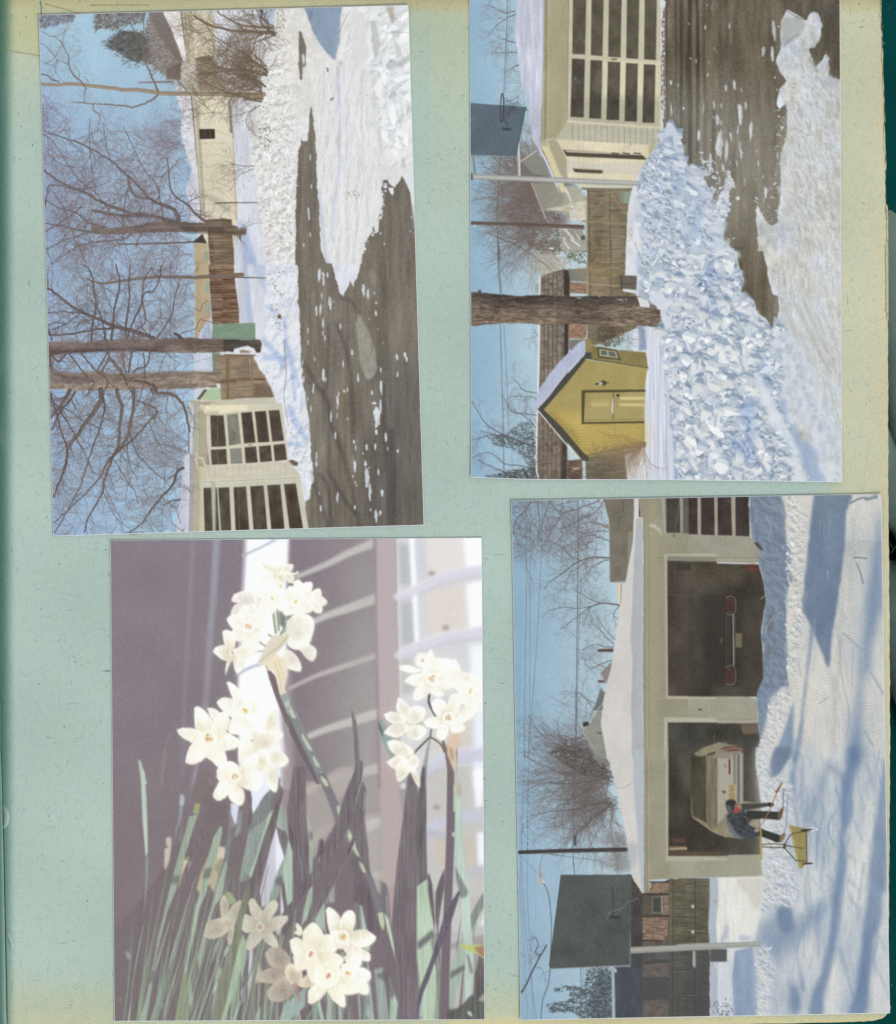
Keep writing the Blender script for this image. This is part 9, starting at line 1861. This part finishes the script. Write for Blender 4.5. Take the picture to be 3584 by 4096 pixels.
# loose fibres and chips bedded in the sheet,one mesh
fv,ff,fc=[],[],[]
for i in range(620):
 x,y=R0.choice([(R0.uniform(10,100),R0.uniform(10,2040)),(R0.uniform(826,940),R0.uniform(15,1075)),(R0.uniform(966,1024),R0.uniform(1000,2036)),(R0.uniform(1686,1772),R0.uniform(5,980)),(R0.uniform(110,226),R0.uniform(1075,2040)),(R0.uniform(100,1750),R0.uniform(2,26))])
 L_=R0.uniform(2,8); an=R0.uniform(0,6.28); w_=R0.uniform(.35,.8); bend=R0.gauss(0,.5); c_=R0.choice([(214,202,150),(206,200,160),(198,176,120),(112,150,150),(96,128,120),(216,214,182)])
 if R0.random()<.03: w_=1.6; L_=3; c_=(70,96,84)
 b0=len(fv)
 for k in range(4):
  t_=k/3 - .5; aa=an+bend*t_; cx,cy=x+math.cos(an)*L_*t_+math.cos(an+1.57)*bend*L_*t_*t_,y+math.sin(an)*L_*t_+math.sin(an+1.57)*bend*L_*t_*t_
  for s_ in (-1,1): px_,py_=cx+math.cos(aa+1.57)*w_*s_ * .5,cy+math.sin(aa+1.57)*w_*s_ * .5; fv.append(at(px_,py_,page_z(px_,py_) + .35)); fc.append(lin(np.array(c_)/255.)/KEXP)
 for k in range(3): ff.append((b0+2*k,b0+2*k+1,b0+2*k+3,b0+2*k+2))
fo=under(mesh('paper_fibre',fv,ff,m_fib,None,np.array(fc)),page); tag(fo,kind='stuff')

# ---------------------------------------------------------------- the prints
def lay_print(ink,label,curl,name='photo_print',step=1.34):
 c=np.array(ink.corners,float); tl,tr,br,bl_=c
 ctr=c.mean(0); root=bpy.data.objects.new(name,None); sc.collection.objects.link(root); root.location=at(ctr[0],ctr[1],0)
 tag(root,label,'photo print','colour prints on the album page'); bpy.context.view_layer.update(); off=np.array(root.location)
 Wd=(np.hypot(*(tr-tl))+np.hypot(*(br-bl_)))/2; Hd=(np.hypot(*(bl_-tl))+np.hypot(*(br-tr)))/2
 def pos(s_,t_):          # s across,t down,both arrays
  s_,t_=np.asarray(s_,float)[...,None],np.asarray(t_,float)[...,None]
  return tl*(1-s_)*(1-t_)+tr*s_*(1-t_)+br*s_*t_+bl_*(1-s_)*t_
 # backing sheet
 ns,nt_=40,50; S_,T_=np.meshgrid(np.linspace(0,1,ns),np.linspace(0,1,nt_)); P_=pos(S_,T_)
 bow=ink.bow(S_,T_) if hasattr(ink,'bow') else 0
 P_=P_+(0 if np.isscalar(bow) else bow)
 Z_=2.2+curl(S_,T_); top=np.stack([(P_[...,0]-896)*U,(1024-P_[...,1])*U,Z_*U],-1).reshape(-1,3)-off; bot=top.copy(); bot[:,2]-=2.0*U
 idx=np.arange(ns*nt_).reshape(nt_,ns); f1=np.stack([idx[:-1,:-1],idx[1:,:-1],idx[1:,1:],idx[:-1,1:]],-1).reshape(-1,4); n0=ns*nt_; f2=f1[:,::-1]+n0
 ring=np.concatenate([idx[0,:],idx[1:,-1],idx[-1,-2::-1],idx[-2:0:-1,0]]); nx_=np.roll(ring,-1); f3=np.stack([ring,nx_,nx_+n0,ring+n0],-1)
 mesh('paper_base',np.vstack([top,bot]),np.vstack([f1,f2,f3]),m_white,root)
 # the image,cell by cell,each depicted thing a mesh of its own
 NS,NT=int(Wd/step),int(Hd/step); i0,i1=1.25/Wd,1-1.25/Wd; j0,j1=1.25/Hd,1-1.25/Hd
 S_,T_=np.meshgrid(np.linspace(i0,i1,NS+1),np.linspace(j0,j1,NT+1)); P0=pos(S_,T_)
 PS=pos(np.clip(S_,.0055,.9945),np.clip(T_,.0045,.9955))
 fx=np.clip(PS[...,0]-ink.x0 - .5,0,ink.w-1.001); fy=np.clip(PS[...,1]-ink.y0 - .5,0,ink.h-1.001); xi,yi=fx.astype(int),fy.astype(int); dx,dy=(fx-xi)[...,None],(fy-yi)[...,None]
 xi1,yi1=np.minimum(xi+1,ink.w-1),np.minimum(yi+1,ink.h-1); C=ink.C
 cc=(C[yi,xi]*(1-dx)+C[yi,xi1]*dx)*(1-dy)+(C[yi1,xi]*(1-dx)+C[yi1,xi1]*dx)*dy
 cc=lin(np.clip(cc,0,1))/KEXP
 bow=ink.bow(S_,T_) if hasattr(ink,'bow') else 0
 P_=P0+(0 if np.isscalar(bow) else bow); Z_=2.2+curl(S_,T_) + .25
 V_=np.stack([(P_[...,0]-896)*U,(1024-P_[...,1])*U,Z_*U],-1).reshape(-1,3)-off; cc=cc.reshape(-1,3)
 mid=(PS[:-1,:-1]+PS[1:,1:])/2; ids=ink.ID[np.clip((mid[...,1]-ink.y0).astype(int),0,ink.h-1),np.clip((mid[...,0]-ink.x0).astype(int),0,ink.w-1)].copy()
 cnt=np.bincount(ids.ravel(),minlength=len(ink.names)); order=[k for k in range(len(ink.names))]
 for k in reversed(order):                      # slivers go to what they sit on
  if 0<cnt[k]<14: ids[ids==k]=ink.parents[k] or 1; cnt=np.bincount(ids.ravel(),minlength=len(ink.names))
 idx=np.arange((NS+1)*(NT+1)).reshape(NT+1,NS+1); Q=np.stack([idx[:-1,:-1],idx[1:,:-1],idx[1:,1:],idx[:-1,1:]],-1)
 made={}
 has={k for k in order if cnt[k]>0}
 need=set(has) | {ink.parents[k] for k in has if ink.parents[k]}
 for k in sorted(need):
  nm=ink.names[k] if k else 'printed_edge'
  par=made.get(ink.parents[k]) if ink.parents[k] else root
  if k not in has:
   o=bpy.data.objects.new(nm,None); sc.collection.objects.link(o); o.parent=par
  else:
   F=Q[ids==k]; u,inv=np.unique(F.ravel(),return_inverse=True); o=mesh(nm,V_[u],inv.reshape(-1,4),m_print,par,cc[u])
  if ink.labels[k]: o['label']=ink.labels[k]
  made[k]=o
 return root
flat=lambda s_,t_: 0*s_
def bump(s_,t_,a=0,b=0,c=0,d=0): return a*np.clip(1-t_*6,0,1)**2+b*np.clip(1-(1-t_)*6,0,1)**2+c*np.clip(1-s_*7,0,1)**2+d*np.clip(1-(1-s_)*7,0,1)**2
import time as _t; _t0=_t.time()
i1_=print1(); lay_print(i1_,'snowy driveway print with bare trees and a cream garage, top left of the page',lambda s_,t_: bump(s_,t_,3.2,1.4,.8,.4))
i2_=print2(); i2_.bow=lambda s_,t_: np.stack([0*s_,np.clip(t_ - .9,0,1)*10*(8.0*np.clip((1-((s_-0.0) / .55)),0,1)*np.clip(s_ / .18,0,1) * .55)],-1)
lay_print(i2_,'print of a yellow shed, a big tree trunk and a heap of broken snow',lambda s_,t_: bump(s_,t_,0,5.0,.8,.3)*1.0)
i3_=print3(); lay_print(i3_,'print of white narcissus blossoms and leaves by a window',lambda s_,t_: bump(s_,t_,.8,.6,.5,.5))
i4_=print4(); lay_print(i4_,'print of a wide open garage with two cars and someone shovelling snow',lambda s_,t_: bump(s_,t_,2.4,3.6,1.4,.4))
print('prints built',round(_t.time()-_t0,1))

# ---------------------------------------------------------------- the hand that steadies the album,behind its right edge
m_skin,nt,b=nodes('skin'); tc=N(nt,'ShaderNodeTexCoord'); n=N(nt,'ShaderNodeTexNoise'); n.inputs['Scale'].default_value=90; n.inputs['Detail'].default_value=5; r=N(nt,'ShaderNodeValToRGB')
r.color_ramp.elements[0].color=col(86,122,116); r.color_ramp.elements[1].color=col(150,160,152); nt.links.new(tc.outputs['Object'],n.inputs['Vector']); nt.links.new(n.outputs['Fac'],r.inputs[0]); nt.links.new(r.outputs[0],b.inputs['Base Color']); b.inputs['Roughness'].default_value=.6; b.inputs['Specular IOR Level'].default_value=.2
mm=.001
def hand():
 # joints in millimetres from the wrist; +y towards the finger tips
 V,E,Rr=[],[],[]
 def add(p,r_,par):
  V.append(p); Rr.append(r_); i=len(V)-1
  if par is not None: E.append((par,i))
  return i
 w0=add((0,0,0),24,None); a1=add((8,-70,-4),28,w0); a2=add((18,-160,-8),34,a1)
 pc=add((0,32,2),24,w0); pk=add((0,62,2),22,pc)
 roots=[(-30,88,0),(-11,94,2),(9,92,2),(28,84,0)]; lens=[(40,24,19),(45,28,20),(42,26,19),(32,20,17)]; spread=[-.10,-.02,.05,.14]; bends=[.28,.34,.30,.38]
 for (rx,ry,rz),L3,sp_,bd in zip(roots,lens,spread,bends):
  i=add((rx * .75,66,rz),11.5,pk); i=add((rx,ry,rz),9.8,i); x,y,z=rx,ry,rz; pitch=.1
  for k,(l,rad) in enumerate(zip(L3,(8.6,7.8,6.4))):
   pitch+=bd*(1 if k else .5); x+=math.sin(sp_)*l*math.cos(pitch); y+=math.cos(sp_)*l*math.cos(pitch); z-=math.sin(pitch)*l; i=add((x,y,z),rad,i)
 i=add((-24,26,-4),14,pc); i=add((-42,52,-8),11,i); i=add((-52,80,-12),9.5,i); add((-54,104,-18),8,i)
 me=bpy.data.meshes.new('person'); me.from_pydata([tuple(c*mm for c in v_) for v_ in V],E,[]); o=bpy.data.objects.new('person',me); sc.collection.objects.link(o)
 sk=o.modifiers.new('skin','SKIN'); sk.use_smooth_shade=True
 for v_,r_ in zip(me.skin_vertices[0].data,Rr): v_.radius=(r_*mm,r_*mm * .8)
 me.skin_vertices[0].data[0].use_root=True
 ss=o.modifiers.new('round','SUBSURF'); ss.levels=2; ss.render_levels=2; me.materials.append(m_skin); return o
hd=hand(); hx,hy,_=at(2005,1400); hd.location=(hx,hy,-.036); hd.rotation_euler=(0,0,math.radians(7))
tag(hd,'hand and forearm held under the page, a pale sliver showing past its right edge','person')
hv,he=[],[]
for i in range(26):
 x,y=R0.uniform(1772,1796),R0.uniform(1040,1400); a_=R0.uniform(-2.4,-.8); k_=R0.gauss(0,.5); z_=-.0095; pts=[]
 for k in range(6): pts.append((x,y)); x+=math.cos(a_)*5; y+=math.sin(a_)*5; a_+=k_/3
 b0=len(hv)
 for px_,py_ in pts:
  for s_ in (-.45,.45): q_=at(px_+s_,py_); hv.append((q_[0]-hd.location[0],q_[1]-hd.location[1],z_-hd.location[2]))
 for k in range(5): he.append((b0+2*k,b0+2*k+1,b0+2*k+3,b0+2*k+2))
m_hair,nt,b=nodes('arm_hair'); b.inputs['Base Color'].default_value=col(40,96,84)
ho=mesh('arm_hair',hv,he,m_hair,hd); ho.matrix_parent_inverse=hd.rotation_euler.to_matrix().to_4x4().inverted(); tag(ho,kind='stuff')
